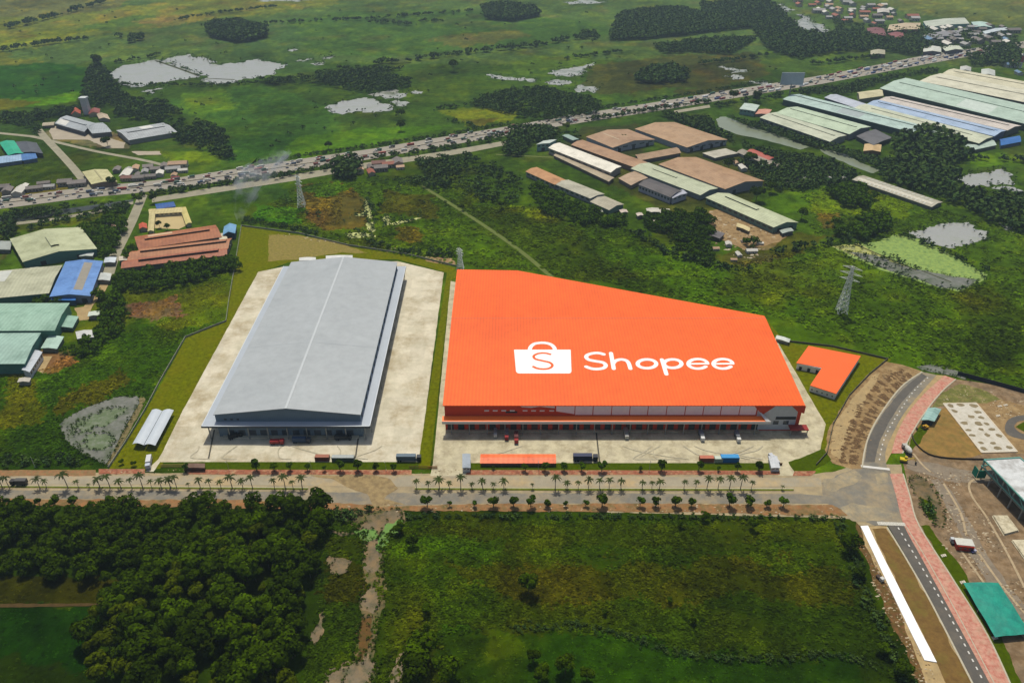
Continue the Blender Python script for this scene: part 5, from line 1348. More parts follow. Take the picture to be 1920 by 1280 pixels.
# ================================================================ VEHICLES AND YARD THINGS
tyre = mat('tyre_rubber', (.02, .02, .02), .8, 0)
def wheel(mb, x, y, r=.48, w=.3):
    mb.bar((x, y - w / 2, r), (x, y + w / 2, r), r, tyre, 10)
def truck(name, px, py, ang, cabc, boxc, label, Lb=8.0, cont=True, hb=2.6, s=1.0, group=None):
    x, y = G(px, py)
    root = empty(name, (x, y, Z4), label, 'truck', group, rz=R(ang)); root.scale = (s, s, s)
    cm = mat('paint_%d%d%d' % tuple(cabc), A(*cabc), .4, .03, 1); bm_ = mat('paint_%d%d%d' % tuple(boxc), A(*boxc), .55, .05, 1, stripe=None)
    fr = mat('chassis', (.05, .05, .055), .7, 0)
    MB().box(-Lb / 2, Lb / 2 + 2.6, -.5, .5, .6, 1.0, fr).build('chassis', root)
    c = MB(); x0 = Lb / 2 + .5
    c.prism([(x0, -1.2), (x0 + 2.2, -1.2), (x0 + 2.2, 1.2), (x0, 1.2)], .7, 1.9, cm)
    c.prism([(x0, -1.2), (x0 + 2.2, -1.2), (x0 + 2.2, 1.2), (x0, 1.2)], 1.901, 3.1, cm, [(x0 + .1, -1.1), (x0 + 1.8, -1.1), (x0 + 1.8, 1.1), (x0 + .1, 1.1)])
    cab = c.build('cab', root)
    g = MB(); g.add([(x0 + 2.17, -1.02, 2.0), (x0 + 2.17, 1.02, 2.0), (x0 + 1.87, .95, 2.95), (x0 + 1.87, -.95, 2.95)], [(0, 1, 2, 3)], glass); g.build('windscreen', cab)
    if cont:
        b = MB(); b.box(-Lb / 2, Lb / 2, -1.22, 1.22, 1.02, 1.02 + hb, bm_)
        for k in range(int(Lb)):
            xx = -Lb / 2 + .5 + k
            for sy in (-1, 1): b.box(xx, xx + .35, sy * 1.22 - .04, sy * 1.22 + .04, 1.15, .9 + hb, bm_)
        b.build('cargo_box', root)
    for xx in (-Lb / 2 + 1, -Lb / 2 + 2.2, Lb / 2 + 1.6):
        for yy in (-1.05, 1.05):
            w_ = MB(); wheel(w_, xx, yy); w_.build('wheel', root)
    return root
def container(px, py, col, label, L_=6.1, ang=0, top=None, s=1.25):
    x, y = G(px, py)
    root = empty('shipping_container', (x, y, Z4), label, 'container', None, rz=R(ang)); root.scale = (s, s, s)
    m = mat('cont_%d%d%d' % tuple(col), A(*col), .6, .06, .5)
    b = MB(); b.box(-L_ / 2, L_ / 2, -1.22, 1.22, .1, 2.6, m)
    k = 0
    while k * .6 < L_ - .6:
        xx = -L_ / 2 + .25 + k * .6
        for sy in (-1, 1): b.box(xx, xx + .3, sy * 1.22 - .03, sy * 1.22 + .05, .25, 2.45, m)
        k += 1
    b.build('shell', root)
    if top: MB().box(-L_ / 2 + .05, L_ / 2 - .05, -1.18, 1.18, 2.601, 2.68, mat('cont_top_%d%d%d' % tuple(top), A(*top), .6, .06, .5)).build('roof_panel', root)
    for sy in (-.6, .6): MB().box(L_ / 2, L_ / 2 + .06, sy - .55, sy + .55, .2, 2.5, m).build('door', root)
    return root
container(605, 862, (120, 58, 42), 'brown shipping container on the front edge of the grey yard', 7, top=(160, 100, 78))
container(644, 863, (80, 96, 92), 'grey-green shipping container right of the brown one', 11, top=(166, 172, 170))
truck('box_truck', 762, 863, 0, (40, 46, 54), (92, 110, 124), 'blue-grey box truck near the corner of the grey yard', 10, s=1.2)
truck('box_truck', 1092, 863, 0, (40, 44, 60), (46, 54, 84), 'navy box truck right of the orange shelter', 9, s=1.3)
container(1324, 864, (150, 74, 46), 'orange-brown container left of the blue one on the orange yard', 7, top=(190, 110, 84))
container(1346, 865, (170, 180, 160), 'small pale green container between the brown and blue ones', 4, top=(196, 206, 190))
container(1367, 864, (24, 112, 178), 'bright blue container at the front of the orange yard', 7.4, top=(56, 146, 206), s=1.5)
truck('tractor_unit', 516, 832, 0, (150, 24, 30), (150, 24, 30), 'red truck parked in the shade of the grey canopy', 5, True, 1.6, 1.15)
truck('box_truck', 562, 829, 0, (60, 66, 80), (52, 74, 104), 'dark blue box truck under the shade of the grey warehouse', 8, s=1.1)
truck('box_truck', 438, 822, 20, (24, 28, 34), (30, 34, 42), 'black truck at the left end of the grey canopy', 6, s=1.0)
truck('box_truck', 640, 824, 0, (40, 44, 48), (52, 56, 60), 'dark truck at the right part of the grey canopy shade', 8, s=1.0)
truck('box_truck', 950, 816, -90, (150, 30, 34), (120, 120, 120), 'red-cabbed truck, left of the two backed to the orange docks', 6, s=1.0)
truck('box_truck', 968, 822, -90, (150, 26, 26), (90, 30, 30), 'all red truck, right of the two backed to the orange docks', 6, s=1.05)
truck('box_truck', 929, 813, -90, (190, 190, 186), (150, 150, 146), 'pale truck at the left end of the orange docks', 5, s=.9)
truck('box_truck', 1173, 814, -90, (196, 194, 186), (160, 156, 146), 'cream-cabbed truck in the middle of the orange docks', 6, s=1.0)
truck('box_truck', 1314, 818, -90, (220, 220, 218), (120, 124, 130), 'left white-cabbed truck near the right end of the orange docks', 6, s=1.0)
truck('box_truck', 1381, 820, -90, (222, 222, 218), (110, 114, 120), 'rightmost white-cabbed truck at the orange docks', 6, s=1.0)
truck('box_truck', 1498, 806, 180, (200, 200, 204), (60, 90, 84), 'small pale van-truck beside the red porch', 3, s=.8)
truck('box_truck', 281, 868, -75, (190, 196, 210), (206, 206, 208), 'white box truck beside the motorbike shelters', 6, s=1.15)
truck('box_truck', 1452, 868, 105, (196, 200, 206), (202, 204, 208), 'white truck leaving by the right exit of the orange yard', 7, s=1.0)
truck('dump_truck', 42, 908, 180, (60, 56, 54), (80, 78, 76), 'dark truck on the upper carriageway at the far left', 6, s=1.1)
def excavator(px, py, ang, label, col=(196, 160, 24), s=1.0):
    x, y = G(px, py)
    root = empty('excavator', (x, y, Z2), label, 'excavator', None, R(ang)); root.scale = (s, s, s)
    m = mat('digger_%d%d%d' % tuple(col), A(*col), .5, .05, 1); dk = mat('track_steel', (.05, .045, .04), .8, 0)
    for sy in (-1, 1):
        MB().prism([(-2, sy * 1.1 - .3), (2, sy * 1.1 - .3), (2, sy * 1.1 + .3), (-2, sy * 1.1 + .3)], 0, .9, dk).build('track', root)
    MB().box(-2.2, 1.2, -1.3, 1.3, .95, 2.0, m).build('body', root)
    cab = MB().box(.1, 1.5, .2, 1.25, 2.001, 3.2, m).build('cab', root)
    MB().box(1.5, 1.54, .3, 1.15, 2.2, 3.0, glass).build('window', cab)
    MB().bar((1.2, -.4, 1.8), (4.4, -.4, 4.4), .28, m, 4, .2).build('boom', root)
    MB().bar((4.4, -.4, 4.4), (6.0, -.4, 1.8), .2, m, 4, .15).build('arm', root)
    MB().prism([(5.7, -.9), (6.5, -.9), (6.5, .1), (5.7, .1)], .6, 1.8, dk, [(5.8, -.8), (6.2, -.8), (6.2, 0), (5.8, 0)]).build('bucket', root)
excavator(1733, 803, 200, 'yellow excavator beside the small teal site hut', (190, 146, 30), 1.0)
excavator(1694, 865, -20, 'yellow excavator parked at the end of the pink footpath', (206, 180, 20), 1.1)
def road_roller(px, py, label):
    x, y = G(px, py); root = empty('cement_mixer', (x, y, Z2), label, 'truck', None, R(95)); root.scale = (1.2,) * 3
    MB().box(-3.4, 4, -1.1, 1.1, .7, 1.3, mat('chassis', (.05, .05, .055), .7, 0)).build('chassis', root)
    MB().prism([(2.2, -1.2), (4, -1.2), (4, 1.2), (2.2, 1.2)], 1.31, 3.0, mat('mixer_cab', A(180, 178, 170), .5, .05, 1), [(2.2, -1.1), (3.7, -1.1), (3.7, 1.1), (2.2, 1.1)]).build('cab', root)
    d = MB(); pr = [(-3.2, .5), (-2.4, 1.1), (-.8, 1.5), (1.0, 1.3), (2.0, .6)]
    for (xa, ra), (xb, rb) in zip(pr, pr[1:]):
        d.bar((xa, 0, 2.6), (xb, 0, 2.6), ra, mat('mixer_drum', A(206, 204, 196), .6, .08, 1), 12, rb)
    d.build('drum', root)
    for xx in (-2.4, -1.2, 3.0):
        for yy in (-1, 1):
            w_ = MB(); wheel(w_, xx, yy); w_.build('wheel', root)
road_roller(1700, 848, 'white concrete mixer truck beside the pink footpath end')
truck('dump_truck', 1646, 1083, -68, (206, 204, 196), (66, 50, 40), 'small white-cabbed dump truck with dark bed beside the white strip', 2.6, True, .8, .8)
# plain white slab standing in for a blanked-out strip of unknown content
def white_strip():
    L_ = smooth([(1613, 987), (1636, 1035), (1671, 1110), (1707, 1185), (1733, 1238)], 6)
    Rr = smooth([(1627, 986), (1651, 1035), (1688, 1108), (1725, 1182), (1756, 1242)], 6)
    m = mat('blank_white', (.82, .82, .82), .8, .01, .5)
    mb = MB(); a, b = W(L_), W(Rr)
    for i in range(len(a) - 1):
        z0 = .62 + .05 * math.sin(i * 1.3); z1 = .62 + .05 * math.sin((i + 1) * 1.3)
        mb.slab([(*a[i], z0), (*b[i], z0), (*b[i + 1], z1), (*a[i + 1], z1)], .5, m)
    tag(mb.build('blank_strip', loc=(*G(1680, 1110), 0)), 'long narrow pure white stand-in strip beside the asphalt road', 'sheeting')
white_strip()
# teal tarpaulin shelter
def tarp():
    q = [(1806, 1092), (1872, 1092), (1934, 1188), (1866, 1194)]
    m = mat('teal_tarpaulin', A(18, 150, 128), .6, .10, .12, col2=A(14, 134, 118), dcol=A(10, 110, 96), dscale=.2, dvar=.6, bump=.3, bscale=.6)
    h = 3.2
    P_ = [V3(p, h) for p in q]; cen = sum(P_, Vector()) / 4; loc = (cen.x, cen.y, 0)
    root = empty('tarpaulin_shelter', loc, 'teal green tarpaulin shelter on the building site', 'shelter')
    mb = MB(); n = 7
    for i in range(n):
        for j in range(n):
            def pt(s, t):
                p = P_[0].lerp(P_[1], s).lerp(P_[3].lerp(P_[2], s), t)
                return Vector((p.x, p.y, h + .25 * math.sin(s * 9 + t * 3) * math.sin(t * 11) + .5 * math.sin(s * math.pi)))
            mb.slab([pt(i / n, j / n), pt((i + 1) / n, j / n), pt((i + 1) / n, (j + 1) / n), pt(i / n, (j + 1) / n)], .05, m)
    mb.build('cover', root, loc=loc)
    for s, t in ((0, 0), (1, 0), (0, 1), (1, 1), (0, .5), (1, .5)):
        p = P_[0].lerp(P_[1], s).lerp(P_[3].lerp(P_[2], s), t)
        MB().bar((p.x, p.y, 0), (p.x, p.y, h), .12, steel, 5).build('pole', root, loc=loc)
    MB().prism([tuple((cen + (p - cen) * .8).to_2d()) for p in P_], 0, 1.3, mat('stacked_formwork', A(90, 80, 66), .9, .2, .5)).build('stacked_boards', root, loc=loc)
tarp()
def hut_site():
    hall('site_hut', 'small teal-roofed site hut on the ochre ground', 'hut', [(1731, 786), (1750, 788), (1763, 767), (1742, 765)], 4.2, .7, (150, 184, 176), (60, 74, 78), doors=1)
hut_site()
def site_cabin():
    x, y = G(1805, 1026)
    root = empty('site_cabin', (x, y, Z2), 'orange-red site cabin with white roof on the muddy ground', 'cabin', None, R(-8))
    MB().box(-4.2, 4.2, -2.6, 2.6, 0, 3.4, mat('cabin_red', A(176, 54, 34), .6, .06, .5)).build('wall', root)
    MB().slab([(-4.6, -2.0, 3.75), (4.6, -2.0, 3.75), (4.6, 3, 3.9), (-4.6, 3, 3.9)], .2, mat('cabin_roof', A(206, 206, 196), .6, .05, .5)).build('roof', root)
    for xx in (-2.4, 0, 2.2): MB().box(xx - .6, xx + .6, -2.66, -2.6, 1.2, 2.4, glass).build('window', root)
    MB().box(3.0, 3.9, -2.66, -2.6, 0, 2.2, dark).build('door', root)
site_cabin()
truck('pickup_truck', 1786, 1020, 80, (200, 204, 206), (40, 44, 50), 'white truck parked against the left side of the site cabin', 2.2, True, .8, .8)
truck('pickup_truck', 1822, 1036, 15, (180, 180, 200), (60, 60, 110), 'small pale truck at the front corner of the site cabin', 1.6, True, .7, .6)
# foundation slab with starter patches
def foundation():
    q = [(1768, 757), (1830, 756), (1907, 847), (1840, 849)]
    P_ = [Vector((*G(*p), 0)) for p in q]; cen = sum(P_, Vector()) / 4; loc = (cen.x, cen.y, 0)
    root = empty('foundation_slab', loc, 'white concrete foundation slab with brown pits in it', 'slab')
    MB().prism([tuple(p.to_2d()) for p in P_], 0, .5, mat('fresh_concrete', A(206, 200, 186), .9, .04, .3, dcol=A(170, 160, 136), dscale=.2, dvar=.6)).build('slab', root, loc=loc)
    rr = random.Random(3)
    for i in range(8):
        for j in range(3):
            if rr.random() < .12: continue
            s, t = (j + .5) / 3 + rr.uniform(-.05, .05), (i + .5) / 8 + rr.uniform(-.02, .02)
            p = P_[0].lerp(P_[1], s).lerp(P_[3].lerp(P_[2], s), t)
            w_, d_ = rr.uniform(1.6, 3.2), rr.uniform(1.4, 2.6)
            k = 9
            pts = [(p.x + math.cos(a * 2 * math.pi / k) * w_ * rr.uniform(.6, 1.15), p.y + math.sin(a * 2 * math.pi / k) * d_ * rr.uniform(.6, 1.15)) for a in range(k)]
            MB().prism(pts, .3, .512, mat('pit_soil', A(136, 122, 92), .95, .15, .5)).build('pit', root, loc=loc)
    mb = MB()
    for i in range(4):
        a, b = P_[i], P_[(i + 1) % 4]; d = (b - a).normalized(); n = Vector((-d.y, d.x, 0)) * .35
        mb.prism([tuple((a - n).to_2d()), tuple((b - n).to_2d()), tuple((b + n).to_2d()), tuple((a + n).to_2d())], .0, .62 + .003 * i, mat('edge_beam', A(214, 200, 176), .9, .05, .5))
    mb.build('edge_beam', root, loc=loc)
foundation()
# concrete frame building on the right edge
def frame_building():
    h = 13.0
    q = [V3(p, h) for p in ((1845, 862), (1912, 858), (2065, 985), (1965, 985))]
    a, b = q[0], q[1]
    c_, d = q[2], q[3]
    cen = (a + b + c_ + d) / 4; loc = (cen.x, cen.y, 0)
    root = empty('frame_building', loc, 'unfinished concrete frame building with a white slab roof and teal scaffold edges', 'building')
    conc = mat('frame_concrete', A(150, 150, 142), .9, .06, .4)
    tl = mat('teal_scaffold', A(96, 156, 144), .6, .08, .5)
    MB().slab([a, b, c_, d], .5, mat('slab_white', A(216, 218, 218), .8, .03, .15, col2=A(206, 208, 208), dcol=A(150, 146, 140), dscale=.12, dvar=.9)).build('roof_slab', root, loc=loc)
    mb = MB(); ring = [a, b, c_, d]
    for i in range(4):
        p, r_ = ring[i], ring[(i + 1) % 4]
        mb.bar(p + Vector((0, 0, .1)), r_ + Vector((0, 0, .1)), .55, tl, 4)
        mb.bar(Vector((p.x, p.y, h - 4.5)), Vector((r_.x, r_.y, h - 4.5)), .45, tl, 4)
    mb.build('edge_scaffold', root, loc=loc)
    MB().slab([Vector((p.x, p.y, 6.5)) + (cen - p).normalized() * 2 for p in ring], .4, conc).build('floor_slab', root, loc=loc)
    for k in range(7):
        for s in (0.03, .35, .68, .97):
            p = a.lerp(d, k / 6).lerp(b.lerp(c_, k / 6), s)
            MB().box(p.x - .35, p.x + .35, p.y - .35, p.y + .35, 0, h - .5, conc).build('column', root, loc=loc)
    for k in range(5):
        p = a.lerp(d, k / 5); r_ = a.lerp(d, (k + 1) / 5)
        MB().bar((p.x - .3, p.y, h - .6), ((p.x + r_.x) / 2 - .3, (p.y + r_.y) / 2, h - 4.5), .22, tl, 4).build('brace', root, loc=loc)
    p = a; n = Vector((-.5, 0, 0))
    MB().box(a.x - 2.5, a.x + 2.5, a.y - 3.4, a.y - 3.0, 1.5, 7.5, mat('teal_net', A(10, 124, 100), .8, .05, .5)).build('safety_net', root, loc=loc)
    MB().box(a.x - 3.0, a.x - 2.7, a.y - 3.0, a.y + 1.5, 1.5, 7.5, MATS['teal_net']).build('safety_net', root, loc=loc)
frame_building()
for k, (q, l) in enumerate([([(1858, 966), (1888, 966), (1912, 998), (1882, 1006)], 'upper pale concrete slab pile beside the frame building'), ([(1892, 1012), (1925, 1012), (1960, 1050), (1920, 1052)], 'lower pale concrete slab pile beside the frame building')]):
    mb = MB(); P_ = [Vector((*G(*p), 0)) for p in q]
    cen = sum(P_, Vector()) / 4
    for i in range(4):
        s = .92 - .02 * i
        off = Vector((rnd.uniform(-.4, .4), rnd.uniform(-.4, .4), 0))
        mb.prism([tuple((cen + off + (p - cen) * s).to_2d()) for p in P_], i * .32 + .005, i * .32 + .3, mat('precast_slab', A(208, 198, 170), .9, .12, .4, dcol=A(130, 112, 80), dscale=.3, dvar=.8))
    tag(mb.build('slab_pile', loc=(cen.x, cen.y, 0)), l, 'slab pile')
# loose site materials
for k, (x, y, l) in enumerate([(1770, 1042, 'pale plank stack beside the pink footpath'), (1875, 762, 'left white slab on the ground above the service road'), (1886, 760, 'right white slab on the ground above the service road'), (1872, 780, 'pinkish rubble slabs above the foundation slab end'), (1806, 1092, 'white sack at the left corner of the teal tarpaulin'), (1866, 1196, 'white sack at the lower corner of the teal tarpaulin')]):
    px_, py_ = G(x, y); mb = MB()
    for i in range(3): mb.box(px_ - 1.6 + i * .9, px_ - .9 + i * 1.0, py_ - .9 + i * .2, py_ + .8 + i * .15, 0.01, .35 + .12 * i, mat('pale_stack', A(206, 196, 178), .9, .1, 1))
    tag(mb.build('material_stack', loc=(px_, py_, 0)), l, 'stack')
#PART3
# ================================================================ VEGETATION
def quads(Cn, Nn, S, asp=None):
    """square leaf clumps: centres, normals, half sizes -> verts, faces"""
    n = len(Cn)
    Nn = Nn / (np.linalg.norm(Nn, axis=1, keepdims=True) + 1e-9)
    rr = rng.normal(size=(n, 3))
    U = np.cross(Nn, rr); U /= (np.linalg.norm(U, axis=1, keepdims=True) + 1e-9)
    Vv = np.cross(Nn, U)
    S = np.asarray(S).reshape(-1, 1)
    sv = S * (asp if asp is not None else 1)
    P_ = np.stack([Cn - U * S - Vv * sv * .7, Cn + U * S * .8 - Vv * sv, Cn + U * S * .9 + Vv * sv * .8, Cn - U * S * .7 + Vv * sv], 1).reshape(-1, 3)
    F_ = np.arange(n * 4).reshape(n, 4)
    return P_, F_
def crown_pts(n, R_, z0, z1, lobes, seed, leaf, flat=1.0):
    rg = np.random.default_rng(seed)
    H = (z1 - z0) / 2; zc = (z0 + z1) / 2
    d = rg.normal(size=(lobes, 3)); d /= np.linalg.norm(d, axis=1, keepdims=True)
    d[:, 2] = d[:, 2] * .7 + .25
    rad = rg.uniform(.35, .62, lobes)
    cen = d * np.array([R_ * .62, R_ * .62, H * .62]) + [0, 0, zc]
    k = rg.integers(0, lobes, n)
    v = rg.normal(size=(n, 3)); v /= np.linalg.norm(v, axis=1, keepdims=True)
    v[:, 2] = np.where(v[:, 2] < -.35, -v[:, 2], v[:, 2])
    rr = rad[k][:, None] * np.array([R_, R_, H * flat]) * rg.uniform(.75, 1.08, (n, 1))
    P_ = cen[k] + v * rr
    N_ = v + rg.normal(size=(n, 3)) * .26
    return P_, N_, leaf * rg.uniform(.6, 1.25, n)
leafm = {
 'deep': mat('foliage_deep', A(58, 78, 0), .75, .2, .12, rnd_obj=.45, rnd_isl=.35, spec=.0, trans=.15),
 'mid': mat('foliage_mid', A(64, 90, 10), .75, .22, .10, rnd_obj=.25, rnd_isl=.35, spec=.0, trans=.15),
 'olive': mat('foliage_olive', A(76, 88, 2), .75, .12, .3, rnd_obj=.2, rnd_isl=.35, spec=.0, trans=.15),
 'far': mat('foliage_far', A(72, 92, 38), .8, .3, .09, rnd_isl=.5, col2=A(52, 76, 40), spec=.0),
 'palm': mat('foliage_palm', A(56, 70, 10), .7, .08, .5, rnd_obj=.2, rnd_isl=.25, spec=.2, trans=.15),
}
bark = mat('bark', (.09, .065, .04), .95, .15, 1)
palmbark = mat('palm_bark', (.20, .17, .13), .95, .15, 1)
def tree_proto(kind, R_, H, th, nleaf, leaf, seed, lobes=9):
    """meshes of one tree: trunk with limbs, crown"""
    rg = random.Random(seed)
    t = MB()
    t.bar((0, 0, 0), (.1, .05, th * .6), .26, bark, 6, .19); t.bar((.1, .05, th * .6), (0, .1, th), .19, bark, 6, .13)
    for k in range(5):
        a = k * 1.3 + rg.random()
        t.bar((.05, .05, th * (.65 + .07 * k)), (math.cos(a) * R_ * .5, math.sin(a) * R_ * .5, th + (H - th) * rg.uniform(.25, .6)), .10, bark, 4, .04)
    to = t.build('p'); tm = to.data; bpy.data.objects.remove(to)
    P_, N_, S_ = crown_pts(nleaf, R_, th * .75, H, lobes, seed, leaf)
    V_, F_ = quads(P_, N_, S_)
    cm = np_mesh('crown', V_, F_, [leafm[kind]])
    return tm, cm
def place_tree(protos, x, y, label, group, s=1.0, cat='tree', name='tree'):
    tm, cm = rnd.choice(protos)
    root = link(name, None)
    root.location = (x, y, 0); root.rotation_euler = (0, 0, rnd.uniform(0, 6.28))
    k = s * rnd.uniform(.93, 1.07); root.scale = (k, k, k * rnd.uniform(.92, 1.1))
    tag(root, label, cat, group)
    link('trunk', tm, root); link('crown', cm, root)
    return root
def scatter(poly, sp, h=0, jit=.42, world=False):
    wp = poly if world else [G(p[0], p[1], h) for p in poly]
    xs = [p[0] for p in wp]; yv = [p[1] for p in wp]
    gx, gy = np.meshgrid(np.arange(min(xs), max(xs), sp), np.arange(min(yv), max(yv), sp * .9))
    gx = gx + (np.arange(gx.shape[0])[:, None] % 2) * sp * .5
    gx = gx + rng.uniform(-jit, jit, gx.shape) * sp; gy = gy + rng.uniform(-jit, jit, gy.shape) * sp
    gx, gy = gx.ravel(), gy.ravel()
    m = pip(gx, gy, wp)
    return gx[m], gy[m]

# dense grove at the lower left
fp = [tree_proto('deep', rnd.uniform(4.6, 5.4), rnd.uniform(9, 13), 4.2, 900, .50, 100 + i, [6, 8, 11, 7, 9][i]) for i in range(5)] + [tree_proto('olive', 4.4, 10, 4, 760, .5, 120 + i, 8) for i in range(2)]
GROVE = [[(-60,955),(60,950),(140,956),(215,950),(300,946),(380,944),(560,946),(612,960),(600,1060),(560,1130),(560,1190),(540,1290),(180,1290),(160,1210),(205,1130),(240,1095),(120,1082),(0,1088),(-60,1085)]]
pts = []
for poly in GROVE:
    gx, gy = scatter(poly, 7.7, 2)
    pts += list(zip(gx, gy))
pts.sort(key=lambda p: math.hypot(p[0], p[1]) + 25 * rnd.random())
rest = pts[176:]
n_g = 0
for x, y in pts:
    if n_g >= 168: break
    if rnd.random() < .04: continue
    # the grove in the photo has a hollow in the middle
    ol = rnd.random() < .22
    zone = 'lower left edge' if x < -110 - (215 - y) * .2 and y < 245 else 'bottom' if y < 225 else 'middle' if y < 262 else 'upper right'
    lb = ('yellowish olive tree' if ol else 'rounded dark green tree') + ' crowded in the %s part of the dense grove' % zone
    place_tree(fp[5:] if ol else fp[:5], x, y, lb, lb + 's', rnd.choice([.6, .8, 1.0, 1.2, 1.45]))
    n_g += 1
print('grove', n_g, len(pts))
# single trees seen on their own: (x, y, size, label)
LONE = [(991, 1112, 1.25, 'dark bushy tree standing alone in the marsh below the front road'), (1592, 1035, 1.35, 'dark tree at the marsh edge beside the top of the white strip'), (1608, 1085, .8, 'dark shrubby tree lower down at the marsh edge beside the white strip'),
        (1690, 1262, 1.0, 'dark round tree at the bottom end of the marsh edge'), (1655, 1225, .8, 'dark tree at the marsh edge just above the bottom one'), (1256, 1130, .4, 'small dark bush in the middle of the foreground marsh'), (1298, 1170, .4, 'small dark bush at lower right of the foreground marsh'), (1133, 1152, .35, 'tiny dark bush in the centre of the foreground marsh'),
        (1276, 988, .5, 'small tree at the top of the foreground marsh near the soil strip'), (1410, 992, .8, 'bushy tree at the top right of the foreground marsh'), (1320, 975, .6, 'low bush under the roadside soil strip, left of the bushy tree'),
        (800, 1150, .75, 'dark bush right of the red mud streak'), (795, 1245, 2.0, 'big dark tree at the bottom right of the muddy water'), (838, 1275, 1.6, 'second dark tree beside the big one at the bottom'), (775, 1285, 1.7, 'dark tree at the bottom edge right of the muddy water'),
        (748, 1000, .9, 'bushy tree right of the bright algae water'), (775, 1025, .9, 'bush behind the bright algae water, the lower one'), (1000, 1240, .9, 'dark bush at the bottom centre, left one'), (1060, 1262, 1.1, 'dark bush at the bottom centre, right one'), (1100, 1275, 1.0, 'dark bush at the bottom edge right of centre'), (1015, 1278, 1.2, 'dark bush at the bottom edge left of centre'),
        (712, 392, .8, 'dark bush beside the pale lime weed'), (705, 410, .8, 'second dark bush beside the pale lime weed'), (867, 395, .7, 'dark round bush behind the grassy path'), (940, 392, .9, 'round bush near the end of the thicket, above the grassy path'), (650, 332, 1.4, 'largest dark tree just below the highway'), (850, 135, 1.8, 'round dark tree alone in the far meadow'), (616, 280, 1.2, 'dark round bush on the meadow above the highway'), (752, 246, 1.4, 'dark bush right of the middle pond by the highway'), (752, 225, 1.6, 'dark round tree right of the middle pond'), (1550, 425, 0.6, 'small bush on the meadow track'), (925, 880, .3, 'tiny shrub by the orange shelter'), (229, 870, .5, 'small tree on the lawn left of the white box truck'), (252, 873, .4, 'tiny tree on the lawn beside the white box truck'), (800, 1183, .45, 'low shrub above the big dark tree at the bottom'),
        (1445, 362, 1.5, 'tree at the corner of the largest tan hall'), (1417, 378, 1.8, 'dark tree beside the pale mint hall'), (1502, 412, 1.4, 'dark narrow tree at the end of the pale mint hall'), (1405, 312, 1.8, 'tree behind the largest tan hall'), (1365, 322, 1.8, 'tree at the roof edge of the largest tan hall'), (1168, 268, 1.2, 'tree below the first tan hall'), (1062, 246, 1.6, 'tree behind the narrow teal roof'), (1418, 192, 1.8, 'tree by the highway near the teal and white office'), (1374, 190, 1.8, 'tree on the highway verge left of the teal and white office'), (203, 275, 1.6, 'dark round tree beside the upper-left works yard'), (186, 128, 2.4, 'dark tree at the corner of the large flooded fields'), (290, 382, 1.1, 'tree by the deep blue tent roof'), (262, 380, 1.2, 'tree at the corner of village road and canal'), (212, 352, 1.3, 'tree at the highway junction'), (300, 428, .8, 'palm-like tree in front of the tan courtyard'), (315, 432, .7, 'second small tree in front of the tan courtyard'), (500, 470, .01, '')]
for x, y, s, l in LONE:
    if s < .05: continue
    p = G(x, y)
    place_tree(fp[:5] if s < 1.2 or y > 600 else fp, p[0], p[1], l, None, s * .8)
# trees along the front road
ORD = ['first', 'second', 'third', 'fourth', 'fifth', 'sixth', 'seventh', 'eighth', 'ninth', 'tenth', 'eleventh', 'twelfth', 'thirteenth', 'fourteenth', 'fifteenth', 'sixteenth', 'seventeenth', 'eighteenth', 'nineteenth', 'twentieth', 'twenty-first', 'twenty-second', 'twenty-third', 'twenty-fourth', 'twenty-fifth', 'twenty-sixth', 'twenty-seventh', 'twenty-eighth', 'twenty-ninth', 'thirtieth']
def nth(xs, x, cut): 
    g = sorted(q for q in xs if (q > cut) == (x > cut)); return ORD[g.index(x)]
rp_ = [tree_proto('mid', 2.3, 6.2, 2.4, 300, .42, 300 + i, 7) for i in range(4)] + [tree_proto('deep', 2.4, 5.8, 2.2, 300, .42, 310 + i, 7) for i in range(2)]
south = [(801, 1.15), (843, .5), (890, .6), (925, 1.1), (963, 1.0), (995, 1.0), (1027, .75), (1060, .5), (1098, .6), (1129, 1.25), (1200, .8), (1229, 1.0), (1266, 1.15), (1297, .85), (1367, 1.1), (1402, 1.1), (1437, .75), (1468, .9), (18, .8), (45, .9), (76, .8), (105, 1.1), (140, .95), (172, .6), (208, 1.0), (238, .5), (548, 1.2)]
for k, (x, s) in enumerate(south):
    p = G(x, 950)
    s *= 1.25
    place_tree(rp_, p[0], p[1], nth([q[0] for q in south], x, 760) + ' round young tree from the left, south of the road' + (' facing the orange warehouse' if x > 760 else ' above the dense grove'), 'round young trees south of the road, ' + ('right' if x > 760 else 'left'), s)
north = [(352, .8), (482, 1.1), (515, 1.0), (545, .8), (577, .8), (610, .6), (638, 1.0), (672, 1.05), (705, .8), (738, .8), (985, .8), (1022, 1.0), (1058, .9), (1090, .8), (1128, .95), (1200, .5), (1240, 1.0), (1310, .9), (1382, .8), (1423, 1.0), (1347, .5)]
for k, (x, s) in enumerate(north):
    p = G(x, 883)
    s *= 1.2
    place_tree(rp_, p[0], p[1], nth([q[0] for q in north], x, 800) + ' slim tree from the left beside the brick path' + (' before the orange yard' if x > 800 else ' before the grey yard'), 'young trees beside the red brick path, ' + ('right' if x > 800 else 'left'), s)
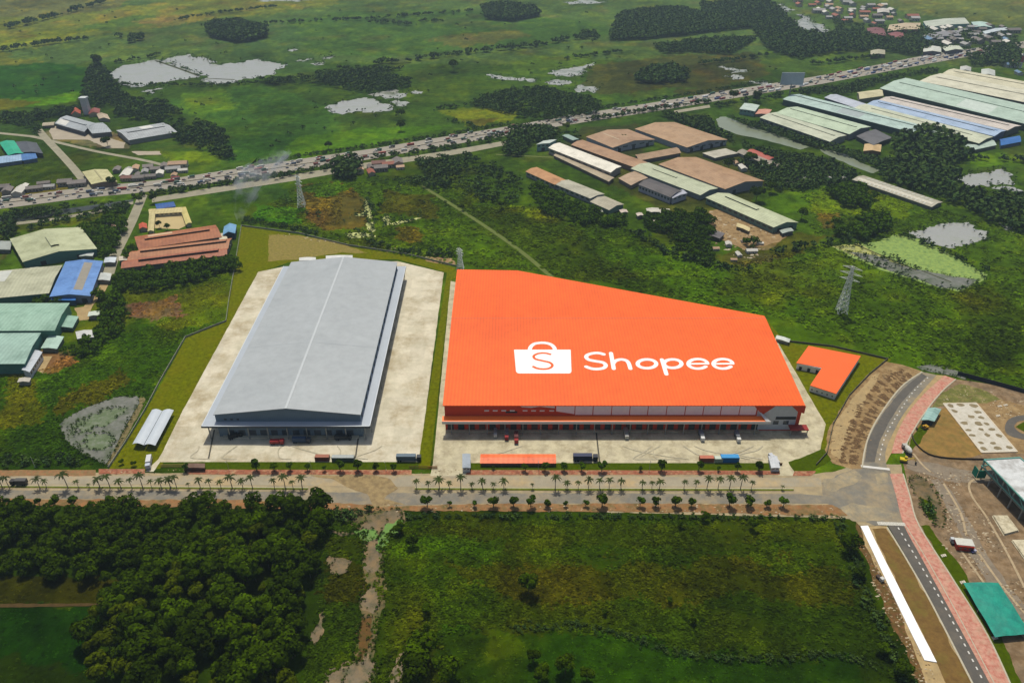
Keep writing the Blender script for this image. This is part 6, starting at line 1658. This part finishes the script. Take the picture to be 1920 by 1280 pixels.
# palms in the median
def palm_proto(seed, H):
    rg = random.Random(seed)
    t = MB(); t.bar((0, 0, 0), (.1, 0, H * .5), .2, palmbark, 6, .15); t.bar((.1, 0, H * .5), (.05, .1, H), .15, palmbark, 6, .11)
    to = t.build('p'); tm = to.data; bpy.data.objects.remove(to)
    vs, fs = [], []
    nf = 9
    for k in range(nf):
        a = k * 2 * math.pi / nf + rg.uniform(-.2, .2); L_ = rg.uniform(2.3, 3.1); up = rg.uniform(.3, 1.3)
        ca, sa = math.cos(a), math.sin(a)
        pr = []
        for i in range(6):
            t_ = i / 5
            r_ = L_ * t_ * (1 - .12 * t_); z = H + up * math.sin(t_ * 1.9) * 1.1 - 1.5 * t_ ** 2.2
            w_ = .40 * math.sin(math.pi * (.12 + .85 * t_))
            pr.append((r_, z, w_))
        for i in range(5):
            (r0, z0, w0), (r1, z1, w1) = pr[i], pr[i + 1]
            for sg in (-1, 1):
                o = len(vs)
                for rr_, zz, ww in ((r0, z0, 0), (r1, z1, 0), (r1 - .12, z1 - ww_ if False else z1 - w1 * .45, w1), (r0 - .05, z0 - w0 * .45, w0)):
                    vs.append((.05 + ca * rr_ - sa * ww * sg, .1 + sa * rr_ + ca * ww * sg, zz))
                fs.append((o, o + 1, o + 2, o + 3))
    cm = np_mesh('crown', np.array(vs), np.array(fs), [leafm['palm']])
    return tm, cm
pp = [palm_proto(400 + i, 4.6 + .5 * i) for i in range(4)]
palms = [5, 18, 75, 88, 128, 148, 168, 188, 207, 227, 248, 268, 285, 303, 320, 332, 355, 376, 395, 415, 436, 456, 474, 515, 535, 550, 567, 781, 803, 824, 843, 864, 885, 905, 925, 945, 998, 1041, 1063, 1084, 1103, 1124, 1142, 1164, 1204, 1222, 1236, 1282, 1304, 1325, 1346, 1367, 1388, 1408, 1466]
for x in palms:
    p = G(x, 915 + 3 * (x - 0) / 1500)
    s = rnd.choice([1.0, 1.15, 1.35, 1.5, 1.65])
    if x in (998, 1466, 168, 355): s = .65
    place_tree(pp, p[0], p[1], nth(palms, x, 700) + ' palm from the left in the median run' + (' before the orange warehouse' if x > 700 else ' before the grey warehouse'), 'palms of the median, ' + ('right run' if x > 700 else 'left run'), s, 'palm', 'palm_tree')

# far woods: each reads as one mass
def wood(label, px, py, hh, leaf=1.5, nper=30, name='distant_wood', matl='far', cat='wood', lob=6, lq=.27):
    n = len(px)
    if n == 0: return
    base, bn, bs = [], [], []
    for k in range(4):
        a, b, c = crown_pts(nper, 1.0, .15, 2.0, lob, 500 + k, 1.0)
        base.append(a); bn.append(b); bs.append(c)
    kk = rng.integers(0, 4, n); sc = hh * rng.uniform(.22, .6, n)
    P_ = np.concatenate([np.stack([base[k][:, 0] * s * 1.05 + x, base[k][:, 1] * s * 1.05 + y, base[k][:, 2] * s], 1) for k, s, x, y in zip(kk, sc, px, py)])
    N_ = np.concatenate([bn[k] for k in kk]); S_ = np.concatenate([bs[k] * s * lq for k, s in zip(kk, sc)])
    V_, F_ = quads(P_, N_, S_)
    o = link(name, np_mesh(name, V_, F_, [leafm[matl]]))
    tag(o, label, cat, None, 'stuff')
    return n
tot = 0
rx, ry = np.array([p[0] for p in rest]), np.array([p[1] for p in rest])
wood('far side of the dense grove at the bottom left, reading as one mass', rx, ry, 10.5, nper=620, name='grove_canopy', matl='deep', cat='grove', lob=8, lq=.105)
for lab, poly, sp, hh in WOODS['near']:
    gx, gy = scatter(poly, sp * .8, 3)
    wood('mass of leafy trees ' + lab, gx, gy, hh, nper=150, name='thicket', matl='mid', cat='thicket', lob=7, lq=.17)
for lab, poly, sp, hh in WOODS['far']:
    gx, gy = scatter(poly, sp * .62, 4)
    if 'plantation' not in lab and 'isolated' not in lab:
        m_ = fbm(gx, gy, 60, 12, 3) > rng.uniform(-.65, .10, len(gx)); gx, gy = gx[m_], gy[m_]
    tot += wood('distant green ' + lab, gx, gy, hh * .88, nper=34) or 0
LINES = [
 ('trees on the strip between highway and canal, left', [(290,366),(400,350),(500,336),(620,316)], 6, 6), ('trees on the strip between highway and canal, right', [(1340,202),(1400,192),(1480,180)], 7, 8), ('shrubs on the upper verge of the highway', [(480,306),(600,288),(700,275),(860,250),(960,232)], 4, 4), ('shrubs on the upper verge by the far meadow', [(1060,214),(1210,190),(1330,172),(1440,154)], 4, 4), ('trees left of the upper-left works', [(20,232),(80,240),(60,252)], 8, 7),
 ('row of trees across the fields at the top left', [(0,58),(40,50),(70,42),(130,26),(200,6)], 5, 13), ('broken tree row above the left meadow', [(0,98),(40,92),(75,86),(120,80),(190,72)], 4, 10), ('tree row along the far field edge', [(330,40),(400,28),(470,20),(520,14)], 3, 8),
 ('long hedge line across the far fields', [(500,46),(560,43),(700,37),(760,32),(890,22)], 4, 8), ('low dark clump on the far fields', [(700,45),(730,44),(770,48)], 12, 9), ('smaller dark clump on the far fields', [(790,42),(830,42)], 10, 8), ('long tree line above the middle meadow', [(705,122),(760,117),(850,105),(960,92),(1010,88),(1060,76),(1130,70)], 9, 10),
 ('tree clump in the middle tree line', [(1075,78),(1110,66),(1118,78)], 9, 12), ('hedge right of the middle tree line', [(1060,114),(1110,106),(1170,98)], 4, 7), ('hedge line above the grazed meadow', [(815,208),(845,203),(880,199)], 4, 6), ('hedge slanting to the highway', [(835,226),(880,235),(890,242)], 5, 6),
 ('bushes along the flooded fields', [(200,160),(300,162),(400,162),(480,158)], 5, 6), ('bush line over the flooded fields', [(215,120),(260,112),(300,104)], 4, 7), ('tree clump in the upper left field', [(225,72),(262,68),(260,78),(235,82)], 12, 11), ('hedge right of the grove above the highway', [(1310,122),(1380,115),(1420,108),(1440,105)], 5, 8),
 ('trees between highway and factory estate', [(1480,178),(1530,172),(1580,168)], 10, 8), ('scattered trees on the right meadow', [(1520,122),(1570,118),(1600,112),(1650,110)], 5, 8), ('bushes along the canal by the highway', [(240,372),(330,358),(480,338),(560,324),(640,308)], 4, 5), ('verge trees right of the smoke', [(700,300),(760,292),(860,276),(930,262),(1040,242)], 6, 7), ('verge bushes along the highway by the tan halls', [(1100,228),(1180,214),(1260,202),(1330,192)], 6, 6), ('trees on the near side of the right factories', [(1800,300),(1860,300),(1925,306)], 6, 8), ('bushes between the algae pond and marsh', [(1440,478),(1500,466),(1560,455),(1600,450)], 5, 7), ('bushes round the pair of marsh ponds', [(1690,440),(1740,462),(1790,482),(1850,505)], 3, 4), ('bush line on the marsh below the estate', [(1180,430),(1260,480),(1340,500),(1400,510)], 6, 6), ('scrub along the canal bank left of the brick works', [(60,430),(110,418),(170,408),(220,398)], 6, 6),
 ('dark scrub line under the roadside soil strip', [(760,970),(900,969),(1100,970),(1300,972),(1500,972),(1570,973)], 2.0, 2.4), ('scrub at the left end of the soil strip', [(615,968),(660,972),(690,966)], 6, 4), ('bushes behind the rear fence of the warehouses', [(690,455),(740,470),(800,476),(850,480)], 6, 5), ('dark weeds by the smoke', [(462,415),(520,425),(600,440)], 5, 4), ('bushes along the pond west of the lawn', [(0,868),(80,866),(160,868)], 5, 4),
 ('scrub along the marsh edge by the white strip', [(1572,978),(1592,1030),(1622,1120),(1662,1200),(1697,1280)], 4, 2.6), ('bushes in the muddy pool', [(1735,935),(1742,955),(1752,975)], 4, 3),
 ('shoreline scrub of the foreground meadow', [(960,1180),(1090,1172),(1180,1195),(1260,1225),(1400,1238),(1560,1228),(1640,1245)], 2.5, 1.7)]
for lab, pl, wd, hh in LINES:
    wp = W(pl); xs, yv = [], []
    for a, b in zip(wp, wp[1:]):
        L_ = math.dist(a, b); k = int(L_ / (hh * .42) * max(1, wd / hh * 1.3)) + 1
        for i in range(k):
            if rng.random() < .2: continue
            t_ = rng.random(); xs.append(a[0] + (b[0] - a[0]) * t_ + rng.normal(0, wd * .5)); yv.append(a[1] + (b[1] - a[1]) * t_ + rng.normal(0, wd * .5))
    tot += wood(lab, np.array(xs), np.array(yv), hh, nper=30, name='tree_belt', cat='tree belt') or 0
# sparse bushes sprinkled over the far meadows
xs = rng.uniform(0, 1920, 500); yv = rng.uniform(20, 420, 500)
gp = np.array([G(a, b) for a, b in zip(xs, yv)])
def clear(px_, py_, polys):
    m = np.ones(len(px_), bool)
    for p in polys: m &= ~pip(px_, py_, p)
    return m
BLOCK = [[(960,200),(1480,160),(1920,80),(1920,460),(1320,500),(960,340)], [(0,240),(340,210),(340,300),(0,310)], [(0,300),(500,290),(1900,60),(1920,120),(900,300),(500,350),(440,470),(0,480)]] + PONDS
m = clear(xs, yv, BLOCK)
wood('sparse bushes dotted over the far meadows', gp[m, 0], gp[m, 1], 6, nper=26, name='meadow_bushes', cat='bushes')
print('far trees', tot)

# marsh: low tufted growth
def tufts(label, polys, sp, r0, hh, nq, avoid=()):
    X, Y = [], []
    for poly in polys:
        gx, gy = scatter(poly, sp); X.append(gx); Y.append(gy)
    X = np.concatenate(X); Y = np.concatenate(Y)
    for p in avoid:
        m = ~pip(X, Y, W(p)); X, Y = X[m], Y[m]
    dens = fbm(X, Y, 26, 88, 3); m = dens > rng.uniform(-.7, .25, len(X)); X, Y = X[m], Y[m]
    n = len(X)
    c = land_color(X, Y) * rng.uniform(.55, 1.7, (n, 1)) * np.array([1.45, 1.35, .7]) + .001
    s = r0 * rng.uniform(.5, 1.4, n) * (1 + .5 * fbm(X, Y, 15, 99, 2))
    k = rng.normal(size=(n, nq, 3)); k[..., 2] = np.abs(k[..., 2]) * .7
    k /= np.linalg.norm(k, axis=2, keepdims=True)
    k *= rng.uniform(.5, 1, (n, nq, 1))
    P_ = np.stack([X[:, None] + k[..., 0] * s[:, None], Y[:, None] + k[..., 1] * s[:, None], k[..., 2] * s[:, None] * hh + .05], -1).reshape(-1, 3)
    N_ = (k * np.array([.55, .55, 1.0]) + np.array([0, .15, .8]) + rng.normal(size=k.shape) * .18).reshape(-1, 3)
    S_ = np.repeat(s * .36, nq) * rng.uniform(.6, 1.2, n * nq)
    V_, F_ = quads(P_, N_, S_)
    col = np.repeat(c, nq * 4, 0) * np.repeat(rng.uniform(.8, 1.25, (n * nq, 1)), 4, 0)
    o = link('marsh_growth', np_mesh('marsh_growth', V_, F_, [tuft_m], col=np.clip(col, 0, .6)))
    tag(o, label, 'marsh growth', None, 'stuff')
    print(label, n)
tuft_m = mat('tuft_foliage', (1, 1, 1), .85, 0.08, .5, attr=True, spec=.0, trans=.2)
WATERF = [[(695,962),(750,957),(748,978),(728,1000),(714,1008),(710,1065),(700,1095),(706,1120),(698,1215),(694,1300),(610,1310),(620,1262),(670,1240),(674,1160),(678,1125),(694,1100),(686,1062),(690,1030),(688,1005),(672,992)], [(617,1042),(660,1052),(645,1075),(630,1080),(612,1060)], [(598,1150),(610,1142),(605,1185),(588,1210),(582,1185)]]
tufts('low tangled marsh plants across the foreground', [[(560,975),(1580,972),(1600,1010),(1630,1100),(1700,1250),(1730,1300),(560,1300),(600,1130)]], 1.6, 1.15, .62, 12, WATERF + [[(960,1180),(1150,1195),(1400,1240),(1640,1240),(1700,1300),(860,1300),(830,1190)]])
tufts('short bright grass clumps of the foreground meadow', [[(960,1185),(1150,1200),(1400,1245),(1640,1245),(1700,1300),(860,1300),(830,1195)], [(0,1140),(205,1140),(160,1185),(175,1300),(0,1300)], [(0,1090),(230,1090),(205,1130),(0,1130)]], 2.4, .8, .35, 8)
tufts('low marsh plants left of the boundary wall', [[(0,700),(60,700),(120,668),(240,620),(330,590),(420,606),(345,628),(270,765),(265,745),(215,745),(122,785),(112,797),(122,825),(190,870),(0,872)]], 2.0, 1.4, .6, 10)
tufts('rough weeds between the hedge row and the boundary wall', [[(240,560),(350,535),(440,510),(432,520),(420,600),(330,590),(250,608)]], 2.4, 1.2, .4, 9)
tufts('rough marsh behind the warehouses', [[(460,415),(560,345),(640,340),(790,348),(860,345),(960,385),(1130,410),(1230,450),(1340,500),(1560,458),(1590,482),(1700,525),(1800,550),(1860,520),(1925,520),(1925,735),(1810,700),(1660,668),(1440,590),(970,503),(860,500),(650,458),(570,436)]], 3.0, 2.1, .55, 11, [[(786,348),(796,346),(866,391),(936,437),(991,477),(1042,520),(1026,522),(980,480),(926,442),(854,394)], [(640,430),(640,370),(710,370),(712,448),(640,448)], [(715,402),(795,404),(795,426),(715,426)]])
tufts('rough growth beyond the algae pond', [[(1500,350),(1700,350),(1760,390),(1925,440),(1925,520),(1860,515),(1780,470),(1700,438),(1600,448),(1520,440)]], 4.0, 2.2, .4, 9, [[(1702,438),(1760,420),(1815,417),(1855,435),(1850,447),(1780,467)]])

# reeds and weeds along the wet edges
ex, ey = [], []
for pts_ in EDGES:
    cy_ = sum(p[1] for p in pts_) / len(pts_)
    if cy_ > 640: continue
    for a, b in zip(pts_, pts_[1:] + pts_[:1]):
        L_ = math.dist(a, b)
        for i in range(max(1, int(L_ / .9))):
            if rng.random() < .35: continue
            t_ = rng.random(); ex.append(a[0] + (b[0] - a[0]) * t_ + rng.normal(0, .9)); ey.append(a[1] + (b[1] - a[1]) * t_ + rng.normal(0, .9))
wood('reeds and weeds fringing the near ponds and muddy pools', np.array(ex), np.array(ey), 2.0, nper=16, name='pond_reeds', matl='mid', cat='reeds', lob=4, lq=.26)
ex, ey = [], []
for pts_ in EDGES:
    cy_ = sum(p[1] for p in pts_) / len(pts_)
    if cy_ <= 640: continue
    for a, b in zip(pts_, pts_[1:] + pts_[:1]):
        L_ = math.dist(a, b)
        for i in range(max(1, int(L_ / 3))):
            if rng.random() < .45: continue
            t_ = rng.random(); ex.append(a[0] + (b[0] - a[0]) * t_ + rng.normal(0, 3)); ey.append(a[1] + (b[1] - a[1]) * t_ + rng.normal(0, 5))
wood('reeds and scrub fringing the far flooded fields', np.array(ex), np.array(ey), 3.6, nper=14, name='pond_reeds', matl='far', cat='reeds', lob=4, lq=.3)

# ploughed ridges beside the curved road
mb = MB()
fm = furrow_m
for k in range(60):
    t_ = min(1, max(0, (k + rnd.uniform(-.9, .9)) / 59))
    a = smooth([(1690, 690), (1640, 718), (1600, 770), (1580, 820), (1572, 866)], 9)
    b = smooth([(1712, 706), (1672, 745), (1640, 785), (1618, 830), (1606, 868)], 9)
    i = t_ * (len(a) - 1); i0 = int(i); i1 = min(i0 + 1, len(a) - 1); f = i - i0
    p = Vector(G(a[i0][0] * (1 - f) + a[i1][0] * f, a[i0][1] * (1 - f) + a[i1][1] * f)); q = Vector(G(b[i0][0] * (1 - f) + b[i1][0] * f, b[i0][1] * (1 - f) + b[i1][1] * f))
    if k % 1 == 0:
        for s0, s1 in ((rnd.uniform(-.05, .1), rnd.uniform(.32, .5)), (rnd.uniform(.45, .6), rnd.uniform(.85, 1.1))):
            aa, bb = p.lerp(q, s0 + rnd.uniform(0, .05)), p.lerp(q, s1 - rnd.uniform(0, .05))
            bb = bb + Vector((rnd.uniform(-2, 2), rnd.uniform(-2, 2)))
            d_ = (bb - aa).normalized(); n_ = Vector((-d_.y, d_.x))
            prev = None; ns = 6
            for j in range(ns + 1):
                c_ = aa.lerp(bb, j / ns); w_ = rnd.uniform(.5, 1.6); h_ = rnd.uniform(.15, .5) if 0 < j < ns else .05
                row = [(c_.x - n_.x * w_, c_.y - n_.y * w_, .12), (c_.x, c_.y, h_), (c_.x + n_.x * w_, c_.y + n_.y * w_, .12)]
                if prev: mb.add(prev + row, [(0, 3, 4, 1), (1, 4, 5, 2)], fm)
                prev = row
tag(mb.build('soil_ridges'), 'brown ridges of dumped soil beside the curved road', 'soil', None, 'stuff')

def rubble(label, poly, n, cols, sz):
    gx, gy = [], []
    wp = W(poly); xs_ = [p[0] for p in wp]; ys_ = [p[1] for p in wp]
    X = rng.uniform(min(xs_), max(xs_), n * 3); Y = rng.uniform(min(ys_), max(ys_), n * 3)
    m = pip(X, Y, wp) & (fbm(X, Y, 14, 41, 3) > -.12); X, Y = X[m][:n], Y[m][:n]
    VV, FF, CC = [], [], []
    for x, y in zip(X, Y):
        s = rnd.uniform(*sz); h_ = s * rnd.uniform(.15, .5); o = len(VV); c = rnd.choice(cols); a = rnd.uniform(0, 3.14); e = rnd.uniform(.5, 2.2)
        for z, k_ in ((0.02, 1), (h_ + .1, .6)):
            for i in range(4):
                t = a + i * math.pi / 2 + .4 * (i % 2)
                VV.append((x + math.cos(t) * s * k_ * e, y + math.sin(t) * s * k_, z)); CC.append(c)
        FF += [(o, o + 1, o + 5, o + 4), (o + 1, o + 2, o + 6, o + 5), (o + 2, o + 3, o + 7, o + 6), (o + 3, o, o + 4, o + 7), (o + 4, o + 5, o + 6, o + 7)]
    tag(link('rubble', np_mesh('rubble', np.array(VV), np.array(FF), [mat('rubble_matter', (1, 1, 1), .9, .1, 1, attr=True)], col=np.array(CC))), label, 'rubble', None, 'stuff')
BR = [A(150, 126, 92), A(120, 96, 66), A(186, 168, 138), A(100, 80, 54), A(190, 176, 150)]
rubble('clods and rubble strewn over the muddy building site', [(1712,885),(1830,885),(1850,960),(1925,1080),(1925,1180),(1880,1100),(1800,1060),(1735,985),(1770,980),(1750,905)], 560, BR, (.2, .75))
rubble('broken stones on the ground above the foundation slab', [(1745,765),(1800,722),(1925,745),(1925,780),(1880,790),(1840,755),(1765,757)], 160, BR, (.2, .7))
rubble('clods along the bank of the road works', [(1545,845),(1556,795),(1590,745),(1640,690),(1715,700),(1660,760),(1620,870),(1570,868)], 420, BR[:2] + [BR[3]], (.2, .8))
rubble('stones along the dirt strip beside the white strip', [(1608,985),(1640,1050),(1745,1250),(1760,1290),(1725,1290),(1640,1110)], 200, BR, (.2, .7))
rubble('pale stones and rubbish on the front road edge', [(640,945),(760,945),(1560,946),(1590,966),(900,958),(640,962)], 240, BR, (.2, .7))
rubble('scraps along the red brick path', [(190,879),(1460,882),(1460,892),(190,891)], 260, BR + [A(90, 60, 40)], (.2, .55))
rubble('stones on the bare soil behind the grey warehouse', [(505,440),(690,468),(850,492),(845,480),(700,460),(560,438)], 160, BR, (.3, .9))
rubble('rubbish round the huts and dirt yards of the estate', [(1330,395),(1480,440),(1440,470),(1400,490),(1330,480)], 200, BR, (.5, 1.6))

# ================================================================ TRAFFIC ON THE HIGHWAY
def car_mesh(col, kind):
    pm = mat('car_%s_%d%d%d' % ((kind,) + tuple(col)), A(*col), .35, 0, 1, spec=.5); gl = glass
    mb = MB()
    if kind == 'car':
        mb.prism([(-2.2, -.88), (2.2, -.88), (2.2, .88), (-2.2, .88)], .35, .95, pm, [(-2.15, -.82), (2.1, -.82), (2.1, .82), (-2.15, .82)])
        mb.prism([(-1.7, -.78), (1.2, -.78), (1.2, .78), (-1.7, .78)], .951, 1.45, gl, [(-1.3, -.66), (.6, -.66), (.6, .66), (-1.3, .66)])
        mb.prism([(-1.28, -.64), (.58, -.64), (.58, .64), (-1.28, .64)], 1.451, 1.49, pm)
        for x in (-1.4, 1.4):
            for y in (-.8, .8): wheel(mb, x, y, .33, .2)
    elif kind == 'truck':
        mb.box(-4.6, 2.2, -1.2, 1.2, 1.0, 3.5, pm)
        mb.prism([(2.5, -1.15), (4.6, -1.15), (4.6, 1.15), (2.5, 1.15)], .6, 2.9, mat('truck_cab_white', A(206, 206, 204), .4, 0, 1), [(2.5, -1.1), (4.2, -1.1), (4.2, 1.1), (2.5, 1.1)])
        mb.box(4.3, 4.56, -.95, .95, 1.6, 2.4, gl)
        for x in (-3.4, -2.2, 3.5):
            for y in (-1, 1): wheel(mb, x, y)
    else:
        mb.box(-5.6, 5.6, -1.25, 1.25, .5, 3.1, pm); mb.box(-5.4, 5.65, -1.28, 1.28, 1.7, 2.6, gl); mb.box(-4.5, 3.8, -.9, .9, 3.1, 3.3, pm)
        for x in (-3.6, 3.6):
            for y in (-1, 1): wheel(mb, x, y)
    o = mb.build(kind); me = o.data; bpy.data.objects.remove(o); return me
VM = [('car', car_mesh(c, 'car'), l) for c, l in (((222, 222, 220), 'white'), ((170, 172, 176), 'silver'), ((36, 38, 42), 'black'), ((120, 30, 28), 'red'), ((40, 60, 100), 'blue'), ((222, 222, 220), 'white'), ((90, 92, 96), 'grey'))]
VT = [('truck', car_mesh(c, 'truck'), l) for c, l in (((210, 208, 200), 'white'), ((60, 80, 110), 'blue'), ((130, 60, 46), 'red-brown'), ((70, 72, 74), 'dark grey'), ((46, 90, 70), 'green'))]
VB = [('bus', car_mesh(c, 'bus'), l) for c, l in (((216, 214, 206), 'white'), ((176, 60, 44), 'red'), ((40, 110, 90), 'green'))]
up = [Vector(q) for q in W(HU)]; lo_ = [Vector(q) for q in W(HL)]
def seg_name(px):
    return 'left of the village road junction' if px < 270 else 'between the junction and the smoke' if px < 560 else 'behind the grey warehouse' if px < 860 else 'left of the tan halls' if px < 1100 else 'behind the tan halls' if px < 1440 else 'beside the factory estate' if px < 1700 else 'near the far town'
cl = [(a + b) / 2 for a, b in zip(up, lo_)]; wd_ = [(a - b) for a, b in zip(up, lo_)]
slots = []
for i in range(len(cl) - 1):
    L_ = (cl[i + 1] - cl[i]).length
    for f in (.08, .20, .32, .43, .57, .68, .80, .92):
        s = rnd.uniform(0, 12)
        while s < L_:
            slots.append((i, s / L_, f)); s += rnd.uniform(12, 44)
rnd.shuffle(slots)
def px_of(i, t): return HU[i][0] * (1 - t) + HU[i + 1][0] * t
slots = [s_ for s_ in slots if -20 < px_of(s_[0], s_[1]) < 1870]
slots.sort(key=lambda s_: px_of(s_[0], s_[1]) * rnd.uniform(.75, 1.25))
nv = 0
for i, t_, f in slots[:300]:
    c_ = cl[i].lerp(cl[i + 1], t_); wv = wd_[i].lerp(wd_[i + 1], t_)
    d_ = (cl[i + 1] - cl[i]).normalized(); nrm = Vector((-d_.y, d_.x))
    Wn = abs(wv.dot(nrm))
    p = c_ + nrm * (f - .5) * Wn * .94
    r_ = rnd.random()
    kind, me, l = rnd.choice(VM) if r_ < .62 else rnd.choice(VT) if r_ < .92 else rnd.choice(VB)
    o = link(kind, me); o.scale = (.85, .85, .8); o.location = (p.x, p.y, Z3 * 1.6 + .16)
    o.rotation_euler = (0, 0, math.atan2(d_.y, d_.x) + (math.pi if f > .5 else 0))
    sg = seg_name(px_of(i, t_)); side = 'upper' if f > .5 else 'lower'
    tag(o, '%s %s in the %s carriageway of the highway %s' % (l, kind, side, sg), kind, '%s %ss on the highway %s, %s side' % (l, kind, sg, side)); nv += 1
print('vehicles', nv)
VV, FF, CC = [], [], []
for i, t_, f in slots[300:]:
    c_ = cl[i].lerp(cl[i + 1], t_); wv = wd_[i].lerp(wd_[i + 1], t_)
    d_ = (cl[i + 1] - cl[i]).normalized(); nrm = Vector((-d_.y, d_.x)); p = c_ + nrm * (f - .5) * abs(wv.dot(nrm)) * .94
    big = rnd.random() < .4
    hl, hw, hh = (4.2, 1.1, 2.5) if big else (2.0, .8, .9)
    col = rnd.choice([(.7, .7, .68), (.7, .7, .68), (.4, .41, .42), (.03, .03, .035), (.2, .03, .03), (.05, .08, .2), (.1, .1, .11)])
    bx = [(-hl, hl, 0.35, hh, hw)] + ([(-hl * .6, hl * .4, hh, hh + .5, hw * .8)] if not big else [(hl + .3, hl + 2, .5, 2.7, hw)])
    for x0, x1, z0, z1, w_ in bx:
        o = len(VV)
        for z in (z0, z1):
            for a, b in ((x0, -w_), (x1, -w_), (x1, w_), (x0, w_)):
                q = p + d_ * a + nrm * b; VV.append((q.x, q.y, z + .25))
                CC.append(col if z0 < 1 else (.08, .09, .1))
        FF += [(o, o + 1, o + 5, o + 4), (o + 1, o + 2, o + 6, o + 5), (o + 2, o + 3, o + 7, o + 6), (o + 3, o, o + 4, o + 7), (o + 4, o + 5, o + 6, o + 7)]
tag(link('distant_traffic', np_mesh('distant_traffic', np.array(VV), np.array(FF), [mat('traffic_paint', (1, 1, 1), .4, 0, 1, attr=True, spec=.5)], col=np.array(CC))), 'jam of far small vehicles on the distant stretch of the highway', 'traffic', None, 'stuff')

# ================================================================ SMOKE AND AIR
def volume_mat(name, col, dens, aniso=0.3):
    m = bpy.data.materials.new(name); m.use_nodes = True
    n = m.node_tree; n.nodes.remove(n.nodes['Principled BSDF'])
    v = n.nodes.new('ShaderNodeVolumePrincipled'); v.inputs['Color'].default_value = (*col, 1); v.inputs['Density'].default_value = dens
    v.inputs['Anisotropy'].default_value = aniso
    n.links.new(v.outputs[0], n.nodes['Material Output'].inputs['Volume']); return m
# thin smoke drifting up beside the canal
mb = MB(); path = [((450, 418), 2, 2), ((454, 416), 10, 5), ((464, 412), 20, 9), ((476, 406), 30, 13), ((492, 400), 40, 16), ((512, 394), 48, 17), ((535, 388), 54, 13), ((550, 384), 58, 4)]
rings = []
for (px_, py_), z, r_ in path:
    gx, gy = G(px_, py_)
    rings.append([(gx + math.cos(k * math.pi / 6) * r_ * 1.3, gy + math.sin(k * math.pi / 6) * r_, z + 4 * math.sin(k * 2)) for k in range(12)])
sv = [v for rg_ in rings for v in rg_]; sf = []
for i in range(len(rings) - 1):
    for k in range(12): sf.append((i * 12 + k, i * 12 + (k + 1) % 12, i * 12 + 12 + (k + 1) % 12, i * 12 + 12 + k))
sf.append(tuple(range(11, -1, -1))); sf.append(tuple(range(len(sv) - 12, len(sv))))
sm = volume_mat('smoke_volume', (.82, .9, 1.0), .01)
n_ = sm.node_tree; vn = [x for x in n_.nodes if x.type == 'PRINCIPLED_VOLUME'][0]
tc = n_.nodes.new('ShaderNodeTexCoord'); nz = n_.nodes.new('ShaderNodeTexNoise'); nz.inputs['Scale'].default_value = .07; nz.inputs['Detail'].default_value = 4
mr = n_.nodes.new('ShaderNodeMapRange'); mr.inputs[1].default_value = .44; mr.inputs[2].default_value = .62; mr.inputs[3].default_value = 0; mr.inputs[4].default_value = .060
n_.links.new(tc.outputs['Object'], nz.inputs['Vector']); n_.links.new(nz.outputs['Fac'], mr.inputs[0]); n_.links.new(mr.outputs[0], vn.inputs['Density'])
mb.add(sv, sf, sm); tag(mb.build('smoke'), 'thin bluish smoke rising between the brick works and the canal', 'smoke', None, 'stuff')
HAZE = True
if HAZE:
    mb = MB(); hz = volume_mat('haze_air', (.62, .82, 1.0), 0.00008)
    mb.box(-26000, 26000, -1500, 26000, -1, 345, hz)
    tag(mb.build('haze'), 'thin bluish air over the plain', 'haze', None, 'stuff')
